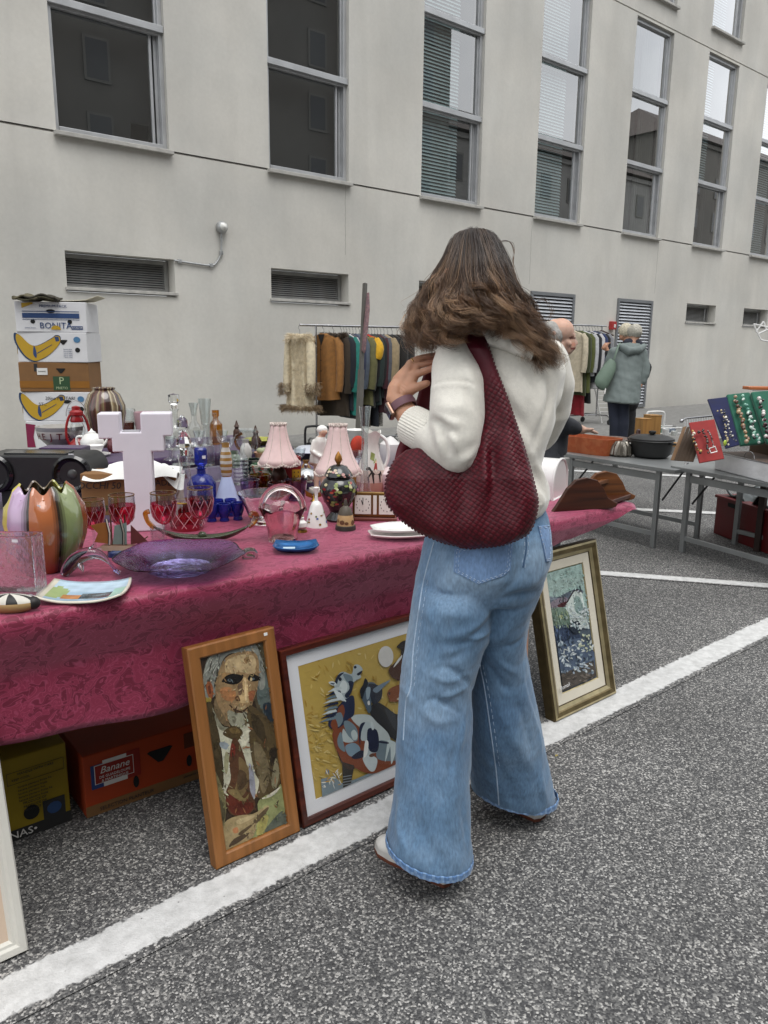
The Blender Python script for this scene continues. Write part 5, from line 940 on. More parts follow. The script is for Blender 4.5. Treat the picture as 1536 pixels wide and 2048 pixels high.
for P in ([(982, 488), (1015, 480), (1028, 500), (1026, 530), (1032, 560)], [(1050, 610), (1085, 600), (1104, 620), (1096, 640), (1080, 650)], [(868, 560), (838, 590), (826, 620), (822, 650), (834, 672)], [(872, 540), (850, 575), (836, 610), (828, 640)], [(1080, 690), (1112, 700), (1122, 722), (1116, 735)], [(870, 640), (842, 668), (838, 690), (852, 705)], [(905, 500), (872, 540), (846, 580), (838, 600)]):
    for j in range(5):
        c = np.array(cr_([tuple(dp(x+hr.normal(0, 2), y+hr.normal(0, 2), 1.76)) for x, y in P], 10, False)); ti = np.linspace(0, 1, len(c)); strands.append(np.stack([np.interp(tt, ti, c[:, q]) for q in range(3)], 1)); cols.append(lock_cols(.75, 1))
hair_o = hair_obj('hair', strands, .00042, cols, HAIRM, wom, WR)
# the scalp side of the hair, so nothing shows through the strands
cap = MB(); cap.ball(tuple(pt(950, 558, 1.79)), (.074, .086, .09), 24, 16); chain(cap, [pt(950, 555, 1.775), pt(955, 600, 1.755), pt(960, 628, 1.75)], [.075, .07, .045], 20); chain(cap, [pt(915, 590, 1.79), pt(885, 645, 1.81)], [.056, .02]); chain(cap, [pt(990, 590, 1.775), pt(1035, 645, 1.785), pt(1062, 685, 1.78)], [.055, .034, .012])
cm_ = skin_mesh(cap, .008, 8); link_mesh('hair_underlayer', cm_, M('hair_under', (.014, .009, .006), .7, var=.3, vs=60), hair_o); hair_u = bpy.data.objects['hair_underlayer']; hair_u.data.transform(Matrix.Translation(-Vector(WR)))
# ------------------------------------------------------------------ the woven burgundy shoulder bag
def bag_depth(px, py):
    return 1.735+np.clip(1000-px, -80, 300)*.00038+np.clip(py-900, -300, 250)*.00012+np.clip(700-py, 0, 60)*.0009
BR = [(672, 966), (679, 972), (700, 979), (739, 992), (789, 1012), (838, 1029), (898, 1049), (955, 1065), (998, 1075), (1020, 1074), (1038, 1070), (1055, 1064), (1068, 1055), (1078, 1038), (1086, 1018), (1092, 994), (1095, 960), (1097, 950)]
BLf = [(672, 922), (690, 930), (706, 939), (732, 951), (780, 958), (830, 958), (862, 948), (880, 915), (893, 848), (900, 812), (915, 793), (931, 783), (958, 772), (988, 770), (1011, 776), (1038, 800), (1055, 822), (1067, 842), (1080, 872), (1087, 891), (1094, 930), (1097, 940)]
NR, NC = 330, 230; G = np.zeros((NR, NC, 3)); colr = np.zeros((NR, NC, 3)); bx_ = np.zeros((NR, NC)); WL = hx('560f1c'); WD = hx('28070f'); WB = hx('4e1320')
ys = np.concatenate([np.linspace(672, 860, 110), np.linspace(861.5, 1096.5, NR-110)]); lapx = lambda y: np.interp(y, *zip(*BLf)); rapx = lambda y: np.interp(y, *zip(*BR))
for i, y in enumerate(ys):
    xl, xr = lapx(y), rapx(y); u = np.linspace(0, 1, NC); x = xl+(xr-xl)*u; wpx = (xr-xl)
    dl, dr, db = (x-xl), (xr-x), np.full(NC, max(0., 1097-y)); R0 = np.interp(y, (830, 930), (26, 55))
    e = np.minimum(np.minimum(dl, dr), db); k = np.clip(e/R0, 0, 1); T = (.052 if y > 880 else .020)+0*u
    T = np.interp(y, (672, 860, 960), (.018, .024, .055)); bul = T*np.sqrt(np.clip(1-(1-k)**2, 0, 1))
    # soft drapes running down from the strap
    s = .010*np.exp(-((x-(965+(y-900)*.02))/11)**2)*np.clip((y-850)/60, 0, 1)*np.clip((1060-y)/90, 0, 1)-.012*np.exp(-((x-(985-(y-880)*.10))/14)**2)*np.clip((y-870)/40, 0, 1)*np.clip((1080-y)/90, 0, 1)
    s += .007*np.exp(-((x-(1015+(y-850)*.12))/16)**2)*np.clip((y-780)/80, 0, 1)*np.clip((1090-y)/60, 0, 1)-.007*np.exp(-((x-(940-(y-930)*.25))/20)**2)*np.clip((y-920)/30, 0, 1)*np.clip((1080-y)/60, 0, 1)+.006*np.exp(-((x-(890-(y-930)*.1))/26)**2)*np.clip((y-920)/30, 0, 1)*np.clip((1090-y)/60, 0, 1)
    s += .0025*np.sin(x*.05+y*.03)+.002*np.sin(x*.09-y*.05+1)
    # the weave: two sets of bands over and under each other, plain leather near the top of the strap
    ang = math.radians(30); cx2 = (x*.80+y*.60+4*np.sin(y*.02))/9.6; cy_ = (-x*.52+y*.85+5*np.sin(x*.018))/8.2
    row = np.floor(cy_); fx = cx2-np.floor(cx2); fy = cy_-row; par = (np.floor(cx2)+row) % 2 > .5; wv = np.clip((y-740)/40, 0, 1)
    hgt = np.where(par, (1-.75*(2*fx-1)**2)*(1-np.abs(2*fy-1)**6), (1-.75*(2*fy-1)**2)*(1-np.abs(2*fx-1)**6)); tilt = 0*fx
    G[i] = [dp(a, y, bag_depth(a, y)) for a in x]; bx_[i] = bul+s*np.clip(e/30, 0, 1)
    G[i] -= W_*(bx_[i]+0.0015*wv*(hgt+tilt*.5)*np.clip(e/6, 0, 1))[:, None]
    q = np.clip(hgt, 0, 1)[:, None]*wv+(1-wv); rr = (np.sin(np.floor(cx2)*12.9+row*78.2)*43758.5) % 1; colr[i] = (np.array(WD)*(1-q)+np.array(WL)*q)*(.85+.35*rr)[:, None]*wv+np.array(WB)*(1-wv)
BAGM = VC('bag_leather', .46, var=.08, vs=90, bump=.25, bs=500, spec=.3)
bag = thing('shoulder_bag', 'woven burgundy leather shoulder bag hanging from the woman in the cream jumper', 'bag', G[-40, NC//2])
ctr = [[tuple((colr[i, j]+colr[i+1, j+1])/2) for j in range(NC-1)] for i in range(NR-1)]
bo = shift(MB().grid([[tuple(p) for p in r] for r in G], col=ctr).build('woven_front', BAGM, None, angle=180), bag)
# back and lining
Gb = []
for i in list(range(0, NR, 10))+[NR-1]:
    y = ys[i]; xl, xr = lapx(y), rapx(y); row = []
    for u in np.linspace(0, 1, 25):
        x = xl+(xr-xl)*u; k = min(1, min(x-xl, xr-x, max(0, 1097-y))/50); row.append(tuple(dp(x, y, bag_depth(x, y)+.001+(.022 if y > 870 else .004)*math.sqrt(max(0, 1-(1-k)**2)))))
    Gb.append(row)
shift(MB().grid(Gb, col=WL).build('back_panel', BAGM, None), bag)
fs_ = MB(); P = []
for x, y, d, w in ((930, 690, 1.80, 20), (900, 690, 1.87, 20), (872, 715, 1.93, 20), (858, 760, 1.95, 22), (850, 800, 1.94, 26), (838, 850, 1.92, 36), (822, 900, 1.88, 45), (815, 940, 1.84, 50)):
    c = dp(x, y, d); u = _n(R_*.9+W_*.45)*w*d/F*.7; P.append([tuple(c-u), tuple(c-u*.5-W_*.006), tuple(c-W_*.008), tuple(c+u*.5-W_*.006), tuple(c+u)])
fo = shift(fs_.grid(P, col=WL).build('front_strap', BAGM, None), bag); q_ = fo.modifiers.new('t', 'SOLIDIFY'); q_.thickness = .006
# laced edge: each stitch its own loop round the rim
rim = [(966, 672)]+[(x, y) for y, x in BR[1:-1]]+[(940, 1097), (915, 1093)]+[(x, y) for y, x in BLf[::-1] if y > 905][1:]
rim = densify(cr_(rim, 5, False), 1.0); acc = 0; L2 = [rim[0]]
for a_, b_2 in zip(rim, rim[1:]):
    acc += math.hypot(b_2[0]-a_[0], b_2[1]-a_[1])
    if acc > 7.5: L2.append(b_2); acc = 0
st0 = None; LACE = M('lace_leather', (.085, .012, .022), .42, var=.1, spec=.6)
for i in range(len(L2)-1):
    (x0, y0), (x1, y1) = L2[i], L2[i+1]; p0, p1 = dp(x0, y0, bag_depth(x0, y0)), dp(x1, y1, bag_depth(x1, y1)); t = _n(p1-p0); nn_ = np.cross(t, -W_); nn_ = _n(nn_); u = _n(t*.95+nn_*.35); w = _n(np.cross(u, W_)); c = (p0+p1)/2-W_*.002
    if st0 is None:
        st0 = MB().ball((0, 0, 0), (.005, .0024, .004), 8, 6).build('stitch', LACE, bag); o = st0
    else: o = st0.copy(); COL.objects.link(o)
    z = np.cross(u, w); o.parent = bag; c = c-np.array(bag.location); o.matrix_local = Matrix(((u[0], w[0], z[0], c[0]), (u[1], w[1], z[1], c[1]), (u[2], w[2], z[2], c[2]), (0, 0, 0, 1)))
# ------------------------------------------------------------------ goods on the stall
def L(px, py, z=ZT): p = np.array(at(px, py, z=z)); return p, depth(p)/F        # place on the cloth, metres per pixel there
CLEAR = THIN('clear_glass'); CLEARG = GLASS('thick_clear_glass', (.97, .985, .98)); RUBY = THIN('ruby_glass', (.62, .05, .12), k=1.4, base=.03, edge=(.35, .02, .05)); COB = GLASS('cobalt_glass', (.03, .05, .45), mixd=.35); AMB = THIN('amber_glass', (.75, .45, .08), k=1.4, edge=(.4, .2, .02))
PINKG = GLASS('pink_glass', (1, .86, .84)); VIOG = GLASS('violet_glass', (.52, .46, 1), bump=.5, bs=90); FROST = GLASS('frosted_glass', (.96, .97, .97), .16, bump=.9, bs=70); PORC = M('white_porcelain', (.76, .75, .72), .15, var=.04, coat=.4); GOLDP = M('gold_trim', '9a7836', .28, metal=.85)
VCG = VC('glazed', .14, var=.08, vs=30, coat=.5); VCM = VC('painted', .55, var=.12, vs=40); STK = M('price_sticker', (.72, .70, .74), .6, var=.03)
def lx(p, k): return [(max(.0004, r*k), z*k) for r, z in p]
def item(name, label, cat, px, py, group=None, rz=0, z=ZT):
    p, k = L(px, py, z); return thing(name, label, cat, p, rz, group), k
FACE = math.atan2(-R_[1], R_[0])                 # local x of a thing turned to lie along the picture
YAW = -FACE
def sticker(t, o, w=.012, h=.008): return MB().box((0, 0, 0), (w, .0008, h)).build('price_sticker', STK, t, smooth=False, loc=o)
# melon vase
t, k = item('lobed_vase', 'fat lobed ceramic vase in yellow, lilac, copper and green stripes with a scalloped mouth', 'vase', 100, 1138, rz=YAW)
prof = [(38, 0), (46, 4), (62, 34), (74, 70), (78, 100), (74, 130), (60, 155), (47, 166), (44, 163), (56, 150), (70, 120), (66, 60), (40, 8), (1, 6)]
LC = [hx(c) for c in ('a8623a', '7f8a5c', '8a4a2a', '93913a', '6a5a40', '5c4a3c', 'c4b84c', 'b39ab6')]
def lob(a, s): return 1-.055*abs(math.cos(4*(a)))**2.5*(1 if s < .75 else .4)+(.03*math.cos(8*a) if .45 < s < .65 else 0)
def lcol(a, i):
    a0 = ((a-PI*1.5+4*PI) % (2*PI))/(2*PI)*8; j = int(a0); f = a0-j; c, d = np.array(LC[j]), np.array(hx('2c231c')); s = min(1, max(0, (f-.70)/.26)) if j in (7, 0) else max(0, (.22-f)/.22) if j in (0, 1) else 0; c = c*(1-s)+d*s
    return tuple(c*(.55 if i > 8 else 1))
vz = MB().lathe(lx(prof, k), 96, rf=lob, cf=lcol)
vz.v = [(x, y, z+(.011*math.cos(8*math.atan2(y, x)) if z > 150*k else 0)) for x, y, z in vz.v]; vz.build('body', VCG, t); sticker(t, (14*k, -63*k, 140*k), .016, .010)
# thick glass block vase at the left edge
t, k = item('glass_block_vase', 'rectangular frosted glass vase at the left edge of the front table', 'vase', 38, 1192, rz=YAW)
m = MB(); P = []
for z, s in ((0, 1), (128, 1.0), (128, .90), (14, .9)): P.append([(x*48*k*s, y*24*k*(s if s == 1 else .72), z*k) for x, y in ((-1, -1), (1, -1), (1, 1), (-1, 1))])
m.grid(P, close=True); m.f += [(3, 2, 1, 0), (12, 13, 14, 15)]; m.c += [(.5,)*3]*2; m.mi += [0, 0]; m.build('block', FROST, t, smooth=False, bevel=.003); sticker(t, (14*k, -25*k, 120*k), .014, .007)
# painted dish
t, k = item('painted_dish', 'rectangular curved white dish with a painted seaside scene near the front edge', 'dish', 172, 1190, rz=YAW+.10)
W2, D2 = 82, 42; G, C = [], []
for j in range(15):
    r, c = [], []
    for i in range(29):
        u, v_ = i/14-1, j/7-1; z = 3+11*abs(u)**2.6+5*abs(v_)**3; r.append(((u*W2*(1-.06*v_*v_))*k, v_*D2*k*1.55*(1-.10*u*u), z*k))
        q = np.array(hx('a9c4d6')); n2 = math.sin(u*9+v_*5)*math.sin(v_*11-u*4)
        if v_ > .1: q = np.array(hx('b9cfde'))*(1+.10*n2)
        if (u+.75)**2/.10+(v_+.1)**2/.3 < 1: q = np.array(hx('a3b47e'))
        if -.55 < u < .0 and -.62 < v_ < -.2: q = np.array(hx('c48a58'))*(1+.2*n2)
        if -.1 < u < .75 and -.6 < v_ < .0: q = np.array(hx('5d6668'))*(1+.65*n2)
        if u > .62 and v_ < .2: q = np.array(hx('a9d0c0'))
        if max(abs(u), abs(v_)) > .9: q = np.array(hx('d3cdbc'))
        c.append(tuple(np.clip(q, 0, 1)))
    G.append(r); C.append(c[:-1])
o = MB().grid(G, col=C).build('dish', VCG, t, angle=180); s_ = o.modifiers.new('t', 'SOLIDIFY'); s_.thickness = .005; s_.offset = -1
# carved wooden bird-like object with stripes
t, k = item('carved_bird', 'tan carved wooden bird with black and white striped back at the left table edge', 'carving', 22, 1222, rz=YAW+.1)
MB().ball((0, 0, 16*k), (52*k, 24*k, 20*k), 28, 14, cf=lambda a, i: hx('a88a5c') if i < 8 else (hx('1c1a18') if int(a*7) % 2 else hx('c9c5ba'))).build('body', VCM, t); MB().ball((44*k, 0, 16*k), (14*k, 13*k, 13*k), 16, 10, hx('1a1614')).build('head', VCM, t)
# glass dolphin
t, k = item('glass_dolphin', 'leaping dolphin figurine in clear and blue glass in front of the striped vase', 'figurine', 178, 1152, rz=YAW+.15)
path = [(-48, 0, 4), (-40, 0, 16), (-24, 0, 34), (0, 0, 46), (24, 0, 42), (42, 0, 24), (54, 0, 8)]; path = cr_(path, 4, False); n2 = len(path)
m = MB().tube([tuple(np.array(p)*k) for p in path], [k*(3+11*math.sin(PI*min(1, (i/(n2-1))*1.15+.08))**.8 if i < n2-3 else 3) for i in range(n2)], 14); m.build('body', GLASS('dolphin_glass', (.78, .85, .98)), t)
m = MB()
for p in path[:14]: pass
m.tube([tuple(np.array(p)*k+np.array((0, 0, 3*k))) for p in path[1:13]], [k*(1+4.5*math.sin(PI*i/11)) for i in range(12)], 10); m.build('blue_core', M('blue_glass_core', (.03, .07, .42), .1, coat=.5), t)
for (a, b, nm) in (((4, 0, 55), (14, 0, 66), 'dorsal_fin'), ((-14, -8, 30), (-6, -20, 14), 'flipper'), ((52, 0, 10), (60, 10, 4), 'tail_fluke'), ((52, 0, 10), (60, -10, 4), 'tail_fluke')): MB().tube([tuple(np.array(a)*k), tuple((np.array(a)+np.array(b))*.5*k), tuple(np.array(b)*k)], [6*k, 5*k, 1*k], 8, flat=.4).build(nm, CLEARG, t)
# sailing ship ornament
t, k = item('ship_ornament', 'small ceramic sailing ship with orange sails on a blue wave base beside the striped vase', 'ornament', 240, 1113, rz=YAW)
MB().lathe(lx([(1, 0), (26, 0), (24, 10), (16, 14), (1, 14)], k), 18, sy=.6, rf=lambda a, s: 1+.12*math.sin(5*a)).build('wave_base', M('wave_blue', '2a3a66', .25, var=.4, vs=60, coat=.4), t)
hull = [(-36, 22), (-30, 13), (22, 13), (36, 22), (50, 30), (34, 24), (-30, 24)]; MB().prism([(x*k, z*k) for x, z in hull], 14*k, hx('b9a892'), sidecol=hx('6a4a34')).build('hull', VCM, t, smooth=False, loc=(0, -7*k, 0))
for (mx_, nm, c, sp) in ((-14, 'sail', '9c6a38', [(-2, 26), (-34, 30), (-26, 48), (-40, 64), (-4, 72)]), (14, 'sail', '7c918c', [(-26, 26), (2, 26), (4, 70), (-20, 64)]), (14, 'jib', '5e2a2a', [(10, 26), (44, 32), (12, 66)])):
    MB().tube([(mx_*k, 0, 22*k), (mx_*k, 0, 86*k)], 1.6*k, 6).build('mast', M('mast_wood', '5a3a22', .6), t); MB().prism([((mx_+x)*k, z*k) for x, z in sp], 1.5*k, hx(c)).build(nm, VCM, t, smooth=False, loc=(0, -3*k, 0))
    for j in range(9): pass
    MB().tube([((mx_-4)*k, -5*k, 26*k), ((mx_-2)*k, -5*k, 50*k), ((mx_-7)*k, -5*k, 78*k)], 2.6*k, 6, col=[hx('17161a') if i % 2 else hx('c9c4ba') for i in range(40)]).build('rope_ladder', VCM, t, smooth=False)
MB().tube([(34*k, 0, 24*k), (58*k, 0, 42*k)], 1.4*k, 6).build('bowsprit', M('mast_wood', '5a3a22', .6), t)
# ruby goblets: bowl with cut diamonds, clear rim, stem and foot
def goblet(px, py, label, s=1):
    t, k = item('ruby_goblet', label, 'goblet', px, py, 'ruby and clear cut-glass goblets'); k *= s
    MB().lathe(lx([(20, 0), (19, 2), (6, 5), (3.6, 10), (3, 24), (3.6, 40), (5, 44)], k), 24).build('stem', CLEAR, t)
    MB().lathe(lx([(4, 44), (14, 50), (22, 62), (25, 78), (25.5, 88)], k), 28).build('bowl', RUBY, t); MB().lathe(lx([(25.5, 88), (25, 102), (24, 108), (23.2, 108), (24.5, 88)], k), 28).build('clear_rim', CLEAR, t); MB().lathe(lx([(25.2, 107), (25.2, 109), (23, 109)], k), 28).build('gold_rim', GOLDP, t)
    m = MB()
    for j in range(9):
        for d in (1, -1): m.tube([((np.interp(z, (52, 62, 78, 88), (16.5, 22.4, 25.3, 25.8)))*k*math.cos(2*PI*j/9+d*(z-70)*.018), (np.interp(z, (52, 62, 78, 88), (16.5, 22.4, 25.3, 25.8)))*k*math.sin(2*PI*j/9+d*(z-70)*.018), z*k) for z in (53, 62, 70, 79, 87)], .55*k, 4)
    m.build('cut_lines', M('cut_glass_line', (.55, .28, .32), .25), t)
goblet(190, 1100, 'ruby goblet standing behind the ship ornament, the leftmost of the goblets', .95); goblet(249, 1096, 'ruby goblet in front of the white cross, above the ship ornament'); goblet(331, 1092, 'ruby goblet just right of the white cross'); goblet(404, 1082, 'ruby goblet in front of the ruby decanter, nearest the clear bowl')
# ruby decanter
t, k = item('ruby_decanter', 'tall ruby-bottomed cut glass decanter with clear neck behind the goblets', 'decanter', 375, 1058)
MB().lathe(lx([(1, 1), (32, 0), (33, 4), (33.5, 40), (28, 56)], k), 32).build('ruby_body', RUBY, t); MB().lathe(lx([(28, 56), (18, 76), (11, 104), (10, 130), (14, 150), (13, 150), (9, 128), (10, 104)], k), 28).build('neck', CLEAR, t); MB().lathe(lx([(27.8, 55), (28.6, 57), (27.8, 59)], k), 28).build('gold_band', GOLDP, t)
MB().lathe(lx([(8, 148), (9, 160), (16, 168), (13, 180), (6, 192), (1, 196)], k), 10).build('stopper', CLEARG, t, smooth=False)
m = MB()
for j in range(10):
    for d in (1, -1): m.tube([(33.9*k*math.cos(2*PI*j/10+d*z*.022), 33.9*k*math.sin(2*PI*j/10+d*z*.022), z*k) for z in (8, 16, 24, 32, 39)], .6*k, 4)
m.build('cut_lines', M('cut_glass_line', (.55, .28, .32), .25), t); sticker(t, (-10*k, -11*k, 118*k), .012, .009)
# white cross-shaped vase
CROSSM = M('lilac_white_paint', (.70, .67, .73), .55, var=.04, vs=14)
t, k = item('cross_vase', 'tall white cross-shaped vase with a notched top', 'vase', 284, 1058, rz=YAW+.22)
cp = [(-40, 0), (44, 0), (44, 40), (28, 46), (28, 158), (52, 158), (52, 188), (68, 188), (68, 232), (10, 232), (10, 196), (-28, 196), (-28, 232), (-68, 232), (-68, 184), (-44, 184), (-44, 158), (-26, 158), (-26, 44), (-40, 40)]
MB().prism([(x*k, z*k) for x, z in cp], 46*k).build('body', CROSSM, t, smooth=False, bevel=.004, loc=(0, -23*k, 0)); MB().box((-9*k, 0, 196.4*k), (32*k, 34*k, 1.2*k)).build('opening', M('inner_grey', (.35, .34, .36), .8), t, smooth=False)
# violet glass bowl with wavy rim
t, k = item('violet_bowl', 'shallow blue-violet textured glass bowl with wavy rim at the front', 'bowl', 362, 1140)
m = MB().lathe(lx([(1, 3), (62, 2), (66, 6), (82, 20), (124, 31), (126, 34), (84, 26), (62, 10), (1, 8)], k), 64, rf=lambda a, s: 1+.02*math.sin(7*a)+.012*math.sin(11*a+1)); m.v = [(x, y, z+.004*math.sin(5*math.atan2(y, x))*min(1, max(0, z/(40*k)))) for x, y, z in m.v]; m.build('bowl', VIOG, t)
# glass gondola
t, k = item('glass_gondola', 'dark green and amber glass gondola with curled ends behind the violet bowl', 'ornament', 405, 1084, rz=YAW+.12)
P = []
for i in range(21):
    u = i/10-1; w = 14*(1-abs(u)**2.2)+1.5; z = 8+24*abs(u)**2.4; P.append([(u*95*k, w*c*k, (z+(-8 if abs(c) < .5 else 2)*(1-abs(u)**3))*k) for c in (-1, -.7, 0, .7, 1)])
o = MB().grid(P).build('hull', GLASS('gondola_glass', (.10, .13, .07), mixd=.4), t, angle=180); s_ = o.modifiers.new('t', 'SOLIDIFY'); s_.thickness = .004
MB().tube([tuple(np.array(q)*k) for q in cr_([(92, 0, 30), (104, 0, 40), (108, 0, 54), (100, 0, 58), (96, 0, 50)], 4, False)], 5*k, 8).build('amber_curl', AMB, t); MB().tube([tuple(np.array(q)*k) for q in cr_([(-92, 0, 30), (-104, 0, 44), (-108, 0, 60), (-100, 0, 64)], 4, False)], 5*k, 8).build('amber_curl', AMB, t); MB().ball((0, 0, 14*k), (9*k, 8*k, 8*k), 12, 8).build('knot', GLASS('gondola_glass'), t); MB().lathe(lx([(22, -6), (20, -3), (4, 4)], k), 16).build('foot', CLEARG, t, loc=(0, 0, 6*k))
# small round glass beside the goblet
t, k = item('small_clear_dish', 'small clear glass with vertical ribs beside the gondola', 'glass', 316, 1092); MB().lathe(lx([(10, 0), (12, 4), (15, 34), (14, 40), (13, 34), (10, 4)], k), 20, rf=lambda a, s: 1+.04*math.cos(10*a)).build('cup', CLEAR, t)
# cobalt decanter and six shot glasses
t, k = item('cobalt_decanter', 'cobalt blue glass decanter with square stopper and white sticker', 'decanter', 405, 1010)
MB().lathe(lx([(1, 0), (27, 0), (28, 4), (28, 44), (20, 58), (9, 64), (8, 72), (12, 76), (1, 76)], k), 28).build('body', COB, t); MB().lathe(lx([(7, 76), (10, 82), (13, 84), (13, 112), (10, 116), (1, 116)], k), 8).build('stopper', COB, t, smooth=False); sticker(t, (0, -14*k, 98*k), .014, .012)
for i, (x, y, lab) in enumerate(((424, 1044, 'cobalt shot glass nearest the ruby goblet, leftmost of the six'), (436, 1034, 'cobalt shot glass behind and between the front blue ones'), (449, 1043, 'cobalt shot glass in the middle of the front blue row'), (462, 1033, 'cobalt shot glass under the striped cone bottle, in the back blue row'), (476, 1040, 'cobalt shot glass beside the clear bowl, rightmost of the six'), (414, 1036, 'cobalt shot glass half hidden behind the ruby goblet'))):
    if i == 0: t, k = item('shot_glass', lab, 'shot glass', x, y, 'cobalt blue shot glasses'); sg0 = t; MB().lathe(lx([(1, 1), (9, 0), (10, 3), (8, 8), (13, 22), (12.5, 37), (11.5, 37), (11, 20), (6, 10), (1, 9)], k), 20).build('cup', COB, t)
    else: t = copy_tree(sg0); t.location = L(x, y)[0]; t['label'] = lab
# clear bowl
t, k = item('clear_bowl', 'flared clear glass bowl behind the pink basket', 'bowl', 530, 1046); MB().lathe(lx([(1, 2), (26, 0), (28, 4), (30, 10), (40, 36), (54, 62), (52, 62), (37, 36), (26, 10), (1, 6)], k), 40, rf=lambda a, s: 1+.012*math.cos(16*a)).build('bowl', CLEARG, t)
# pink basket
t, k = item('glass_basket', 'pink glass basket with an arched handle and petal rim', 'basket', 566, 1082)
m = MB().lathe(lx([(1, 2), (27, 0), (29, 4), (30, 20), (34, 44), (44, 62), (46, 66), (42, 62), (31, 44), (26, 20), (24, 8), (1, 7)], k), 60, rf=lambda a, s: 1+.07*abs(math.cos(3*a))*(1 if .3 < s < .75 else .2)); m.v = [(x, y, z+7*k*abs(math.cos(3*math.atan2(y, x)))*min(1, max(0, (z/k-46)/18))) for x, y, z in m.v]; m.build('bowl', PINKG, t)
MB().tube([(42*k*math.cos(a)*R_[0]/1, 42*k*math.cos(a)*R_[1], (62+48*math.sin(a))*k) for a in np.linspace(0, PI, 21)], 4.5*k, 10, flat=1.6).build('handle', PINKG, t)
# blue enamel tray, chrome napkin clip
t, k = item('blue_dish', 'small square electric-blue metal dish with upturned corners', 'dish', 592, 1102, rz=YAW+.1)
P = [[(u*46*k*(1-.12*abs(v_)), v_*34*k*(1-.10*abs(u)), (2+11*max(abs(u), abs(v_))**4+4*(abs(u*v_))**2)*k) for u in np.linspace(-1, 1, 13)] for v_ in np.linspace(-1, 1, 13)]
o = MB().grid(P).build('dish', M('electric_blue', (.015, .11, .30), .2, metal=.5, var=.25, vs=40), t, angle=180); s_ = o.modifiers.new('t', 'SOLIDIFY'); s_.thickness = .002; MB().box((-14*k, 8*k, 4.5*k), (24*k, 12*k, 1*k)).build('label', M('pale_label', (.5, .62, .68), .6), t, smooth=False)
t, k = item('napkin_clip', 'small chrome napkin clip beside the violet bowl', 'clip', 497, 1118, rz=YAW+.4); CHR = M('chrome', (.6, .6, .6), .12, metal=1, var=.1)
for j in range(3): MB().tube([tuple(np.array(q)*k) for q in cr_([(-12, -6+6*j, 1), (12, -6+6*j, 2), (12, -6+6*j, 16), (-4, -6+6*j, 17), (-8, -6+6*j, 8), (8, -6+6*j, 5)], 3, False)], 2.2*k, 6, flat=2).build('loop', CHR, t)
# porcelain bell, brown bell, perfume figurine
def dots(t, k, prof, cols, n, sd, r, z0, z1, name='painted_flowers', mat=None):
    rg_ = np.random.default_rng(sd); m = MB()
    for i in range(n):
        a = rg_.uniform(0, 2*PI); z = rg_.uniform(z0, z1); rr = np.interp(z, [p[1] for p in prof], [p[0] for p in prof]); dr = (np.interp(z+1, [p[1] for p in prof], [p[0] for p in prof])-rr); s = r*rg_.uniform(.6, 1.3); nx = np.array((math.cos(a), math.sin(a), -dr)); nx /= np.linalg.norm(nx); tx = np.array((-math.sin(a), math.cos(a), 0)); ty = np.cross(nx, tx); c = np.array((rr*math.cos(a), rr*math.sin(a), z))+nx*.5*(1+.01*i); b0 = rg_.uniform(0, 6.28); e = rg_.uniform(.5, 1)
        m.add([tuple((c+s*(tx*math.cos(b)*1+ty*math.sin(b)*e))*k) for b in np.linspace(b0, b0+2*PI, 9)[:-1]], [tuple(range(8))], hx(cols[rg_.integers(len(cols))]))
    return tag(m.build(name, mat or VCG, t, smooth=False), kind='stuff')
t, k = item('porcelain_bell', 'white porcelain hand bell with flower sprigs in front of the black jar', 'bell', 633, 1052); bp_ = [(23, 0), (22, 4), (17, 24), (12, 42), (9, 48), (4, 52), (3, 60), (4, 70), (6, 78), (1, 80)]
MB().lathe(lx([(20, 2)]+bp_, k), 28).build('bell', PORC, t); dots(t, k, [p for p in bp_ if p[1] < 50], ['8a6a2c', '6d7a3c', '4a5ea0', '8c3c3c'], 22, 3, 2.6, 6, 30)
t, k = item('stoneware_bell', 'brown and cream stoneware bell with a black rim at the front of the lamp', 'bell', 691, 1058)
MB().lathe(lx([(18, 1), (21, 0), (20, 8), (17.5, 9), (15, 30), (11, 42), (4, 48), (3, 58), (1, 62)], k), 26, col=[hx('2c2824')]*2+[hx('39322a')]+[hx('b49668')]+[hx('4a4236')]*2+[hx('39322a')]*2).build('bell', VCM, t); dots(t, k, [(17.5, 9), (15, 30)], ['5c3c22', '7a5a34'], 9, 4, 4.4, 13, 26, 'painted_leaves', VCM)
t, k = item('perfume_figurine', 'tiny white and gold perfume bottle figurine right of the pink basket', 'figurine', 603, 1064); MB().lathe(lx([(12, 0), (11, 5), (1, 6)], k), 18).build('base', GOLDP, t); MB().lathe(lx([(6, 5), (12, 12), (11, 20), (5, 25), (6, 30), (1, 34)], k), 18).build('body', PORC, t); MB().lathe(lx([(5, 32), (3, 36), (2, 48), (1, 50)], k), 12).build('stopper', GOLDP, t)
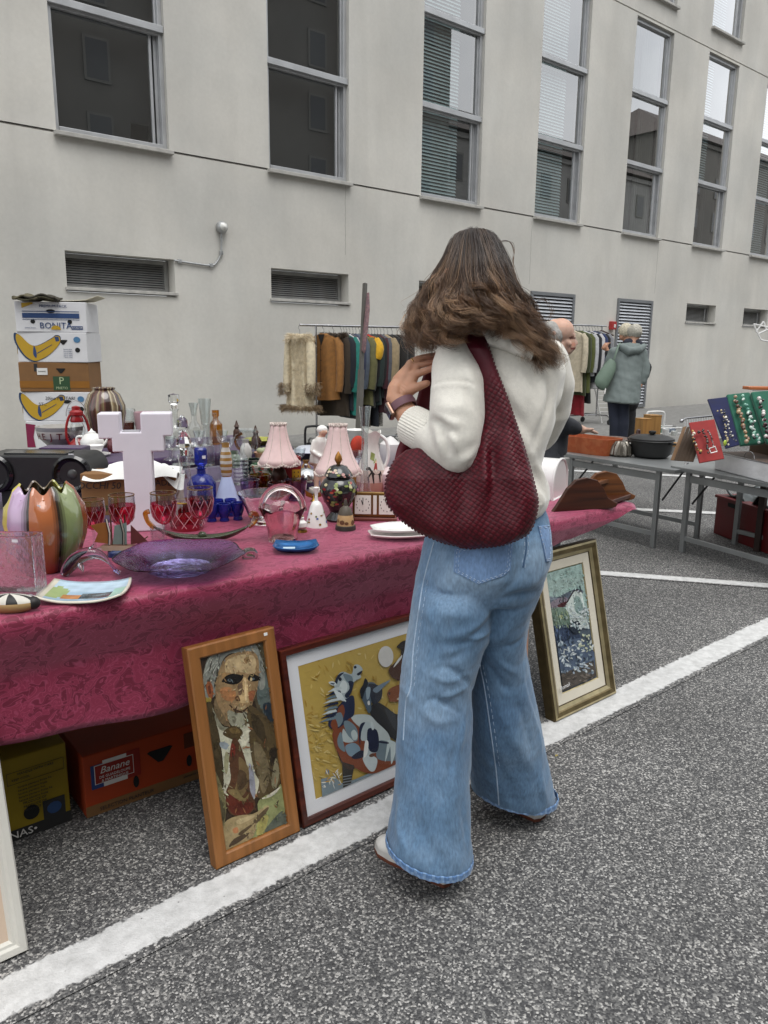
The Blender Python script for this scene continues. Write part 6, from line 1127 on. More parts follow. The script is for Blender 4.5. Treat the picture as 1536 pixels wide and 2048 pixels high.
# black floral jar
t, k = item('ginger_jar', 'black lidded jar painted with roses and leaves with a gilt finial', 'jar', 677, 1040); jp = [(25, 0), (26, 4), (17, 14), (16, 18), (28, 38), (37, 58), (37, 68), (30, 82), (24, 86), (24, 88), (28, 90), (26, 96), (17, 108), (8, 112)]
MB().lathe(lx([(1, 0)]+jp[:9]+[(24, 87), (1, 87)], k), 36).build('body', M('black_lacquer', (.012, .012, .013), .18, coat=.4), t); MB().lathe(lx([(24, 88)]+jp[10:]+[(1, 113)], k), 36).build('lid', M('black_lacquer', (.012, .012, .013), .18, coat=.4), t); MB().lathe(lx([(3, 112), (5, 116), (8, 122), (6, 130), (1, 138)], k), 16).build('finial', M('gilt_amber', '9a6a2c', .3, metal=.5), t)
for i, (a0, n_, cs) in enumerate(((0, 60, ['96a05c', '7c8a4a', 'b8b088', '5a6a34']), (1, 26, ['8c2f2a', 'a84a3c', 'b8685a', '6a1f22']))): dots(t, k, jp[3:9], cs, n_, 7+i, 4.0, 34, 80)
dots(t, k, jp[10:13], ['b88a84', '96a05c', 'c8b8a0'], 24, 9, 3.4, 91, 106)
# two table lamps
SHADE = M('pink_lampshade', (.70, .52, .50), .85, var=.05, vs=60, bump=.15, bs=500); FRINGE = M('shade_fringe', (.58, .50, .45), .9, var=.2, vs=200, bump=.5, bs=300)
def lamp(px, py, sx, h0, h1, label, rb, rt):
    t, k = item('table_lamp', label, 'lamp', px, py, 'lamps with pink pleated shades'); hh = h1-h0; pr = [(rb, h0), (rb*.90, h0+hh*.08), (rb*.66, h0+hh*.32), (rb*.50, h0+hh*.58), (rt*1.05, h0+hh*.88), (rt, h1)]
    m = MB().lathe(lx(pr, k), 64, rf=lambda a, s: 1+(.035*abs(math.cos(4*a))-.02)*(1-s)); m.v = [(x, y, z-(4*k*abs(math.cos(4*math.atan2(y, x))) if z < (h0+2)*k else 0)) for x, y, z in m.v]; o = m.build('lamp_shade', SHADE, t, angle=180); s_ = o.modifiers.new('t', 'SOLIDIFY'); s_.thickness = .0015
    for (r, z, n_, nm) in ((rb*1.0, h0-2, 90, 'fringe'), (rt*1.0, h1, 44, 'top_fringe')): MB().tube([((r+.8*math.sin(9*a))*k*math.cos(a), (r+.8*math.sin(9*a))*k*math.sin(a), (z+(1.2*math.sin(n_*a*.5)-(4*abs(math.cos(4*a)) if r == rb else 0)))*k) for a in np.linspace(0, 2*PI, n_*2+1)[:-1]], 2.0*k, 5, closed=True).build(nm, FRINGE, t)
    for j in range(8): a = 2*PI*j/8+PI/8; MB().tube([(r*k*math.cos(a)*1.005, r*k*math.sin(a)*1.005, z*k) for r, z in [(p[0]*(.985 if i < 2 else 1), p[1]) for i, p in enumerate(pr)]], .7*k, 4).build('seam', FRINGE, t)
    BR_ = M('lamp_bronze', '3a2214', .4, metal=.3, var=.3, vs=40); MB().lathe(lx([(1, 0), (17, 0), (18, 6), (8, 10), (6, 16), (13, 30), (16, 44), (12, 56), (5, 62), (4, h0+6), (1, h0+8)], k), 24).build('base', BR_, t)
    MB().tube([(13*k, 0, 46*k), (20*k, 0, 40*k), (19*k, 0, 30*k), (12*k, 0, 28*k)], 2*k, 6).build('side_scroll', BR_, t); MB().tube([(-13*k, 0, 46*k), (-20*k, 0, 40*k), (-19*k, 0, 30*k), (-12*k, 0, 28*k)], 2*k, 6).build('side_scroll', BR_, t)
lamp(559, 994, 1, 72, 146, 'pink shaded lamp behind the pink glass basket, farther from the woman', 41, 15); lamp(676, 1022, 1, 82, 172, 'pink shaded lamp standing right behind the black floral jar', 47, 17)
# travel clock
t, k = item('weather_clock', 'brass desk clock with two square dials half hidden behind the bag', 'clock', 748, 1040, rz=YAW-.05); BRS = M('brass', '7a5e34', .3, metal=.85, var=.2)
MB().box((0, 0, 3*k), (92*k, 20*k, 6*k)).build('base', M('clock_wood', '6b3a30', .4), t, bevel=.002); MB().box((0, 0, 32*k), (86*k, 10*k, 50*k)).build('case', BRS, t, bevel=.003); DIAL = M('dial', (.70, .68, .62), .4)
for x in (-22, 26):
    MB().box((x*k, -5.6*k, 32*k), (32*k, 1*k, 38*k)).build('dial', DIAL, t, smooth=False)
    for a, ln in ((1.55, 14), (1.9, 10)): MB().tube([(x*k, -6.6*k, 32*k), ((x+ln*math.cos(a))*k, -6.6*k, (32+ln*math.sin(a))*k)], .7*k, 4).build('hand', INK, t)
    m = MB()
    for j in range(12): m.box(((x+13*math.sin(j*PI/6))*k, -6.3*k, (32+13*math.cos(j*PI/6))*k), (1.4*k, .3*k, 2.4*k))
    m.build('hour_marks', INK, t, smooth=False)
MB().box((2*k, -5.8*k, 32*k), (7*k, 1*k, 38*k)).build('thermometer', DIAL, t, smooth=False)
t, k = item('pink_pleated_box', 'pink pleated glass box with beaded edge behind the brass clock', 'box', 752, 1018, rz=YAW)
MB().box((0, 0, 16*k), (80*k, 34*k, 32*k)).build('box', GLASS('pink_pleat', (1, .62, .62), .1, bump=.5, bs=200), t, bevel=.004)
for j in range(19): MB().tube([((-38+4.2*j)*k, -18*k, 4*k), ((-38+4.2*j)*k, -18*k, 30*k)], 1.3*k, 5).build('pleat', PINKG, t)
# folded white dishes
t, k = item('shell_dish_stack', 'stack of two white leaf-shaped dishes on the front table beside the bag', 'dishes', 800, 1074, rz=YAW+.2)
for j, (s, z) in enumerate(((1, 2), (.93, 13))):
    P = [[(u*62*k*s, v_*42*k*s*(1-.45*max(0, -u)**2)*(1-.2*u*u), (z+10*max(abs(u), abs(v_))**2.5)*k) for u in np.linspace(-1, 1, 15)] for v_ in np.linspace(-1, 1, 11)]; o = MB().grid(P).build('dish', PORC if j else M('pink_white_china', (.72, .64, .62), .2, coat=.3), t, angle=180); s_ = o.modifiers.new('t', 'SOLIDIFY'); s_.thickness = .004
# striped cone bottle
t, k = item('cone_bottle', 'pale blue cone bottle with gold-striped neck and base behind the blue shot glasses', 'bottle', 455, 1016)
MB().lathe(lx([(1, 0), (27, 0), (28, 3), (26, 8)], k), 28, col=[hx('8a6c30'), hx('c0b0a0'), hx('7a5a30')]).build('base', VCG, t); MB().lathe(lx([(26, 8), (10, 62), (9, 64)], k), 28).build('cone', M('powder_blue', (.36, .42, .62), .35, var=.05), t); MB().lathe(lx([(9, 64)]+[(12-abs(j-4)*.6+(1 if j % 2 else 0), 66+6*j) for j in range(9)]+[(7, 122), (8, 132), (6, 132)], k), 24, col=[hx('b8b4ae') if j % 2 else hx('94703a') for j in range(14)]).build('neck', VCG, t)
# clear bottles, vases, decanters behind
def bottle(px, py, name, label, cat, prof, mat=CLEAR, n=24, stop=None, rf=None, smooth=True, z=ZT, group=None):
    t, k = item(name, label, cat, px, py, group, z=z); MB().lathe(lx(prof, k), n, rf=rf).build('body', mat, t, smooth=smooth)
    if stop: MB().lathe(lx(stop, k), 12).build('stopper', CLEARG if mat is CLEAR else mat, t, smooth=False)
    return t, k
rib = [(1, 0), (15, 0), (16, 3)]+[(16 if j % 2 else 14.2, 6+4*j) for j in range(13)]+[(8, 62), (7, 72), (9, 76), (8, 90), (6, 90)]
bottle(483, 968, 'ribbed_bottle', 'square clear ribbed bottle right of the cone bottle', 'bottle', rib, n=16); bottle(430, 962, 'ribbed_bottle', 'clear horizontally ribbed bottle left of the cone bottle', 'bottle', [(r*.9, z*1.5) for r, z in rib], n=16)
DEC = [(1, 0), (21, 0), (22, 5), (21, 34), (13, 46), (7, 56), (6, 74), (10, 80), (8, 80)]; STP = [(5, 80), (6, 88), (11, 94), (11, 108), (1, 110)]
bottle(352, 898, 'clear_decanter', 'clear decanter with a square stopper at the back, left of the others', 'decanter', DEC, stop=STP); bottle(368, 928, 'clear_decanter', 'clear decanter with pointed stopper directly above the white paper', 'decanter', [(r*1.1, z*.8) for r, z in DEC], stop=[(5, 64), (12, 72), (10, 88), (1, 98)]); bottle(390, 892, 'bud_vase', 'clear bud vase with a bulb at the waist beside the amber bottle', 'vase', [(1, 0), (15, 0), (9, 4), (6, 14), (14, 32), (12, 40), (5, 50), (6, 70), (10, 86), (9, 86), (4, 60)], group=None)
bottle(412, 890, 'bud_vase', 'taller straight clear vase just left of the amber bottle', 'vase', [(1, 0), (12, 0), (8, 8), (8, 40), (13, 92), (12, 92), (7, 40)]); bottle(433, 888, 'amber_bottle', 'amber glass bottle with square shoulders at the back', 'bottle', [(1, 0), (12, 0), (13, 3), (13, 40), (6, 48), (5, 54), (7, 56), (7, 68), (1, 68)], AMB)
bottle(416, 930, 'ribbed_bottle', 'tall clear ribbed bottle in front of the amber bottle', 'bottle', [(1, 0), (13, 0), (14, 4)]+[(14 if j % 2 else 12.6, 8+4*j) for j in range(9)]+[(6, 50), (6, 80), (8, 82), (7, 82)], n=16)
bottle(729, 1000, 'tall_glass_vase', 'very tall slim clear glass vase in front of the white pitcher', 'vase', [(1, 0), (17, 0), (18, 3), (12, 22), (7, 60), (6, 120), (9, 160), (12, 186), (11, 186), (5.5, 120), (6, 60), (9, 24)], rf=lambda a, s: 1+.04*math.cos(6*a))
# white pitcher with a huntsman
t, k = item('hunt_pitcher', 'tall white porcelain pitcher with a painted red-coated rider on a dark horse', 'pitcher', 742, 985, rz=YAW)
m = MB().lathe(lx([(1, 0), (24, 0), (25, 4), (30, 24), (28, 48), (17, 78), (14, 100), (19, 122), (17, 122), (12, 100)], k), 40, col=[hx('c9c4bc')]*2+[hx('b08a76')]+[hx('c9b8ac')]+[hx('d2cfc8')]*6); m.v = [(x, y, z+(8*k*(x/(19*k))**2 if z > 118*k and x < 0 else 0)+(3*k*math.sin(4*math.atan2(y, x)) if z > 118*k else 0)) for x, y, z in m.v]; m.build('body', VCG, t)
MB().tube([tuple(np.array(q)*k) for q in cr_([(14, 0, 116), (28, 0, 106), (34, 0, 84), (31, 0, 62), (24, 0, 48)], 4, False)], 3.4*k, 8).build('handle', PORC, t)
m = MB(); yv = -30.5
def decal(poly, col, z0=40, x0=8, s=1.0, off=0):
    P = []
    for x, z in poly:
        zz = z0+z*s; rr = np.interp(zz, (24, 48, 78), (30, 28, 17))+.5+off; xx = (x0+x*s); a = xx/rr; P.append((rr*math.sin(a)*k, -rr*math.cos(a)*k, zz*k))
    m.add(P, [tuple(range(len(P)))], hx(col))
hz_ = [(-18, 12), (-14, 16), (-10, 15), (-6, 9), (8, 9), (14, 6), (16, -4), (13, 0), (12, 3), (13, -14), (11, -16), (8, 0), (-2, 1), (-1, -16), (-3, -17), (-7, 2), (-12, -6), (-10, -14), (-13, -15), (-15, -5), (-8, 6), (-12, 10), (-17, 9)]
decal(hz_, '191411'); decal([(-3, 9), (5, 9), (4, 22), (0, 23)], '8c2a22', off=.2); decal([(0, 23), (4, 22), (4, 27), (1, 28)], 'c9a890', off=.3); decal([(-1, 10), (3, 4), (5, 6), (2, 12)], 'd0c8b8', off=.35); decal([(-24, -18), (24, -18), (22, -15), (-20, -14)], '9a7a5c')
decal([(-10, 30), (-2, 26), (0, 40), (-8, 44)], '7d8648', off=.1); decal([(-4, 22), (4, 24), (2, 32)], '8a9a58', off=.1); m.build('painted_rider', VCM, t, smooth=False)
# white porcelain gentleman
t, k = item('porcelain_man', 'white porcelain figurine of a standing man in a coat between the two lamps', 'figurine', 640, 985, rz=YAW)
m = MB(); m.lathe(lx([(1, 0), (24, 0), (22, 10), (1, 10)], k), 18)
V = lambda *a: np.array(a, float)*k
chain(m, [V(-7, 0, 12), V(-7, 0, 40), V(-5, 0, 62)], [5*k, 6*k, 7*k]); chain(m, [V(7, -3, 12), V(6, -3, 40), V(4, 0, 62)], [5*k, 6*k, 7*k]); chain(m, [V(0, 2, 58), V(0, 2, 80), V(2, 0, 104)], [14*k, 13*k, 12*k]); chain(m, [V(4, -2, 112), V(7, -3, 122)], [6*k, 9*k]); chain(m, [V(-10, 0, 102), V(-15, -4, 84), V(2, -12, 74)], [6*k, 5.5*k, 4*k]); chain(m, [V(12, 0, 102), V(17, -5, 84), V(14, -12, 72)], [6*k, 5*k, 4*k]); chain(m, [V(14, -6, 122), V(16, -7, 121)], [2.4*k, 1.5*k]); chain(m, [V(-14, 6, 60), V(-10, 8, 90)], [8*k, 7*k])
me = skin_mesh(m, 2.0*k, 2); v = get_v(me)/k; c = np.tile(np.array((.72, .70, .66)), (len(v), 1)); c[(v[:, 2] < 60) & (v[:, 2] > 12)] = hx('c9a896'); c[(v[:, 2] > 112) & (v[:, 1] < -5) & (v[:, 2] < 126)] = hx('d0a890'); c[v[:, 2] < 12] = hx('cfcac0'); set_col(me, c); me.materials.append(VCG); me.polygons.foreach_set('use_smooth', [True]*len(me.polygons)); o = bpy.data.objects.new('body', me); COL.objects.link(o); o.parent = t
chain_ = MB(); chain_.ball(tuple(V(5, 0, 126)), (11*k, 11*k, 9*k), 14, 10); chain_.build('hair', PORC, t)
# coloured tumblers
for (x, y, c, lab, s) in ((520, 990, 'a08a2a', 'yellow glass tumbler behind the clear bowl', 1), (560, 1006, 'b86a34', 'orange glass tumbler behind the pink basket handle', 1.05), (592, 1000, '9a9cb0', 'greyish lilac glass tumbler right of the orange one', 1.05), (500, 1000, 'b0a8b8', 'clear pale tumbler behind the left rim of the clear bowl', .9)):
    c = hx(c); t, k = bottle(x, y, 'tumbler', lab, 'tumbler', [(1, 1), (16*s, 0), (18*s, 4), (22*s, 42), (21*s, 42), (16*s, 5), (1, 4)], THIN('tumbler_'+lab[:6].strip().replace(' ', '_'), tuple(min(1, q*1.6+.08) for q in c), k=1.4, edge=tuple(q*.8 for q in c)), group='coloured glass tumblers')
# stack of patterned plates (each plate on its own)
p0 = None
for j in range(13):
    p, k = L(545, 966); lab = 'patterned plate in the green and red edged stack left of the lamp, number unseen' if False else 'plate with green and red edge in the tall stack beside the left lamp'
    if p0 is None:
        p0 = MB().lathe(lx([(1, 0), (24, 0), (30, 2), (42, 6), (43, 8), (29, 5), (1, 3)], k), 40, cf=lambda a, i: (hx('3f6a4c'), hx('b8584a'), hx('d0cbbe'), hx('d0cbbe'))[int(a*7+i) % 4] if i in (2, 3, 4) else hx('cfcabd')).build('plate', VCG); o = p0
    else: o = p0.copy(); COL.objects.link(o)
    o.location = p+np.array((random.uniform(-.004, .004), random.uniform(-.004, .004), .0055*j)); o.rotation_euler.z = j*1.7; tag(o, lab, 'plate', 'plates stacked beside the left lamp')
# red game box
t, k = item('red_game_box', 'upright red box with white E and yellow dotted panel under the left lamp', 'box', 583, 984, rz=YAW+.35); MB().box((0, 0, 36*k), (34*k, 26*k, 72*k)).build('box', M('red_card', '7c1418', .5), t, bevel=.002); text('E', 18*k, WINK, t, (6*k, -13.6*k, 58*k)); MB().box((7*k, -13.4*k, 34*k), (17*k, .8*k, 26*k)).build('panel', M('yellow_panel', 'b08a20', .5), t, smooth=False)
m = MB()
for a in range(3):
    for b in range(2): m.box(((3+8*b)*k, -14*k, (26+8*a)*k), (2.4*k, .4*k, 2.4*k))
m.build('dots', INK, t, smooth=False)
# small wooden gnomes at the back
GN = M('dark_carved_wood', '3e2416', .5, var=.3, vs=60)
for (x, y, h, lab) in ((474, 880, 38, 'small dark wooden owl-like carving beside the amber bottle'), (512, 898, 46, 'dark wooden gnome in a pointed hat at the back of the stall'), (541, 893, 34, 'dark wooden gnome half hidden behind the left lamp shade')):
    t, k = item('wooden_gnome', lab, 'figurine', x, y); s = h/46; MB().lathe(lx([(1, 0), (8*s, 0), (9*s, 10*s), (8*s, 22*s), (5*s, 27*s), (1, 28*s)], k), 14, rf=lambda a, q: 1+.1*math.cos(3*a)).build('body', GN, t); MB().ball((0, 0, 31*s*k), (5*s*k, 5*s*k, 6*s*k), 12, 8).build('head', GN, t); MB().lathe(lx([(7*s, 33*s), (4*s, 37*s), (1, 47*s)], k), 12).build('hat', GN, t); MB().tube([(6*s*k, -3*s*k, 22*s*k), (9*s*k, -5*s*k, 14*s*k), (4*s*k, -8*s*k, 12*s*k)], 2*s*k, 6).build('arm', GN, t)
# stereo with two round speakers
STB = M('black_plastic', (.012, .012, .013), .35, var=.15, vs=30, spec=.4); STG = M('black_gloss', (.006, .006, .007), .08, spec=.7)
t, k = item('stereo', 'black portable stereo with two big round speakers behind the striped vase', 'stereo', 92, 1012, rz=YAW); t.scale = (1, 1, 1)
outl = [(112*math.cos(a)*(1 if 0 else .98)*0+(88 if math.cos(a) > 0 else -88)+26*math.cos(a)*1.0, 44+34*math.sin(a)) for a in np.linspace(0, 2*PI, 41)[:-1]]
MB().prism([(x*k, (z+30)*k) for x, z in outl], 100*k).build('body', STB, t, smooth=True, bevel=.006, loc=(0, -50*k, 0)); MB().box((0, -10*k, 20*k), (130*k, 70*k, 40*k)).build('base', STB, t, bevel=.004); MB().box((0, -10*k, 109*k), (120*k, 40*k, 3*k)).build('carry_recess', STG, t, bevel=.001)
for x in (-72, 78):
    MB().lathe(lx([(36, 0), (38, 4), (33, 8), (28, 2), (14, -6), (1, -7)], k), 36, X=Matrix.Translation((x*k, -50*k, 73*k)) @ Matrix.Rotation(PI/2, 4, 'X')).build('speaker', STG, t); MB().ball((x*k, -48*k, 73*k), (11*k, 5*k, 11*k), 16, 10).build('speaker_dome', M('speaker_grey', (.05, .05, .05), .3), t)
sticker(t, (70*k, -30*k, 108.5*k), .02, .006)
# carton of papers with handwriting
t, k = item('paper_carton', 'open brown carton with handwriting holding crumpled white papers in the middle of the stall', 'box', 262, 1030, rz=YAW+.05)
MB().box((0, 30*k, 42*k), (186*k, 70*k, 84*k)).build('carton', KRAFT, t, smooth=False, bevel=.003); text('OCCHI 50', 19*k, INK, t, (-58*k, -6*k, 60*k), shear=.2); text('MADE', 17*k, INK, t, (62*k, -6*k, 66*k)); text('ORI', 17*k, M('green_ink', '2c4a2a', .7), t, (-48*k, -6*k, 14*k)); rg2 = np.random.default_rng(3)
for j, (x, y, z, w, h, r) in enumerate(((-40, 10, 88, 90, 60, .2), (50, 0, 90, 100, 60, -.1), (10, 30, 94, 110, 60, .4), (80, 6, 84, 60, 50, .5))):
    P = [[((x+u*w/2)*k, (y+v_*h/2)*k, (z+9*math.sin(u*2.3+j)+7*math.sin(v_*3+u*2+j*2)-14*max(0, -v_)**2)*k) for u in np.linspace(-1, 1, 13)] for v_ in np.linspace(-1, 1, 9)]; MB().grid(P).build('paper', PAPER, t, angle=30, rz=0)
text('n° 1711/15', 12*k, INK, t, (62*k, -8*k, 96*k), (1, 0, -.1), (0, .8, .6), shear=.3)
# back row: big striped vase, lanterns, cup bowl, teapot, glasses
t, k = item('striped_floor_vase', 'large round brown vase with dripping cream and dark stripes at the back', 'vase', 215, 893)
SC = [hx(c) for c in ('6a5a44', '3a2620', 'b5a88c', '5a3a34', '7a6a4c', '2c201c', '8c7a5c', '4a3a2c')]; srg = np.random.default_rng(8); SV = [SC[i] for i in srg.integers(0, 8, 90)]
MB().lathe(lx([(1, 0), (22, 0), (24, 4), (33, 34), (39, 66), (39, 82), (30, 104), (20, 112), (22, 116), (20, 117), (17, 110)], k), 90, cf=lambda a, i: SV[int(a/(2*PI)*90) % 90] if i > 1 else SC[0]).build('body', VCG, t)
LR = M('lantern_red', '8c1014', .35, var=.15, coat=.3)
def lantern(px, py, s, label):
    t, k = item('hurricane_lantern', label, 'lantern', px, py, 'red hurricane lanterns'); k *= s
    MB().lathe(lx([(1, 0), (19, 0), (20, 4), (18, 16), (11, 22), (9, 26)], k), 24).build('tank', LR, t); MB().lathe(lx([(9, 26), (14, 34), (15, 44), (10, 58)], k), 20).build('chimney', CLEAR, t); MB().lathe(lx([(12, 58), (13, 62), (10, 70), (13, 72), (13, 78), (8, 82), (8, 88), (1, 90)], k), 20).build('hood', LR, t)
    for sx in (-1, 1): MB().tube([tuple(np.array(q)*k) for q in cr_([(sx*17, 0, 14), (sx*22, 0, 30), (sx*21, 0, 50), (sx*15, 0, 68), (sx*9, 0, 74)], 4, False)], 2.6*k, 8).build('side_tube', LR, t)
    MB().tube([(20*k*math.cos(a), 0, (70+30*math.sin(a))*k) for a in np.linspace(0, PI, 13)], .8*k, 5).build('bail', STEEL, t)
lantern(158, 902, 1.0, 'red hurricane lantern in front of the lettered bowl'); lantern(199, 888, .85, 'red hurricane lantern in the shade of the striped brown vase')
t, k = item('lettered_bowl', 'big white bowl with dark red hand lettering beside the red lantern', 'bowl', 122, 892, rz=YAW); blp = [(1, 0), (24, 0), (26, 3), (40, 18), (44, 32), (45, 40), (42, 40), (38, 20), (20, 6), (1, 5)]
MB().lathe(lx(blp, k), 40, col=[hx('8d8a86')]*3+[hx('c9c6c0'), hx('8a8a8c'), hx('c9c6c0')]+[hx('b8b5b0')]*4).build('bowl', VCG, t); RI = M('red_brown_ink', '5c1420', .5)
for i, ch in enumerate('HEJTA'):
    a = -.75+i*.37; r = np.interp(21, (3, 18, 32), (27, 40, 44))+1.4; text(ch, 19*k, RI, t, (r*math.sin(a)*k, -r*math.cos(a)*k, 22*k), (math.cos(a), math.sin(a), 0), (math.sin(a)*.25, -math.cos(a)*.25, 1))
t, k = item('purple_box', 'purple cloth-covered box under the lettered bowl', 'box', 128, 926, rz=YAW); MB().box((0, 10*k, 16*k), (84*k, 50*k, 32*k)).build('box', PUR, t, bevel=.004)
t, k = item('white_teapot', 'white china teapot left of the cross vase', 'teapot', 186, 905, rz=YAW); MB().lathe(lx([(1, 0), (14, 0), (22, 12), (23, 24), (15, 36), (8, 39), (8, 41), (3, 44), (1, 48)], k), 28).build('body', PORC, t); MB().tube([tuple(np.array(q)*k) for q in cr_([(-19, 0, 32), (-30, 0, 30), (-30, 0, 14), (-20, 0, 10)], 4, False)], 2.4*k, 8).build('handle', PORC, t); MB().tube([(20*k, 0, 14*k), (28*k, 0, 22*k), (33*k, 0, 34*k)], [4*k, 3*k, 2*k], 8).build('spout', PORC, t)
t, k = item('white_teacup', 'white teacup on a saucer in front of the teapot', 'cup', 192, 912); MB().lathe(lx([(1, 0), (28, 3), (29, 5), (1, 3)], k), 28).build('saucer', PORC, t); MB().lathe(lx([(8, 3), (9, 5), (17, 20), (17, 22), (15, 20), (1, 6)], k), 24).build('cup', PORC, t)
t, k = item('whisky_tumbler', 'cut clear tumbler of amber liquid behind the cross vase', 'tumbler', 251, 880); MB().lathe(lx([(1, 1), (17, 0), (18, 3), (22, 60), (21, 62), (18, 40), (1, 6)], k), 20, rf=lambda a, s: 1+.03*math.cos(10*a)).build('glass', CLEAR, t); MB().lathe(lx([(1, 3), (17, 3), (19, 36), (1, 36)], k), 20).build('liquid', M('whisky', '6a3410', .15), t)
t, k = item('pink_mug', 'plain pink mug behind the cross vase', 'mug', 293, 880); MB().lathe(lx([(1, 0), (18, 0), (22, 56), (20, 56), (17, 4)], k), 28).build('mug', M('pink_glaze', (.62, .40, .44), .25, coat=.3), t)
# odds and ends at the back of the stall
t, k = item('black_pan_stack', 'black oval pans at the back behind the left lamp', 'pans', 618, 918); MB().lathe(lx([(1, 0), (26, 0), (30, 14), (28, 14), (1, 3)], k), 28).build('pan', STB, t); MB().lathe(lx([(30, 14), (34, 16), (20, 26), (1, 28)], k), 24).build('lid', M('pale_lid', (.45, .47, .52), .25), t)
t, k = item('folding_trolley', 'folded black luggage trolley standing behind the porcelain man', 'trolley', 625, 905, rz=YAW); MB().tube([tuple(np.array(q)*k) for q in cr_([(-14, 0, 0), (-14, 0, 44), (-6, 0, 52), (26, 0, 52), (34, 0, 44), (34, 0, 4)], 4, False)], 2.4*k, 8).build('handle', STB, t); MB().lathe(lx([(7, -3), (7, 3)], k), 16, X=Matrix.Translation((-14*k, 0, 8*k)) @ Matrix.Rotation(PI/2, 4, 'X'), cap0=True, cap1=True).build('wheel', STB, t)
t, k = item('white_cup', 'white porcelain cup behind the right lamp shade', 'cup', 712, 885); MB().lathe(lx([(1, 0), (12, 0), (24, 26), (22, 26), (9, 3)], k), 24).build('cup', PORC, t)
t, k = item('red_poppy_cloth', 'crumpled orange-red cloth behind the right lamp shade', 'cloth', 716, 915); MB().ball((0, 0, 20*k), (18*k, 14*k, 24*k), 18, 12).build('cloth', M('poppy_red', '9c2a14', .8, var=.3, vs=40), t)
for (x, y, w, h, c, lab) in ((780, 935, 22, 60, (.66, .64, .62), 'white lidded sugar pot behind the bag'), (775, 985, 24, 50, (.62, .5, .5), 'pale pink footed cup just left of the bag')): t, k = item('china_pot', lab, 'pot', x, y); MB().lathe(lx([(1, 0), (w*.5, 0), (w*.6, 5), (w, h*.5), (w*.95, h*.8), (w*.3, h), (1, h*1.05)], k), 26).build('pot', M('china_'+str(w), c, .2, coat=.3), t)
t, k = item('glass_teaware', 'cut glass coffee pot of clear crystal behind the plates stack', 'jug', 497, 906); MB().lathe(lx([(1, 0), (16, 0), (20, 20), (16, 42), (18, 48), (15, 42)], k), 20).build('body', CLEAR, t); MB().tube([tuple(np.array(q)*k) for q in cr_([(-14, 0, 40), (-28, 0, 34), (-26, 0, 16), (-18, 0, 10)], 4, False)], 3*k, 8).build('handle', AMB, t)
t, k = item('green_ribbed_glass', 'dark green ribbed glass beaker left of the plate stack', 'beaker', 505, 962); MB().lathe(lx([(1, 0), (17, 0), (22, 44), (20, 44), (15, 3)], k), 24, rf=lambda a, s: 1+.03*math.cos(12*a)).build('beaker', THIN('bottle_green', (.18, .42, .30), k=1.3, edge=(.05, .16, .1)), t)
t, k = item('yellow_green_dish', 'yellow-green oval dish at the back between the gnomes', 'dish', 522, 890); MB().lathe(lx([(1, 0), (24, 2), (36, 12), (34, 13), (1, 5)], k), 28).build('dish', M('lime_glaze', '98983c', .25, coat=.3), t)
t, k = item('onion_basket', 'low basket of pale onions and a peach bowl by the plates', 'basket', 530, 916); MB().lathe(lx([(1, 0), (18, 0), (22, 12), (20, 12), (1, 3)], k), 22).build('basket', M('peach_glaze', 'b08468', .3), t)
for j in range(5): MB().ball(((-9+9*(j % 3))*k, (-5+9*(j//3))*k, 15*k), (7*k, 7*k, 6*k), 12, 8).build('onion', M('onion_skin', '9aa07c', .4, var=.2), t)
t, k = item('silver_tureen', 'round silver lidded tureen behind the brass fittings, near the right lamp', 'tureen', 612, 975); MB().lathe(lx([(1, 0), (18, 0), (26, 14), (26, 22), (16, 36), (3, 40), (4, 46), (1, 48)], k), 26).build('body', M('silver', (.55, .55, .55), .18, metal=1, var=.1), t)
t, k = item('gilt_butterfly', 'little gilt butterfly figurine at the foot of the porcelain man', 'figurine', 628, 1002, rz=YAW)
for sx in (-1, 1): MB().prism([(0, 4*k), (sx*16*k, 10*k), (sx*18*k, 22*k), (sx*4*k, 14*k)], 1.5*k).build('wing', GOLDP, t, smooth=False)
MB().lathe(lx([(1, 0), (8, 0), (4, 4), (1, 16)], k), 12).build('body', GOLDP, t)
# right end of the front table: bread bin and scalloped shelf
t, k = item('bread_bin', 'white enamel bread bin with dark lettering lying at the right end of the table', 'bread bin', 1092, 996, rz=YAW+1.05)
ENM = M('white_enamel', (.72, .71, .69), .3, var=.04, coat=.3); pr_ = [(46*k*math.cos(a), 34*k+44*k*math.sin(a)) for a in np.linspace(0, PI, 15)]+[(-46*k, 0), (46*k, 0)]
MB().prism([(x, z) for x, z in pr_], 110*k).build('body', ENM, t, smooth=True, bevel=.004, loc=(22*k, -20*k, 0)); MB().tube([(x+22*k, -20*k, z) for x, z in pr_], 2.6*k, 6, closed=True).build('rim', ENM, t)
a = 2.5; text('SALE', 17*k, INK, t, (22*k+46.6*k*math.cos(a), 36*k, 34*k+45*k*math.sin(a)), (0, -1, 0), (math.sin(a), 0, -math.cos(a)))
SHF = WOOD('walnut_shelf', '2a130b', '4e2816', .3, 'x', 12); SHL = WOOD('walnut_light', '4c2c16', '7a4a26', .35, 'x', 12)
t, k = item('scalloped_shelf', 'dark wooden wall shelf with two scalloped brackets lying on the right table end', 'shelf', 1180, 1012, rz=YAW+.30)
br = [(-74, 0), (54, 0), (66, 3), (70, 10), (60, 14), (46, 22), (36, 40), (20, 58), (-4, 64), (-26, 60), (-44, 44), (-58, 22), (-66, 10)]
OF = np.array((84, 62, 4))
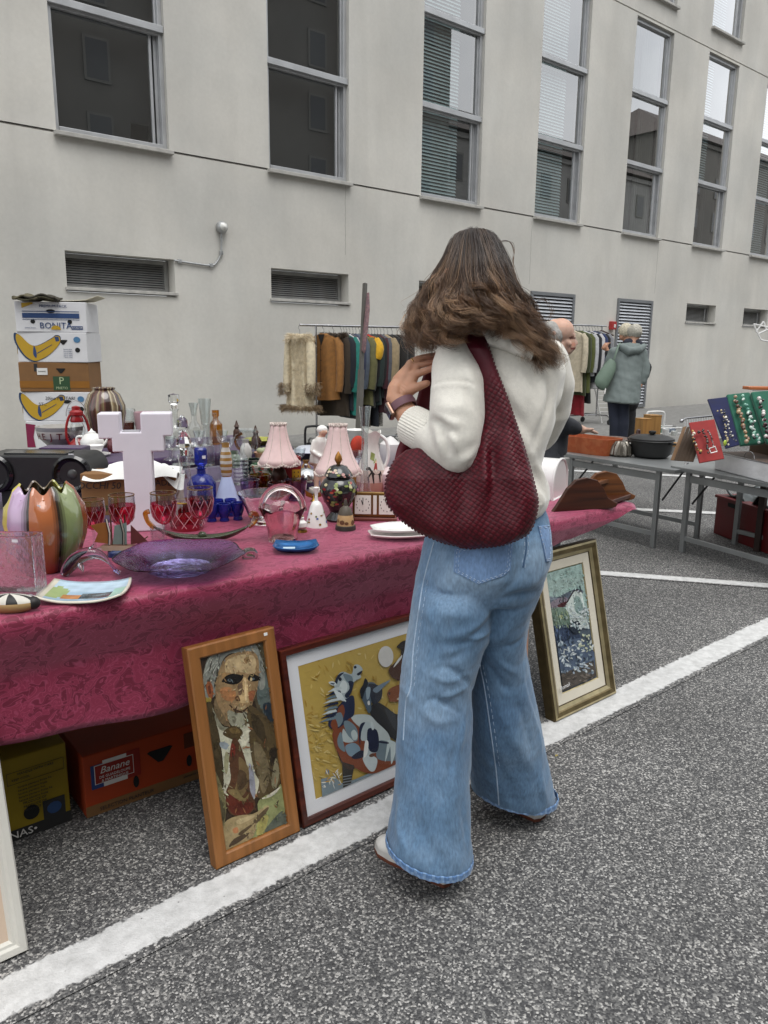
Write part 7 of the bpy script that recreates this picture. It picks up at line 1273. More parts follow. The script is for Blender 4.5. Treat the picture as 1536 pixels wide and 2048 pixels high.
MB().prism([((x-28)*k, z*k) for x, z in br], 10*k).build('bracket', SHF, t, smooth=False, bevel=.003, loc=(0, -34*k, 0)); MB().prism([((x-28)*k, z*k) for x, z in br], 10*k).build('bracket', SHL, t, smooth=False, bevel=.003, loc=tuple((OF+np.array((0, -34, -4)))*k))
def slab(xa, xb, z, th, nm, mt):
    a = [np.array((x-28, -24, zz)) for x, zz in ((xa, z), (xb, z), (xb, z+th), (xa, z+th))]; b = [q+OF*np.array((1, .86, 0)) for q in a]
    MB().add([tuple(q*k) for q in a+b], [(3, 2, 1, 0), (4, 5, 6, 7), (0, 1, 5, 4), (1, 2, 6, 5), (2, 3, 7, 6), (3, 0, 4, 7)]).build(nm, mt, t, smooth=False, bevel=.002)
slab(-56, 60, 6, 8, 'board', SHF); slab(-14, 4, 40, 8, 'rail', SHL)
MB().box((50*k, 16*k, 13*k), (14*k, 8*k, .8*k)).build('price_sticker', STK, t, smooth=False)
# banana boxes stacked behind the stall
def stack_box(j, mat, label, holes=(), d=5.75):
    z0 = ZP+.002+j*.218; c = dp(112, 760, d); o = carton((c[0], c[1], z0), .50, .38, .216, mat, label, rz=YAW+.10+(.03, -.02, .015, -.03, .02, -.015, .03)[j], name='fruit_box', holes=holes, group='fruit boxes stacked behind the stall'); o.location += Vector((R_[0], R_[1], 0))*random.uniform(-.012, .012); return o
WC = M('white_card', (.66, .66, .67), .7, var=.05, vs=10); BYE = M('banana_yellow', 'b8931e', .6, var=.06); BB = M('banana_outline', '1c3a5c', .7); GRN = M('label_green', '27482a', .7); BLI = M('blue_ink', '24406e', .7)
HL = ((0, .15, .032, 's'), (-.13, .075, .016, 'o'), (.13, .075, .016, 'o'))
b = stack_box(6, WC, 'white fruit box with a blue band, topmost of the stack behind the stall', HL); flat(b, rect(-.20, .10, .20, .135), BLI, -.0035); flat(b, rect(-.20, .145, .20, .150), BLI); flat(b, rect(-.20, .088, .20, .091), BLI); text('BONITA', .062, BLI, b, (.03, -.004, .045)); text('PREMIUM PACK', .028, BLI, b, (.02, -.004, .185)); flat(b, [(.03+.035*math.cos(a), .018+.03*math.sin(a)) for a in np.linspace(0, PI, 10)], BYE, -.005); flat(b, rect(.14, .02, .22, .045), BLI); text('ECUADOR', .016, WINK, b, (.18, -.004, .032)); flat(b, [(-.2, .17), (-.12, .20), (-.12, .212), (-.2, .205)], BYE); text('banana fresca', .014, BLI, b, (-.15, -.004, .03))
sd_ = lambda b, poly, mat, off=-.253: MB().prism(poly, .0006, X=Matrix.Translation((off, .38, 0)) @ Matrix.Rotation(-PI/2, 4, 'Z')).build('print', mat, b, smooth=False)
sd_(b, [(.06, .03), (.09, .05), (.10, .12), (.08, .19), (.06, .19), (.05, .10)], BYE); sd_(b, [(.30, .03), (.33, .05), (.34, .12), (.32, .19), (.30, .19), (.29, .10)], BYE); sd_(b, rect(.14, .03, .22, .05), BLI); text('BONITA', .05, BLI, b, (-.2536, .2, .13), (0, -1, 0), sx=.8)
bana = [(-.25, .20), (-.22, .19), (-.16, .13), (-.10, .12), (.0, .17), (.03, .19), (.06, .18), (.05, .13), (-.02, .06), (-.09, .02), (-.14, .01), (-.20, .05), (-.25, .14)]
for j, lab, extra in ((5, 'white fruit box with a big printed banana, second from the top of the stack', 0), (3, 'white banana-printed fruit box with black handwriting, fourth from the top', 1)):
    b = stack_box(j, WC, lab, ((.08, .145, .032, 'v' if j == 5 else 's'), (.18, .09, .018, 'o'))); flat(b, cr_([(x*1.06, .1+(z-.1)*1.08) for x, z in bana], 4), BB, -.0028); flat(b, cr_(bana, 4), BYE, -.0036); flat(b, cr_([(-.13, .12), (-.115, .07), (-.12, .03), (-.14, .06)], 4), BLI, -.0044); flat(b, [(.02, .185), (.05, .185), (.055, .155), (.03, .15)], BLI, -.0044); flat(b, [(-.11, .06), (0, .125), (0, .13), (-.11, .067)], BB, -.0044); sd_(b, [(.28, .0), (.38, .06), (.38, .2), (.36, .2), (.30, .08)], BYE)
    for q in range(5): text('fruta de calidad', .010, BLI, b, (.11, -.004, .095-.014*q))
    flat(b, [(.18+.025*math.cos(a), .165+.022*math.sin(a)) for a in np.linspace(0, 2*PI, 13)[:-1]], M('label_blue', '4a7aa0', .7))
    if extra: text('20ino MILITARI', .034, INK, b, (.03, -.0055, .17), shear=.1); text('ST...', .034, INK, b, (-.10, -.0055, .125))
b = stack_box(4, KRAFT, 'brown fruit box with a green P label, in the middle of the stack', ((.05, .155, .034, 'v'), (-.07, .055, .015, 'o'), (.16, .065, .015, 'o'))); flat(b, rect(-.25, .03, .25, .08), M('ochre_print', '8a5a18', .8), -.0028); flat(b, rect(-.01, .012, .11, .115), GRN, -.0036); text('P', .075, M('pale_green', 'a9b890', .7), b, (.05, -.0045, .08)); text('PRIETO', .026, M('pale_green', 'a9b890', .7), b, (.05, -.0045, .028)); flat(b, rect(-.12, .125, -.045, .175), WINK, -.0036); text('BANANAS', .012, INK, b, (-.083, -.0045, .15)); flat(b, rect(-.14, .15, -.115, .205), INK); sd_(b, rect(.16, .06, .26, .19), GRN); text('P', .08, M('pale_green', 'a9b890', .7), b, (-.2545, .17, .14), (0, -1, 0))
b = stack_box(2, WC, 'white fruit box with a magenta corner, half hidden behind the lettered bowl', ()); flat(b, [(-.25, .02), (-.19, .02), (-.20, .10), (-.18, .19), (-.25, .20)], M('magenta_print', '7c1440', .7)); text('quality bananas', .02, BLI, b, (.02, -.004, .16)); sd_(b, [(.16, .12), (.22, .12), (.2, .2), (.18, .2)], REDL); text('Bananas', .05, BLI, b, (-.2545, .2, .06), (0, -1, 0), shear=.2)
for j in (1, 0): stack_box(j, KRAFT, ('lowest' if j == 0 else 'second lowest')+' brown fruit box of the stack, hidden behind the stereo')
top = ZP+.002+7*.218; c = dp(112, 760, 5.75)
o = MB().grid([[(-.02+.20*u, .02+.3*v_, .004+.012*u*u+.05*max(0, u-.9)) for u in np.linspace(-1, 1.3, 12)] for v_ in np.linspace(0, 1, 6)]).build('lid_board', M('cream_board', (.62, .58, .44), .8), loc=(c[0]+.08, c[1]-.04, top+.006), rz=YAW+.15); o.modifiers.new('t', 'SOLIDIFY').thickness = .003; tag(o, 'loose cream cardboard lid lying on top of the fruit box stack', 'lid')
t = thing('folded_bag', 'folded olive canvas bag lying on top of the fruit box stack', 'bag', (c[0]-.10, c[1]+.02, top+.004), YAW)
for j, (x, z, w, cc) in enumerate(((0, .016, .15, '4a4634'), (.05, .030, .11, '38342a'), (-.06, .034, .09, '5a5440'))):
    MB().grid([[(x+w*u, -.03+.14*v_, z+.012*math.sin(u*4+j)+.008*math.sin(v_*6+j*2)) for u in np.linspace(-1, 1, 12)] for v_ in np.linspace(0, 1, 8)]).build('cloth_fold', M('olive_'+cc, cc, .9, var=.3, vs=40), t).modifiers.new('t', 'SOLIDIFY').thickness = .012

# more small glass and china crowded on the middle and back tables
GR2 = M('grey_china', (.5, .48, .45), .25, coat=.3); OCH = M('ochre_china', '8a6230', .3, coat=.3); SAGE = M('sage_china', '5c6c58', .3, coat=.3); MARO = M('maroon_china', '5a1c22', .3, coat=.3); TEALC = M('teal_china', '2c5a5c', .3, coat=.3)
VA = [(1, 0), (11, 0), (14, 12), (12, 26), (6, 36), (8, 44), (7, 44)]; GO = [(12, 0), (11, 2), (2, 6), (2, 22), (9, 30), (12, 44), (11, 44), (8, 31)]; BO = [(1, 0), (10, 0), (22, 14), (21, 14), (9, 2)]; JU = [(1, 0), (12, 0), (16, 14), (14, 28), (9, 34), (10, 42), (9, 42)]
for x, y, pr, s, mt, lab in ((446, 905, GO, 1, CLEAR, 'clear wine glass behind the ribbed bottles'), (460, 915, GO, .9, CLEAR, 'clear wine glass right of the blue bottle neck, at the back'), (492, 918, VA, .9, GR2, 'grey china vase behind the green beaker'), (558, 905, BO, 1, TEALC, 'teal bowl behind the left lamp shade'), (575, 940, JU, .9, MARO, 'maroon jug partly under the left lamp shade'), (600, 940, GO, 1, CLEAR, 'clear goblet between the left lamp and the porcelain man'), (612, 955, VA, .8, OCH, 'ochre vase beside the silver tureen'), (470, 935, JU, .8, SAGE, 'sage green jug behind the ribbed bottle'), (452, 950, VA, .7, CLEAR, 'small clear vase behind the cone bottle'), (340, 920, GO, 1.1, CLEAR, 'clear goblet at the right edge of the cross vase'), (385, 915, JU, .9, CLEAR, 'clear cut jug behind the ruby decanter stopper'), (400, 905, GO, 1, CLEAR, 'clear goblet in front of the bud vases'), (520, 945, BO, .9, OCH, 'ochre bowl behind the plate stack'), (655, 960, JU, .8, GR2, 'pale grey jug behind the right lamp base'), (704, 970, VA, 1, OCH, 'ochre vase right of the right lamp shade'), (715, 950, GO, 1.1, CLEAR, 'clear goblet between right lamp and pitcher'), (762, 960, BO, 1, PORC, 'white bowl behind the pitcher handle'), (228, 905, JU, .8, MARO, 'maroon jug between teapot and cross vase'), (540, 985, BO, .7, SAGE, 'sage dish behind the yellow tumbler'), (690, 905, VA, .9, SAGE, 'sage vase behind the right lamp shade top')):
    bottle(x, y, 'small_glassware' if mt is CLEAR else 'small_china', lab, 'glassware' if mt is CLEAR else 'china', [(r*s, z*s) for r, z in pr], mt, 18)
# ------------------------------------------------------------------ clothes racks
CHRM = M('rack_chrome', (.45, .45, .46), .25, metal=.9, var=.15); RUB = M('black_rubber', (.015, .015, .015), .7)
def rack(label, A, B, zt, gz, foot=.25):
    A, B = np.array(A[:2]), np.array(B[:2]); u = (B-A)/np.linalg.norm(B-A); n = np.array((-u[1], u[0])); t = thing('clothes_rack', label, 'clothes rack', (*A, gz)); h = zt-gz; W3 = lambda s, q, z: (u[0]*s+n[0]*q, u[1]*s+n[1]*q, z); Ln = np.linalg.norm(B-A)
    MB().tube([W3(-.02, 0, h), W3(Ln+.02, 0, h)], .014, 10).build('top_rail', CHRM, t)
    for s in (.18, Ln-.08):
        MB().tube([W3(s, 0, .12), W3(s, 0, h-.012)], .013, 10).build('post', CHRM, t); MB().tube([W3(s, -foot, .075), W3(s, -foot, .12), W3(s, -foot+.06, .15), W3(s, foot-.06, .15), W3(s, foot, .12), W3(s, foot, .075)], .013, 8).build('foot', CHRM, t)
        for q in (-foot, foot): c = W3(s, q, .045); MB().tube([(c[0]-n[0]*.012, c[1]-n[1]*.012, c[2]), (c[0]+n[0]*.012, c[1]+n[1]*.012, c[2])], .043, 18).build('wheel', RUB, t)
    MB().tube([W3(.18, 0, .15), W3(Ln-.08, 0, .15)], .011, 8).build('lower_rail', CHRM, t); return A, u, Ln
FAB = {}
def fab(c, rough=.9):
    if c not in FAB: FAB[c] = M('cloth_'+c, c, rough, var=.22, vs=24, bump=.35, bs=320, sheen=.15)
    return FAB[c]
def garment(label, pos, rz, c, Ln=.8, w=.21, th=.045, sl=.55, sc=None, cat='garment', name='coat', hanger=True, seed=0, flare=.02, slw=.052):
    """a garment on its hanger: z=0 is the rail"""
    r = random.Random(seed); t = thing(name, label, cat, pos, rz, 'garments hanging on the racks'); m = MB(); n = 28; rows = []
    for z, hw, ht in ((-.075, .05, .035), (-.085, .065, .045), (-.105, w*.62, th*.8), (-.135, w*.93, th*.95), (-.19, w*1.0, th), (-.36, w*.93, th*1.05), (-.55, w*.95, th*1.08), (-.55-(Ln-.55)*.6, w*.98+flare*.6, th*1.15), (-Ln, w+flare, th*1.2), (-Ln+.005, (w+flare)*.95, th*1.05)):
        rows.append([(hw*math.copysign(abs(math.cos(a))**.75, math.cos(a))*(1+.02*math.sin(3*a+z*9+seed)), ht*math.copysign(abs(math.sin(a))**.8, math.sin(a))*(1+.34*math.sin(7*a+seed+z*3)*min(1, -z*1.6)), z+.01*math.sin(2*a+seed)*(-z)) for a in np.linspace(0, 2*PI, n+1)[:-1]])
    m.grid(rows, close=True); m.build('body', fab(c), t, angle=70)
    if sl:
        for sx in (-1, 1):
            P = [(sx*w*.82, 0, -.135), (sx*w*1.04, .0, -.20), (sx*(w*1.14), .012, -.13-sl*.5), (sx*(w*1.12+.01), .03, -.13-sl*.85), (sx*(w*1.10), .035, -.13-sl)]; MB().tube(P, [slw*.9, slw*1.15, slw*1.1, slw, slw*.95], 12, flat=.8).build('sleeve', fab(sc or c), t)
    if hanger: MB().tube([(0, 0, -.085), (0, 0, -.03), (.018, 0, -.012), (.012, 0, .012), (-.008, 0, .014)], .003, 6).build('hanger_hook', STEEL, t); MB().tube([(-w*.78, 0, -.125), (0, 0, -.07), (w*.78, 0, -.125)], .006, 6).build('hanger', STEEL, t)
    return t
def add_fur(t, pts, n, ln, cols, rad=.0012, seed=1):
    """short fur over points (with outward directions) of a garment"""
    rg_ = np.random.default_rng(seed); st, cc = [], []
    for _ in range(n):
        p, d = pts(rg_); d = d/np.linalg.norm(d); d = d+rg_.normal(0, .35, 3)+np.array((0, 0, -.5)); q = p+d*ln*rg_.uniform(.6, 1.2); mid_ = (p+q)/2+np.array((0, 0, ln*.15)); st.append(np.array([p, mid_, q])); c = np.array(cols[rg_.integers(len(cols))])*rg_.uniform(.75, 1.2); cc.append(np.tile(c, (3, 1)))
    return hair_obj('fur', st, rad, cc, HAIRM, t, (0, 0, 0))
A0, B0 = (5.06, 7.50), (6.46, 7.18); A, u, Ln = rack('long chrome clothes rack full of coats left of the woman', A0, B0, 1.583, ZP)
RZ = math.atan2(u[0], -u[1]); on = lambda s, z=1.583: (A[0]+u[0]*s, A[1]+u[1]*s, z-.014)
fc = garment('long cream shaggy fur coat with brown trim, hanging at the left end of the rack', (on(0)[0]-.02, on(0)[1], on(0)[2]-.01), RZ+.75, 'cfc2a6', .93, .125, .065, .60, name='fur_coat', seed=1, flare=.05, slw=.06)
ring = lambda z, hw, ht: (lambda g: (lambda a: (np.array((hw*math.cos(a), ht*math.sin(a), z+g.uniform(-.03, .03))), np.array((math.cos(a), math.sin(a), .2))))(g.uniform(0, 6.28)))
cf_ = [hx('dccdb0'), hx('b8a684'), hx('e6dac2')]; br_ = [hx('7a6448'), hx('9a8464'), hx('5c4832')]
add_fur(fc, ring(-.11, .10, .075), 1500, .055, cf_, seed=2); add_fur(fc, ring(-.91, .205, .09), 1800, .05, br_, seed=3); add_fur(fc, lambda g: (lambda a, z: (np.array((.155*math.cos(a), .075*math.sin(a), z)), np.array((math.cos(a), math.sin(a), -.1))))(g.uniform(0, 6.28), g.uniform(-.9, -.12)), 5000, .022, [hx('cdbd9e'), hx('dccfb4'), hx('ad9b7c')], seed=4)
for sx in (-1, 1): add_fur(fc, lambda g: (lambda a, z: (np.array((sx*.168+.055*math.cos(a), .03+.05*math.sin(a), z)), np.array((math.cos(a), math.sin(a), 0))))(g.uniform(0, 6.28), g.uniform(-.76, -.62)), 700, .04, br_, seed=6+sx)
tn = garment('tan button-up jacket facing out beside the fur coat on the rack', on(.28), RZ+.62, '8a5f30', .83, .20, .055, .60, name='jacket', seed=2)
MB().prism([(-.045, -.085), (.045, -.085), (0, -.21)], .003).build('neck_opening', fab('1d1712'), tn, smooth=False, loc=(0, .060, 0))
for j in range(4): MB().ball((.004, .064, -.26-.12*j), (.008, .004, .008), 10, 6).build('button', fab('2a1c12'), tn)
MB().box((.10, .062, -.36), (.09, .006, .006)).build('pocket_seam', fab('5a3c1c'), tn, smooth=False); MB().box((.01, .0635, -.5), (.006, .004, .62)).build('front_seam', fab('5a3c1c'), tn, smooth=False)
dk_ = garment('long dark brown coat with a fur collar behind the tan jacket', on(.40), RZ+.45, '2e2418', 1.02, .22, .06, .62, name='fur_collar_coat', seed=3); add_fur(dk_, ring(-.10, .15, .075), 2200, .045, [hx('3a2a1a'), hx('54402a'), hx('241a10')], seed=9)
GL = [(.50, '12161f', .95, 'navy overcoat beside the fur-collared coat', None), (.535, '1c6a60', 1.0, 'long teal dress sticking out below the navy overcoat', None), (.57, 'a9a8ac', .72, 'pale lilac blouse right of the teal dress', None), (.61, '4a4c4c', 1.05, 'long grey coat just left of the leaning post', None), (.65, '2a2f44', .80, 'blue-grey suit jacket behind the leaning post', None), (.69, '47505c', .68, 'slate striped jacket right of the leaning post', None), (.735, '5c5a38', .90, 'olive jacket with gilt cuff buttons in the middle of the rack', None), (.775, '121312', .92, 'black coat just right of the olive jacket', None), (.815, 'a0281a', .55, 'red and yellow football shirt in the middle of the rack', 'c89a20'), (.855, '0f0f11', .85, 'black jacket right of the red and yellow shirt', None), (.895, '1e2c2a', .9, 'dark green coat past the red and yellow shirt', None), (.935, '141416', .82, 'black blazer next to the dark green coat', None), (.975, '3a1820', 1.0, 'dark wine coat near the right end of the rack', None), (1.015, '4c4e54', .8, 'grey striped jacket near the right end of the rack', None), (1.06, '8a7a5e', .72, 'beige quilted jacket near the right end of the rack', None), (1.11, '111113', .85, 'black leather jacket next to the beige quilted one', None), (1.17, '1a1714', .9, 'dark brown coat behind the woman\'s hair at the rack end', None), (1.24, '20201f', .85, 'charcoal coat last on the rack, behind the woman', None)]
for j, (s, c, L_, lab, sc) in enumerate(GL):
    g = garment(lab, on(s), RZ+.10+.25*random.random(), c, L_, random.uniform(.19, .225), random.uniform(.032, .042), random.uniform(.5, .62) if L_ > .6 else .22, sc, seed=10+j, name='jacket' if L_ < .9 else 'coat')
    if 'red and yellow' in lab: MB().box((.0, .045, -.13), (.30, .01, .05)).build('yellow_yoke', fab('c89a20'), g, bevel=.004)
    if 'olive' in lab:
        for q in range(3): MB().ball((.225, .075, -.62-.035*q), .007, 8, 6).build('cuff_button', GOLDP, g)
for j, (s, c, w, lab) in enumerate(((.80, '3a2c24', .12, 'patterned skirt hanging low under the olive jacket'), (.98, 'b8b4ac', .10, 'black and white printed skirt hanging under the wine coat'), (.9, '1c2028', .14, 'dark trousers hanging under the black coats'))):
    t = thing('skirt', lab, 'garment', on(s), RZ+.15, 'garments hanging on the racks'); rows = [[(w*k_*math.cos(a), .03*math.sin(a)*(1+.2*math.sin(6*a)), z) for a in np.linspace(0, 2*PI, 25)[:-1]] for z, k_ in ((-.80, .8), (-.95, 1), (-1.16, 1.1))]; MB().grid(rows, close=True).build('body', M('print_'+c, c, .9, var=.5, vs=40, tint2='17150f' if j != 2 else None), t)
P1, P2 = dp(730, 567, 7.55), dp(717, 868, 7.45); d_ = (P2-P1)/np.linalg.norm(P2-P1); P3 = P1+d_*(P1[2]-ZP-.002)/(-d_[2])
t = thing('post', 'tall leaning grey post standing in front of the clothes rack', 'post', (P3[0], P3[1], P3[2])); GP_ = M('grey_post', '55534e', .6, var=.15)
MB().tube([(0, 0, 0), tuple((P1+(P3-P1)*.45)-P3)], .033, 4, up=(1, 1, 0)).build('lower_post', GP_, t, smooth=False); MB().tube([tuple((P1+(P3-P1)*.45)-P3), tuple(P1-P3)], .024, 4, up=(1, 1, 0)).build('upper_post', GP_, t, smooth=False)
S_ = [dp(736, 586, 7.50), dp(735, 620, 7.49), dp(731, 660, 7.48), dp(727, 700, 7.47), dp(729, 706, 7.47)]; o = MB().tube([tuple(p) for p in S_], [.018, .032, .034, .03, .008], 10, flat=.5).build('scarf', M('mauve_scarf', '6e5a60', .9, var=.35, vs=30, tint2='8a6a68')); tag(o, 'mauve striped scarf hanging from the leaning grey post', 'scarf')
# second rack, behind the old man
A1_, B1_ = dp(1088, 648, 12.05), dp(1211, 652, 12.75); A, u, Ln = rack('second clothes rack behind the bald man at right', A1_, B1_, float(B1_[2]), ZP, .3); RZ = math.atan2(u[0], -u[1]); Z2 = float(B1_[2])
for j, (s, c, L_, lab) in enumerate(((.62, 'b9ae98', 1.0, 'cream coat right behind the bald man\'s face'), (.70, '33381f', 1.05, 'dark green parka on the second rack'), (.78, '4c5226', 1.0, 'olive coat on the second rack'), (.86, 'a9aaac', .75, 'pale grey blouse beside the olive coat on the second rack'), (.93, '14161c', .85, 'black and white jacket on the second rack'), (1.0, 'b0afb0', .95, 'white shirt on the second rack'), (1.07, '1f2d52', .80, 'blue denim jacket near the end of the second rack'), (1.13, '16161a', .75, 'black cardigan with olive hem on the second rack'), (1.2, '77787c', .85, 'grey cardigan last on the second rack'))):
    garment(lab, (A[0]+u[0]*s, A[1]+u[1]*s, Z2-.014), RZ+.35, c, L_*1.05, .22, .045, .6, seed=60+j)
garment('long red skirt hanging low on the second rack', (A[0]+u[0]*.80, A[1]+u[1]*.80, Z2-.45), RZ+.3, '7c1420', 1.0, .13, .05, 0, seed=80, hanger=False, name='skirt'); garment('black trousers hanging low on the second rack', (A[0]+u[0]*.95, A[1]+u[1]*.95, Z2-.40), RZ+.3, '0f0f12', .85, .12, .04, 0, seed=81, hanger=False, name='trousers')
hp_ = (A[0]+u[0]*1.28, A[1]+u[1]*1.28, Z2-.014); t = thing('empty_hanger', 'empty brown wooden hanger tilted at the end of the second rack', 'hanger', hp_, RZ+.9); MB().tube([(0, 0, .012), (.014, 0, 0), (0, 0, -.06)], .003, 6).build('hook', STEEL, t); MB().tube([(-.2, 0, -.14), (0, 0, -.06), (.2, 0, -.16)], .012, 8).build('bar', M('hanger_wood', '3a2016', .5), t)
# white folding airer standing behind the lady
q0 = [dp(1186, 758, 13.0), dp(1202, 838, 13.0), dp(1199, 757, 13.3), dp(1226, 838, 13.3)]; gx = q0[1]; t = thing('folding_airer', 'white wire folding airer leaning by the wall behind the old lady', 'airer', (gx[0], gx[1], ZP)); o_ = np.array((gx[0], gx[1], ZP)); AIRW = M('white_wire', (.62, .62, .6), .4)
for a, b in ((q0[0], q0[1]), (q0[2], q0[3])): bb = a+(b-a)*((a[2]-ZP-.01)/(a[2]-b[2])); MB().tube([tuple(a-o_), tuple(bb-o_)], .012, 6).build('leg', AIRW, t)
for j in range(9): f = .12+.1*j; a = q0[0]+(q0[1]-q0[0])*f; b = q0[2]+(q0[3]-q0[2])*f; MB().tube([tuple(a-o_), tuple(b-o_)], .006, 5).build('wire', AIRW, t)
# ------------------------------------------------------------------ the second stall: grey folding tables at right
ZB = .572; TAB = M('grey_table_metal', (.27, .28, .28), .4, metal=.5, var=.2, vs=4); DST = M('dark_brace', (.03, .03, .03), .5)
def folding_table(label, a, b, ext0, ext1, dep, zt, legs):
    a, b = np.array(a[:2]), np.array(b[:2]); u = (b-a)/np.linalg.norm(b-a); a = a-u*ext0; b = b+u*ext1; Ln = np.linalg.norm(b-a); v = np.array((-u[1], u[0])); v = v if v[0] > 0 else -v
    t = thing('folding_table', label, 'table', (*a, 0)); P = lambda s, q, z: (u[0]*s+v[0]*q, u[1]*s+v[1]*q, z); X = Matrix(((u[0], v[0], 0, 0), (u[1], v[1], 0, 0), (0, 0, 1, 0), (0, 0, 0, 1)))
    MB().box((Ln/2, dep/2, zt-.014), (Ln, dep, .028), X=X).build('tabletop', TAB, t, smooth=False, bevel=.004)
    for q in (.05, dep-.05):
        for s, dz in legs: MB().box((s, q, (zt-.03)/2), (.034, .028, zt-.03), X=X).build('leg', TAB, t, smooth=False, bevel=.003)
        s0, s1 = legs[0][0], legs[-1][0]; MB().box(((s0+s1)/2, q, zt-.075), (s1-s0-.036, .02, .045), X=X).build('rail', TAB, t, smooth=False); MB().box(((s0+s1)/2, q, .10), (s1-s0-.036, .02, .03), X=X).build('stretcher', TAB, t, smooth=False)
    for s, dz in (legs[0], legs[-1]): MB().tube([P(s+.03, .07, .34), P(s+.03, dep*.5, zt-.03)], .007, 6).build('brace', DST, t)
    return t, u, v, Ln
tA, uA, vA, LA_ = folding_table('left grey folding table holding pots and a terracotta tray', at(1120, 905, z=ZB), at(1350, 940, z=ZB), .25, .0, .62, ZB, [(.33, 0), (1.10, 0)])
tB, uB, vB, LB_ = folding_table('right grey folding table holding jewellery boards and a silver case', at(1341, 931, z=ZB+.012), at(1536, 966, z=ZB+.012), .0, .62, .62, ZB+.012, [(.12, 0), (1.25, 0)])
def LB2(px, py, z): p = np.array(at(px, py, z=z)); return p, depth(p)/F
def rit(name, label, cat, px, py, z=None, rz=0, group=None): p, k = LB2(px, py, ZB+.001 if z is None else z); return thing(name, label, cat, p, rz, group), k
TER = M('terracotta', '9a4a24', .6, var=.2, vs=10, tint2='a35a34')
t, k = rit('terracotta_tray', 'long terracotta baking tray at the near end of the left grey table', 'tray', 1180, 905, rz=math.atan2(uA[1], uA[0])+.1)
P = []
for z, s in ((0, .9), (0, .92), (30, 1.0), (32, 1.0), (32, .94), (6, .86), (5, .01)): P.append([(x*58*k*s, y*30*k*s, z*k) for x, y in [(math.copysign(abs(math.cos(a))**.25, math.cos(a)), math.copysign(abs(math.sin(a))**.25, math.sin(a))) for a in np.linspace(0, 2*PI, 33)[:-1]]])
MB().grid(P, close=True).build('tray', TER, t, angle=60)
t, k = rit('bundt_mould', 'fluted grey glass cake mould next to the terracotta tray', 'mould', 1241, 912); MB().lathe(lx([(18, 0), (22, 4), (20, 20), (12, 30), (5, 30), (4, 10)], k), 48, rf=lambda a, s: 1+.07*math.cos(12*a)).build('mould', M('pewter', (.22, .20, .17), .25, metal=.7, var=.3, vs=40), t)
t, k = rit('oval_platter', 'grey-brown oval platter behind the fluted mould', 'platter', 1215, 888); MB().lathe(lx([(1, 2), (36, 3), (50, 10), (48, 12), (1, 6)], k), 32, sy=.7).build('platter', M('taupe_china', '5c4a42', .4, var=.2), t)
IRON = M('cast_iron', (.012, .012, .012), .5, var=.3, vs=60, bump=.2, bs=200)
t, k = rit('cast_iron_pot', 'wide black cast-iron casserole in the middle of the left grey table', 'pot', 1301, 914); MB().lathe(lx([(1, 0), (30, 0), (38, 8), (41, 32), (44, 34), (42, 36), (38, 32), (34, 6), (1, 4)], k), 40).build('pot', IRON, t); MB().lathe(lx([(43, 34), (43, 38), (30, 43), (8, 45), (1, 45)], k), 40).build('lid', IRON, t); MB().lathe(lx([(4, 45), (7, 48), (7, 52), (1, 53)], k), 14).build('lid_knob', IRON, t)
for sx in (-1, 1): MB().tube([tuple(np.array(q)*k) for q in cr_([(sx*40*uA[0], sx*40*uA[1]-6, 30), (sx*52*uA[0], sx*52*uA[1]-5, 31), (sx*52*uA[0], sx*52*uA[1]+5, 31), (sx*40*uA[0], sx*40*uA[1]+6, 30)], 3, False)], 2.2*k, 6).build('handle', IRON, t)
PIN = WOOD('pine_box', '8a6434', 'a67c44', .6, 'z', 12); BRC = M('brown_ceramic', '3a2018', .3, coat=.3, var=.3, vs=30)
t, k = rit('clay_lid', 'dark glazed clay lid with black side handle above the iron pot', 'lid', 1275, 884); MB().lathe(lx([(22, 0), (23, 4), (14, 13), (5, 17), (4, 24), (1, 26)], k), 30).build('lid', BRC, t); MB().box((24*k, -8*k, 5*k), (18*k, 7*k, 5*k)).build('side_handle', IRON, t, bevel=.002)
for (x, y, w, d, h, lab) in ((1284, 880, 20, 26, 42, 'left of two pale wooden boxes standing behind the iron pot'), (1302, 873, 24, 26, 42, 'right of two pale wooden boxes standing behind the iron pot')): t, k = rit('wooden_box', lab, 'box', x, y, rz=YAW+.3); MB().box((0, 0, h*k/2), (w*k, d*k, h*k)).build('body', PIN, t, smooth=False, bevel=.002); MB().box((0, 0, h*k+.003), (w*k*1.04, d*k*1.04, .006)).build('lid', PIN, t, smooth=False, bevel=.001)
t, k = rit('wooden_bowl_stack', 'turned pale wooden dishes right of the clay lid', 'dishes', 1318, 886); MB().lathe(lx([(1, 0), (18, 1), (24, 9), (22, 10), (1, 5)], k), 28).build('dish', PIN, t); MB().lathe(lx([(1, 9), (14, 9), (17, 14), (1, 13)], k), 24).build('dish', PIN, t)
t, k = rit('cutting_board', 'thin pale wooden board lying behind the iron pot', 'board', 1340, 892, rz=YAW+.4); MB().box((0, 0, 3*k), (50*k, 30*k, 5*k)).build('board', PIN, t, smooth=False, bevel=.001)
t, k = rit('wire_crate', 'white wire crate with a bent handle and small glassware behind the wooden boxes', 'crate', 1322, 868, rz=YAW+.2); WH = M('white_coated_wire', (.66, .66, .64), .35)
for z in (3, 14): MB().tube([(x*k, y*k, z*k) for x, y in ((-34, -16), (34, -16), (34, 16), (-34, 16))], 1.4*k, 6, closed=True).build('wire', WH, t)
MB().tube([tuple(np.array(q)*k) for q in cr_([(-34, 0, 10), (-34, 0, 40), (-26, 0, 44), (-2, 0, 44), (4, 0, 38), (4, 0, 12)], 4, False)], 2.2*k, 8).build('handle', WH, t)
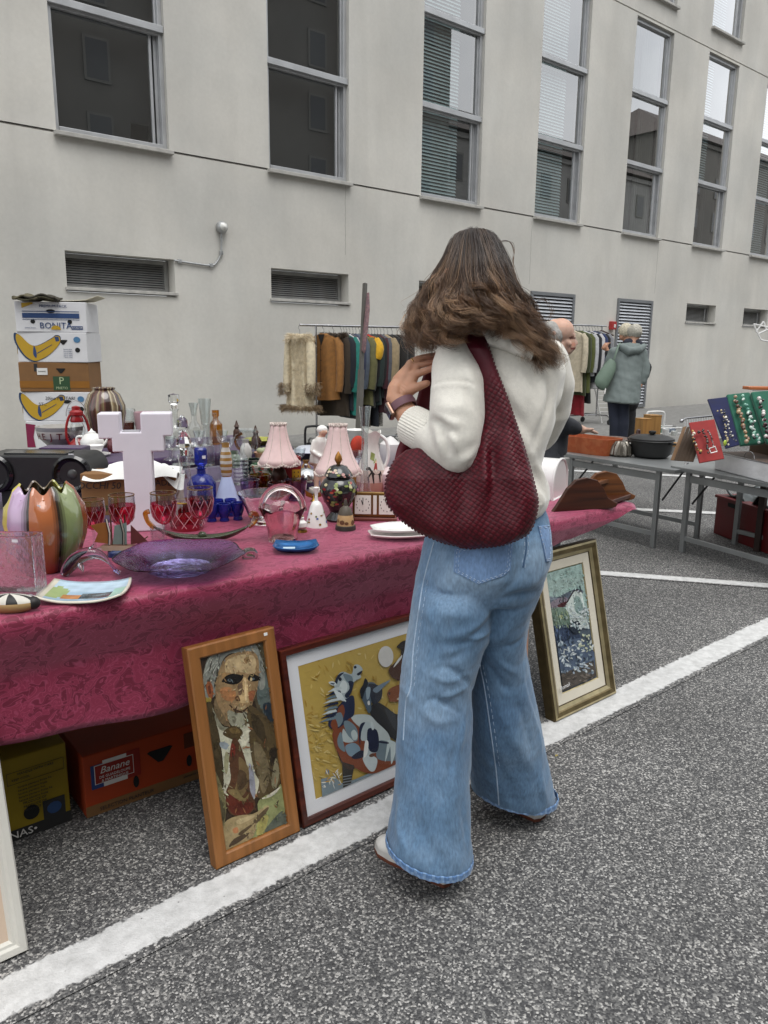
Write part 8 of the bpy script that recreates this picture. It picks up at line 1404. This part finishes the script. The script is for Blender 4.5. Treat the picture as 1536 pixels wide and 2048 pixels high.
for j, (x, y, r, h, c) in enumerate(((8, -4, 7, 12, (.6, .62, .62)), (20, 2, 8, 10, (.2, .24, .3)), (26, -8, 6, 9, (.5, .52, .5)), (-6, 4, 7, 14, (.05, .28, .2)))): g_, kk = rit('small_glass', ('clear', 'dark', 'smoky', 'green')[j]+' little glass standing in the white wire crate', 'glass', 1322+x, 868-y*.4); MB().lathe(lx([(1, 1), (r, 0), (r*1.1, h), (r, h), (1, 2)], kk), 16).build('glass', M('small_glass_%d' % j, c, .12, coat=.5), g_)
# boards leaning in a row, jewellery boards
def pxboard(label, corners, db, dt, th, mat, name='jewellery_board', cat='board', bevel=.004, pad=0):
    """corners (tl, tr, br, bl) on the photograph; bottom at depth db, top leaning back to dt"""
    tl, tr_, br2, bl = [dp(*c, d) for c, d in zip(corners, (dt, dt, db, db))]; o = np.array(bl); n = _n(np.cross(tr_-tl, bl-tl)); n = n if n @ W_ > 0 else -n; t = thing(name, label, cat, o); fr = [p-o for p in (tl, tr_, br2, bl)]; bk = [p+n*th for p in fr]
    m = MB().add([tuple(p) for p in fr+bk], [(3, 2, 1, 0), (4, 5, 6, 7), (0, 1, 5, 4), (1, 2, 6, 5), (2, 3, 7, 6), (3, 0, 4, 7)]); m.build('panel', mat, t, smooth=False, bevel=bevel); return t, -n
BV = M('red_velvet', '8e2c2a', .85, var=.15, vs=20, sheen=.4); NV = M('navy_velvet', '1a2048', .85, var=.2, vs=20, sheen=.3); GV = M('green_velvet', '1f5c48', .85, var=.2, vs=16, sheen=.4); HBD = M('hardboard', '3c2c1c', .8, var=.2); HBL = M('hardboard_light', '6a4c2c', .7, var=.2)
for j in range(6):
    dx = 7*j; t, _ = pxboard('hardboard panel '+('nearest the iron pot, lightest of the leaning row', 'second from the iron pot in the leaning row', 'third from the iron pot in the leaning row', 'fourth from the iron pot in the leaning row', 'fifth from the iron pot in the leaning row', 'leaning against the red jewellery board')[j], [(1366+dx*1.1, 854+j*.5), (1373+dx*1.1, 852+j*.5), (1352+dx, 921+j*.5), (1341+dx, 920+j*.5)], 4.80-.02*j, 4.92-.02*j, .004, HBL if j == 0 else HBD, 'hardboard_panel', 'board', .001)
red, rn = pxboard('red velvet board with three necklaces on the right grey table', [(1378, 845), (1429, 838), (1449, 917), (1399, 926)], 4.66, 4.76, .012, BV)
nav, nn1 = pxboard('navy velvet board with a beaded necklace behind the red one', [(1415, 798), (1456, 793), (1484, 888), (1452, 897)], 4.72, 4.86, .012, NV)
gr1, _ = pxboard('left green velvet jewellery board at the right edge', [(1453, 788), (1500, 783), (1532, 885), (1482, 890)], 4.70, 4.86, .03, GV, bevel=.01); gr2, _ = pxboard('right green velvet jewellery board cut by the picture edge', [(1502, 783), (1560, 778), (1590, 880), (1535, 886)], 4.66, 4.82, .03, GV, bevel=.01)
for p in ([(1466, 790), (1498, 888)], [(1504, 786), (1532, 884)]):
    pass
def necklace(label, path, d0, d1, r, cols, k=.62, jit=.5, big=None):
    y0, y1 = min(p[1] for p in path), max(p[1] for p in path); D = densify(cr_(path, 5, False), 1.0); m = MB(); acc = 99; pr = D[0]; first = None; rg_ = np.random.default_rng(len(label))
    for x, y in D:
        acc += math.hypot(x-pr[0], y-pr[1]); pr = (x, y)
        if acc < r*1.5*k: continue
        acc = 0; d = d1+(d0-d1)*(y-y0)/max(1, y1-y0); p = dp(x+rg_.normal(0, jit), y+rg_.normal(0, jit), d-.012); first = first if first is not None else p; rr = r*rg_.uniform(.7, 1.2)*d/F; m.ball(tuple(p-first), (rr, rr, rr), 8, 5, hx(cols[rg_.integers(len(cols))]))
    if big: x, y, rb, c = big; d = d0; p = dp(x, y, d-.02); rr = rb*d/F; m.ball(tuple(p-first), (rr, rr*.5, rr*1.15), 14, 8, hx(c))
    o = m.build('necklace', VCG, loc=first); return tag(o, label, 'necklace', 'necklaces on the velvet boards')
necklace('gold and white chunky bead necklace at the left of the red board', [(1386, 862), (1388, 880), (1394, 898), (1404, 905)], 4.66, 4.72, 3.0, ['c9a85a', 'd8d0c0', '8a5a2a', '3a2a1c'], jit=1.2); necklace('dark brown bead necklace in the middle of the red board', [(1396, 866), (1406, 862), (1411, 872), (1414, 890), (1416, 904)], 4.65, 4.72, 2.6, ['2a1a16', '3c2420', '5a4038'], jit=1.2); necklace('thin grey bead necklace at the right of the red board', [(1416, 862), (1422, 872), (1426, 888), (1432, 900)], 4.65, 4.71, 1.6, ['6a5a58', '9a8a86', '2a2020'], jit=.6)
necklace('black and cream bead necklace with a lime pendant on the navy board', [(1436, 822), (1447, 826), (1450, 850), (1453, 870), (1456, 888)], 4.69, 4.80, 2.0, ['d8d0b8', '17171a', 'b8a880', '2a2a2e'], jit=1.6, big=(1450, 886, 5.5, 'a8c048')); necklace('white and black shell necklace at the right of the navy board', [(1450, 822), (1456, 845), (1460, 868), (1470, 880)], 4.69, 4.80, 2.0, ['e0dcd4', '1a1a1c', '5a5a5c'], jit=1.6)
necklace('thick coiled brown and gold bead rope on the left green board', [(1472, 796), (1478, 815), (1484, 840), (1490, 862), (1492, 884)], 4.67, 4.83, 4.2, ['8a6a4a', 'b09a78', '5a4030', 'a08870'], jit=2.2); necklace('pale mint shell necklace in the middle of the left green board', [(1488, 795), (1494, 815), (1500, 840), (1508, 864), (1514, 884)], 4.67, 4.83, 3.0, ['9ac8b4', 'd0dcd4', '5a9080', '20302a'], jit=2.4); necklace('white and black shell necklace low on the left green board', [(1500, 820), (1504, 845), (1510, 868), (1518, 884)], 4.66, 4.80, 2.8, ['e0e0dc', '17181a', 'a8b0ac'], jit=2.6); necklace('dark garnet and pearl bead rope on the right green board', [(1520, 796), (1524, 820), (1530, 850), (1538, 876)], 4.62, 4.78, 3.6, ['2a1418', '4a2028', 'd8d0cc', '1a1014'], jit=2.2)
# silver case, clamp, buckle, wire basket
SILC = M('silver_foil', (.74, .74, .75), .35, metal=.15, var=.12, vs=8, bump=.6, bs=14, bdist=.012)
cA, cB, cC, cD = at(1428, 938, z=ZB+.013), at(1560, 972, z=ZB+.013), None, None; t = thing('silver_case', 'silver foil-covered case with a wire handle on the right grey table', 'case', cA); w_ = np.array(cB)-np.array(cA); wl_ = np.linalg.norm(w_[:2]); rzc = math.atan2(w_[1], w_[0])
t.rotation_euler.z = rzc; MB().box((wl_/2, .13, .055), (wl_, .26, .11)).build('body', SILC, t, smooth=False, bevel=.006); MB().box((wl_/2, .13, .112), (wl_*.98, .24, .006)).build('inner_tray', M('case_tray', '4a3a30', .7, var=.4, vs=30), t, smooth=False); MB().tube([(wl_/2-.02+.05*math.cos(a), .03, .115+.04*math.sin(a)) for a in np.linspace(0, PI, 13)], .003, 6).build('handle', CHRM, t); MB().tube([(0, 0, .112), (wl_, 0, .112)], .004, 6).build('edge_trim', CHRM, t)
MB().box((wl_/2, .25, .16), (wl_, .01, .12)).build('lid', M('case_lid_brown', '4a3826', .6, var=.2), t, smooth=False)
t, k = rit('clamp', 'red spring clamp gripping the edge where the two grey tables meet', 'clamp', 1362, 938, z=ZB-.02, rz=YAW+.5); MB().box((-6*k, -2*k, -2*k), (22*k, 8*k, 7*k)).build('jaw', REDL, t, bevel=.002); MB().box((10*k, -2*k, 3*k), (20*k, 4*k, 4*k), X=Matrix.Rotation(-.5, 4, 'Y')).build('handle', CHRM, t, bevel=.001)
bk_ = dp(1424, 901, 4.62); o = MB().tube([tuple(dp(x, y, 4.60)-bk_) for x, y in ((1418, 897), (1430, 893), (1434, 903), (1422, 906))], .004, 6, closed=True).build('buckle', PORC, loc=bk_); tag(o, 'white square buckle at the corner of the silver case', 'buckle')
wb_ = dp(1395, 850, 4.98); t = thing('wire_rack', 'grey wire rack with a round knob behind the red jewellery board', 'rack', wb_); MB().tube([tuple(dp(x, y, 4.98)-wb_) for x, y in ((1364, 842), (1372, 837), (1424, 832))], .006, 8).build('rail', CHRM, t); MB().ball(tuple(dp(1363, 842, 4.98)-wb_), .013, 12, 8).build('knob', CHRM, t)
for j in range(11): x = 1370+5*j; MB().tube([tuple(dp(x, 837-.09*(x-1372), 4.98)-wb_), tuple(dp(x+1, 880, 4.98)-wb_)], .002, 5).build('wire', CHRM, t)
# under and behind the right table
CRT = M('wine_crate_red', '5c0c10', .5, var=.12); g0_ = at(1426, 1066, z=0); t = thing('red_crate', 'dark red plastic crate under the right grey table', 'crate', g0_, rzc)
MB().box((.35, .17, .145), (.70, .34, .29)).build('body', CRT, t, smooth=False, bevel=.008); MB().box((.35, .17, .286), (.72, .36, .02)).build('rim', CRT, t, smooth=False, bevel=.003); MB().box((.2, -.001, .25), (.11, .006, .03)).build('hand_slot', HOLE, t, smooth=False, bevel=.001)
o = MB().grid([[(x, y, .30+.035*math.sin(x*17)*math.cos(y*19)+.03*math.sin(x*31+y*23)+.02) for x in np.linspace(.04, .66, 22)] for y in np.linspace(.03, .31, 14)]).build('plastic_bag', M('dark_bag', (.03, .04, .04), .3, var=.5, vs=20), loc=g0_, rz=rzc); o.modifiers.new('t', 'SOLIDIFY').thickness = .012; tag(o, 'crumpled dark plastic bag lying on the dark red crate', 'bag')
o = MB().ball((0, 0, .012), (.035, .02, .012), 10, 6, rfx if False else None).build('paper_scrap', PAPER, loc=at(1375, 958, z=0)); o.rotation_euler.z = .5; tag(o, 'white paper scrap lying on the asphalt under the right stall', 'litter')
for (x, y, lab) in ((1212, 1516, 'small yellow dry leaf lying on the asphalt right of the woman'),): pass
lf = at(1110, 1513, z=.002); o = MB().add([(0, 0, 0), (.008, .004, .004), (.016, 0, .001), (.008, -.006, .003)], [(0, 1, 2, 3)]).build('dry_leaf', M('dry_leaf', '9a8a4a', .8), loc=lf); tag(o, 'small pale dry leaf on the asphalt beside the woman\'s right foot', 'leaf')
w0_ = dp(1525, 672, 5.3); t = thing('wire_stand', 'white folded wire display stand at the right picture edge', 'stand', w0_)
for a, b in (((1507, 648), (1522, 680)), ((1507, 648), (1560, 660)), ((1522, 680), (1575, 690)), ((1527, 643), (1533, 660)), ((1533, 660), (1516, 668)), ((1527, 643), (1512, 664)), ((1533, 660), (1580, 650))): MB().tube([tuple(dp(*a, 5.3)-w0_), tuple(dp(*b, 5.3)-w0_)], .006, 6).build('wire', WH, t)
b0 = dp(1540, 880, 5.15); pz = at(1540, 1010, z=0); t = thing('brown_post', 'dark brown post at the right picture edge behind the green boards', 'post', (b0[0], b0[1], 0)); MB().box((0, 0, .75), (.04, .04, 1.5)).build('post', M('dark_brown_wood', '2c1a14', .6), t, smooth=False); MB().box((0, 0, 1.1), (.3, .02, .02), rz=YAW).build('arm', WH, t, smooth=False)
o = MB().box((0, 0, 0), (.16, .10, .02)).build('orange_tray', M('orange_plastic', 'b0663a', .5), loc=dp(1516, 776, 5.0), rz=YAW, bevel=.004); tag(o, 'orange plastic tray resting on top of the green boards', 'tray')
# ------------------------------------------------------------------ people further back
def fig(label, root, mb, voxel, colour_fn, smooth=4):
    me = skin_mesh(mb, voxel, smooth); v = get_v(me); set_col(me, colour_fn(v)); o = link_mesh('person', me, SKIN, None); me.transform(Matrix.Translation(-Vector(root))); o.location = root; tag(o, label, 'person'); return o
def part(name, mb, voxel, mat, par, root, smooth=4, wobs=0, colf=None):
    me = skin_mesh(mb, voxel, smooth)
    if wobs: v = get_v(me); set_v(me, v+get_n(me)*(wob(v, 16, 4)*wobs+wob(v, 40, 9)*wobs*.5)[:, None])
    if colf: set_col(me, colf(get_v(me)))
    o = link_mesh(name, me, mat, par); o.parent = par
    if True:
        l = Vector(root); cur = Vector(par.location)
    return o
# bald man looking down to the right
MD = 4.7; q = lambda x, y, d=0: dp(x, y, MD+d); s_ = MD/F
mroot = np.array((*dp(1098, 900, MD)[:2], 0.0)); m = MB()
m.ball(tuple(q(1121, 664)), (27*s_, 27*s_, 27*s_), 22, 16); m.ball(tuple(q(1112, 662)), (24*s_, 24*s_, 24*s_), 20, 14)
chain(m, [q(1136, 672), q(1141, 692)], [15*s_, 12*s_]); chain(m, [q(1138, 690), q(1137, 701)], [12*s_, 9*s_]); chain(m, [q(1126, 685), q(1130, 694)], [17*s_, 13*s_])
chain(m, [q(1148, 676), q(1152.5, 687)], [3*s_, 4*s_], 8); chain(m, [q(1143, 669, -.035), q(1147, 670, .03)], [5*s_, 5*s_], 8); chain(m, [q(1145, 695, -.02), q(1146, 696, .02)], [4*s_, 4*s_], 8); chain(m, [q(1144, 699, -.02), q(1144, 699, .02)], [3.4*s_, 3.4*s_], 8); chain(m, [q(1133, 684, -.04), q(1138, 688, -.04)], [6*s_, 5*s_], 8)
chain(m, [q(1108, 667, -.085), q(1110, 680, -.08)], [6.5*s_, 4.5*s_], 10); chain(m, [q(1116, 690), q(1098, 735)], [19*s_, 22*s_]); chain(m, [q(1098, 760), q(1098, 880)], [34*s_, 34*s_]); 
for sy in (-1, 1): chain(m, [q(1098, 880, .1*sy), q(1098, 1000, .1*sy), dp(1098, 1100, MD+.1*sy)*np.array((1, 1, 0))+np.array((0, 0, .06))], [.07, .055, .04])
HDm = q(1165, 860, -.12); chain(m, [q(1098, 760, -.2), q(1105, 830, -.26), q(1135, 850, -.2), HDm], [.05, .042, .036, .026])
for j in range(4): chain(m, [HDm, HDm+R_*.05+W_*(.012*j-.02)+D_*.005, HDm+R_*.085+W_*(.012*j-.02)+D_*.02], [.02, .0095, .007], 8)
chain(m, [HDm, HDm+R_*.03-W_*.035, HDm+R_*.05-W_*.045], [.016, .011, .008], 8)
def mc(v):
    px, py = proj_np(v); c = np.tile(np.array(hx('bd9a88')), (len(v), 1)); c *= 1+.10*wob(v, 50, 2)[:, None]; c[(py < 655)] *= np.array((1.12, 1.05, 1.0)); near = ((px-1145)/7)**2+((py-676)/3.2)**2 < 1; c[near] = hx('5c3a30'); lips = ((px-1146)/6)**2+((py-697)/2.0)**2 < 1; c[lips] = hx('7a3c36'); c[((px-1147)/4)**2+((py-689)/5)**2 < 1] *= np.array((1.1, .85, .8)); return np.clip(c, 0, 1)
man = fig('bald elderly man looking down to the right, partly hidden behind the woman', mroot, m, .0062, mc, 2)
hm = MB(); hm.ball(tuple(q(1099, 667, -.02)), (25*s_, 25*s_, 25*s_), 18, 12); chain(hm, [q(1108, 672, -.05), q(1106, 694, -.02)], [18*s_, 14*s_]); hh_ = part('hair', hm, .008, M('grey_hair', (.30, .29, .27), .8, var=.35, vs=60, bump=.6, bs=140), man, mroot); hh_.data.transform(Matrix.Translation(Vector((0, 0, 0))))
jk = MB(); side_loft(jk, [(1072, 716, 1124, 716, MD, .10), (1056, 735, 1138, 735, MD, .17), (1052, 780, 1140, 780, MD, .20), (1056, 850, 1136, 850, MD, .19), (1058, 905, 1132, 905, MD, .19)]); chain(jk, [q(1098, 745, -.2), q(1104, 828, -.26), q(1132, 850, -.2), q(1150, 856, -.15)], [.075, .065, .055, .045]); part('jacket', jk, .012, M('dark_navy_jacket', (.018, .02, .026), .8, var=.2), man, mroot, wobs=.004)
tr_m = MB()
for sy in (-1, 1): chain(tr_m, [q(1094, 890, .09*sy), q(1096, 1000, .1*sy), dp(1098, 1100, MD+.1*sy)*np.array((1, 1, 0))+np.array((0, 0, .10))], [.105, .085, .07])
part('trousers', tr_m, .012, M('charcoal_jeans', (.035, .038, .045), .85, var=.3, vs=60), man, mroot, wobs=.003)
for sy in (-1, 1): c = dp(1098, 1100, MD+.1*sy); sh = MB().ball((c[0]+.04, c[1]-.03, .04), (.12, .06, .045), 14, 8); o = sh.build('shoe', M('black_shoe', (.02, .02, .02), .4), man); o.data.transform(Matrix.Translation(-Vector(mroot)))
# pale-haired lady in a grey-green coat seen from behind
LD = 9.35; q = lambda x, y, d=0: dp(x, y, LD+d); s_ = LD/F; lroot = np.array((*dp(1240, 800, LD)[:2], ZP)); fz = lambda x, d: np.array((*dp(x, 850, LD+d)[:2], ZP))
m = MB(); m.ball(tuple(q(1270, 666)), (13*s_, 13*s_, 15*s_), 18, 12); chain(m, [q(1267, 672, .05), q(1264, 676, .06)], [9*s_, 7*s_]); chain(m, [q(1259, 670, .09), q(1258, 673, .095)], [2*s_, 2*s_], 8); chain(m, [q(1268, 676), q(1262, 700)], [9*s_, 10*s_]); chain(m, [q(1252, 715), q(1246, 790)], [20*s_, 18*s_]); chain(m, [q(1284, 710), q(1290, 740), q(1284, 765), q(1280, 772)], [7*s_, 6*s_, 4.5*s_, 4.5*s_])
for j in range(4): chain(m, [q(1281, 768, .02*j-.03), q(1279, 778, .02*j-.03), q(1277, 783, .02*j-.03)], [2.4*s_, 1.7*s_, 1.4*s_], 8)
for x in (1226, 1246): chain(m, [q(x, 800), q(x+2, 850), fz(x+2, 0)+np.array((0, 0, .06))], [10*s_, 8*s_, 6*s_])
lady = fig('pale-haired lady in a grey-green hooded coat seen from behind at the racks', lroot, m, .011, lambda v: np.tile(np.array(hx('b58a72')), (len(v), 1)), 2)
COATM = M('grey_green_coat', '6b7573', .7, var=.12, vs=10, bump=.3, bs=60)
cm2 = MB(); side_loft(cm2, [(1250, 684, 1280, 686, LD, .07), (1234, 692, 1284, 692, LD, .11), (1224, 702, 1286, 702, LD, .15), (1220, 724, 1284, 722, LD, .17), (1217, 752, 1282, 750, LD, .18), (1211, 782, 1280, 782, LD, .20), (1206, 803, 1278, 808, LD, .21)], 36); chain(cm2, [q(1282, 704), q(1291, 735), q(1289, 752), q(1285, 764)], [11*s_, 10*s_, 9*s_, 7.5*s_]); chain(cm2, [q(1228, 704), q(1217, 728, .05), q(1212, 742, .1)], [11*s_, 10*s_, 9*s_])
me = part('coat', cm2, .016, COATM, lady, lroot, wobs=.006)
hd_ = MB(); chain(hd_, [q(1244, 694, -.10), q(1258, 703, -.17), q(1278, 700, -.14), q(1288, 692, -.06)], [8*s_, 9*s_, 8*s_, 6*s_], 14); part('hood', hd_, .012, COATM, lady, lroot, wobs=.003)
cl = MB(); chain(cl, [q(1254, 686), q(1270, 684), q(1280, 690)], [9*s_, 9*s_, 8*s_]); part('scarf', cl, .012, M('navy_scarf', (.02, .022, .035), .9), lady, lroot)
bh = MB(); bh.ball(tuple(q(1270, 663, -.01)), (15*s_, 15*s_, 15.5*s_), 18, 12); me_ = part('hair', bh, .012, M('pale_grey_hair', (.42, .40, .34), .75, var=.35, vs=60, bump=.6, bs=150, bdist=.012), lady, lroot, wobs=.008)
ts = MB()
for x in (1227, 1246): chain(ts, [q(x, 800), q(x+2, 850), fz(x+2, 0)+np.array((0, 0, .09))], [12.5*s_, 10*s_, 8*s_])
part('trousers', ts, .014, M('navy_trousers', (.013, .017, .032), .85, var=.2), lady, lroot)
for x in (1229, 1249): c = fz(x, -.05); o = MB().ball((c[0], c[1], c[2]+.04), (.06, .12, .045), 14, 8).build('shoe', M('black_shoe', (.02, .02, .02), .4), lady); o.data.transform(Matrix.Translation(-Vector(lroot)))
GB = M('sage_bag', '66786a', .7, var=.15, bump=.2); br0 = q(1207, 748, -.12); t = thing('tote_bag', 'sage green shoulder bag hanging from the pale-haired lady\'s shoulder', 'bag', br0); b = MB()
Pb = []
for x, y, w, d in ((1226, 722, 8, .03), (1222, 732, 12, .05), (1213, 748, 15, .06), (1204, 764, 16, .06), (1199, 772, 13, .05), (1197, 776, 6, .02)):
    c = q(x, y, -.14); u1 = _n(R_*.75+D_*.66)*w*s_; Pb.append([tuple(c-br0+u1*math.cos(a)+W_*d*math.sin(a)) for a in np.linspace(0, 2*PI, 17)[:-1]])
b.grid(Pb, close=True); b.build('body', GB, t)
MB().tube([tuple(q(x, y, d)-br0) for x, y, d in ((1226, 724, -.15), (1232, 706, -.17), (1237, 690, -.13), (1240, 686, -.02))], .012, 8, flat=.4).build('strap', GB, t); MB().tube([tuple(q(x, y, -.16)-br0) for x, y in ((1208, 768), (1211, 778), (1209, 788))], .009, 6).build('loose_strap', PORC, t)
# second pale-haired person in dark clothes, mostly hidden behind her
PD = 9.95; q = lambda x, y, d=0: dp(x, y, PD+d); s_ = PD/F; proot = np.array((*dp(1250, 800, PD)[:2], ZP)); fz = lambda x, d: np.array((*dp(x, 850, PD+d)[:2], ZP)); m = MB(); m.ball(tuple(q(1253, 666)), (12*s_, 12*s_, 14*s_), 18, 12); chain(m, [q(1246, 672), q(1244, 675)], [8*s_, 6*s_]); chain(m, [q(1254, 676), q(1256, 700)], [8*s_, 10*s_]); chain(m, [q(1256, 715), q(1254, 800)], [20*s_, 18*s_])
hp = q(1211, 691, -.1); chain(m, [q(1238, 712), q(1222, 722, -.1), hp], [7*s_, 6*s_, 3.6*s_]); chain(m, [hp, q(1208, 696, -.1)], [5*s_, 5*s_])
for j in range(4): chain(m, [q(1209+2*j, 690, -.1), q(1211+2.2*j, 686.5, -.1), q(1216+2*j, 685.5, -.1)], [2.3*s_, 1.8*s_, 1.4*s_], 8)
for x in (1244, 1262): chain(m, [q(x, 800), q(x, 840), fz(x, 0)+np.array((0, 0, .06))], [9*s_, 8*s_, 6*s_])
p2 = fig('pale blonde person in dark clothes hidden behind the lady in the coat', proot, m, .011, lambda v: np.tile(np.array(hx('b08268')), (len(v), 1)), 2)
bh = MB(); bh.ball(tuple(q(1252, 661, -.01)), (15*s_, 15*s_, 15.5*s_), 18, 12); part('hair', bh, .012, M('pale_blonde_hair', (.55, .50, .38), .75, var=.35, vs=60, bump=.6, bs=150, bdist=.012), p2, proot, wobs=.008)
dk2 = MB(); chain(dk2, [q(1254, 700), q(1256, 740), q(1254, 800)], [20*s_, 27*s_, 26*s_]); chain(dk2, [q(1280, 708), q(1296, 735), q(1292, 752)], [9*s_, 8*s_, 7*s_]); chain(dk2, [q(1238, 712), q(1222, 722, -.1), q(1215, 706, -.1)], [9*s_, 8*s_, 6.5*s_])
for x in (1244, 1262): chain(dk2, [q(x, 800), q(x, 840), fz(x, 0)+np.array((0, 0, .09))], [11*s_, 9*s_, 8*s_])
part('dark_clothes', dk2, .014, M('black_clothes', (.012, .012, .014), .85), p2, proot, wobs=.003)
for x in (1244, 1264): c = fz(x, -.05); o = MB().ball((c[0], c[1], c[2]+.04), (.07, .12, .045), 14, 8).build('shoe', PORC, p2); o.data.transform(Matrix.Translation(-Vector(proot)))
# ------------------------------------------------------------------ lettering becomes plain meshes
dg = bpy.context.evaluated_depsgraph_get()
for t in TEXTS:
    me = bpy.data.meshes.new_from_object(t.evaluated_get(dg)); nm = t.name; o = bpy.data.objects.new('lettering', me); COL.objects.link(o); o.parent = t.parent; o.matrix_local = t.matrix_local
    bpy.data.objects.remove(t); o.name = nm
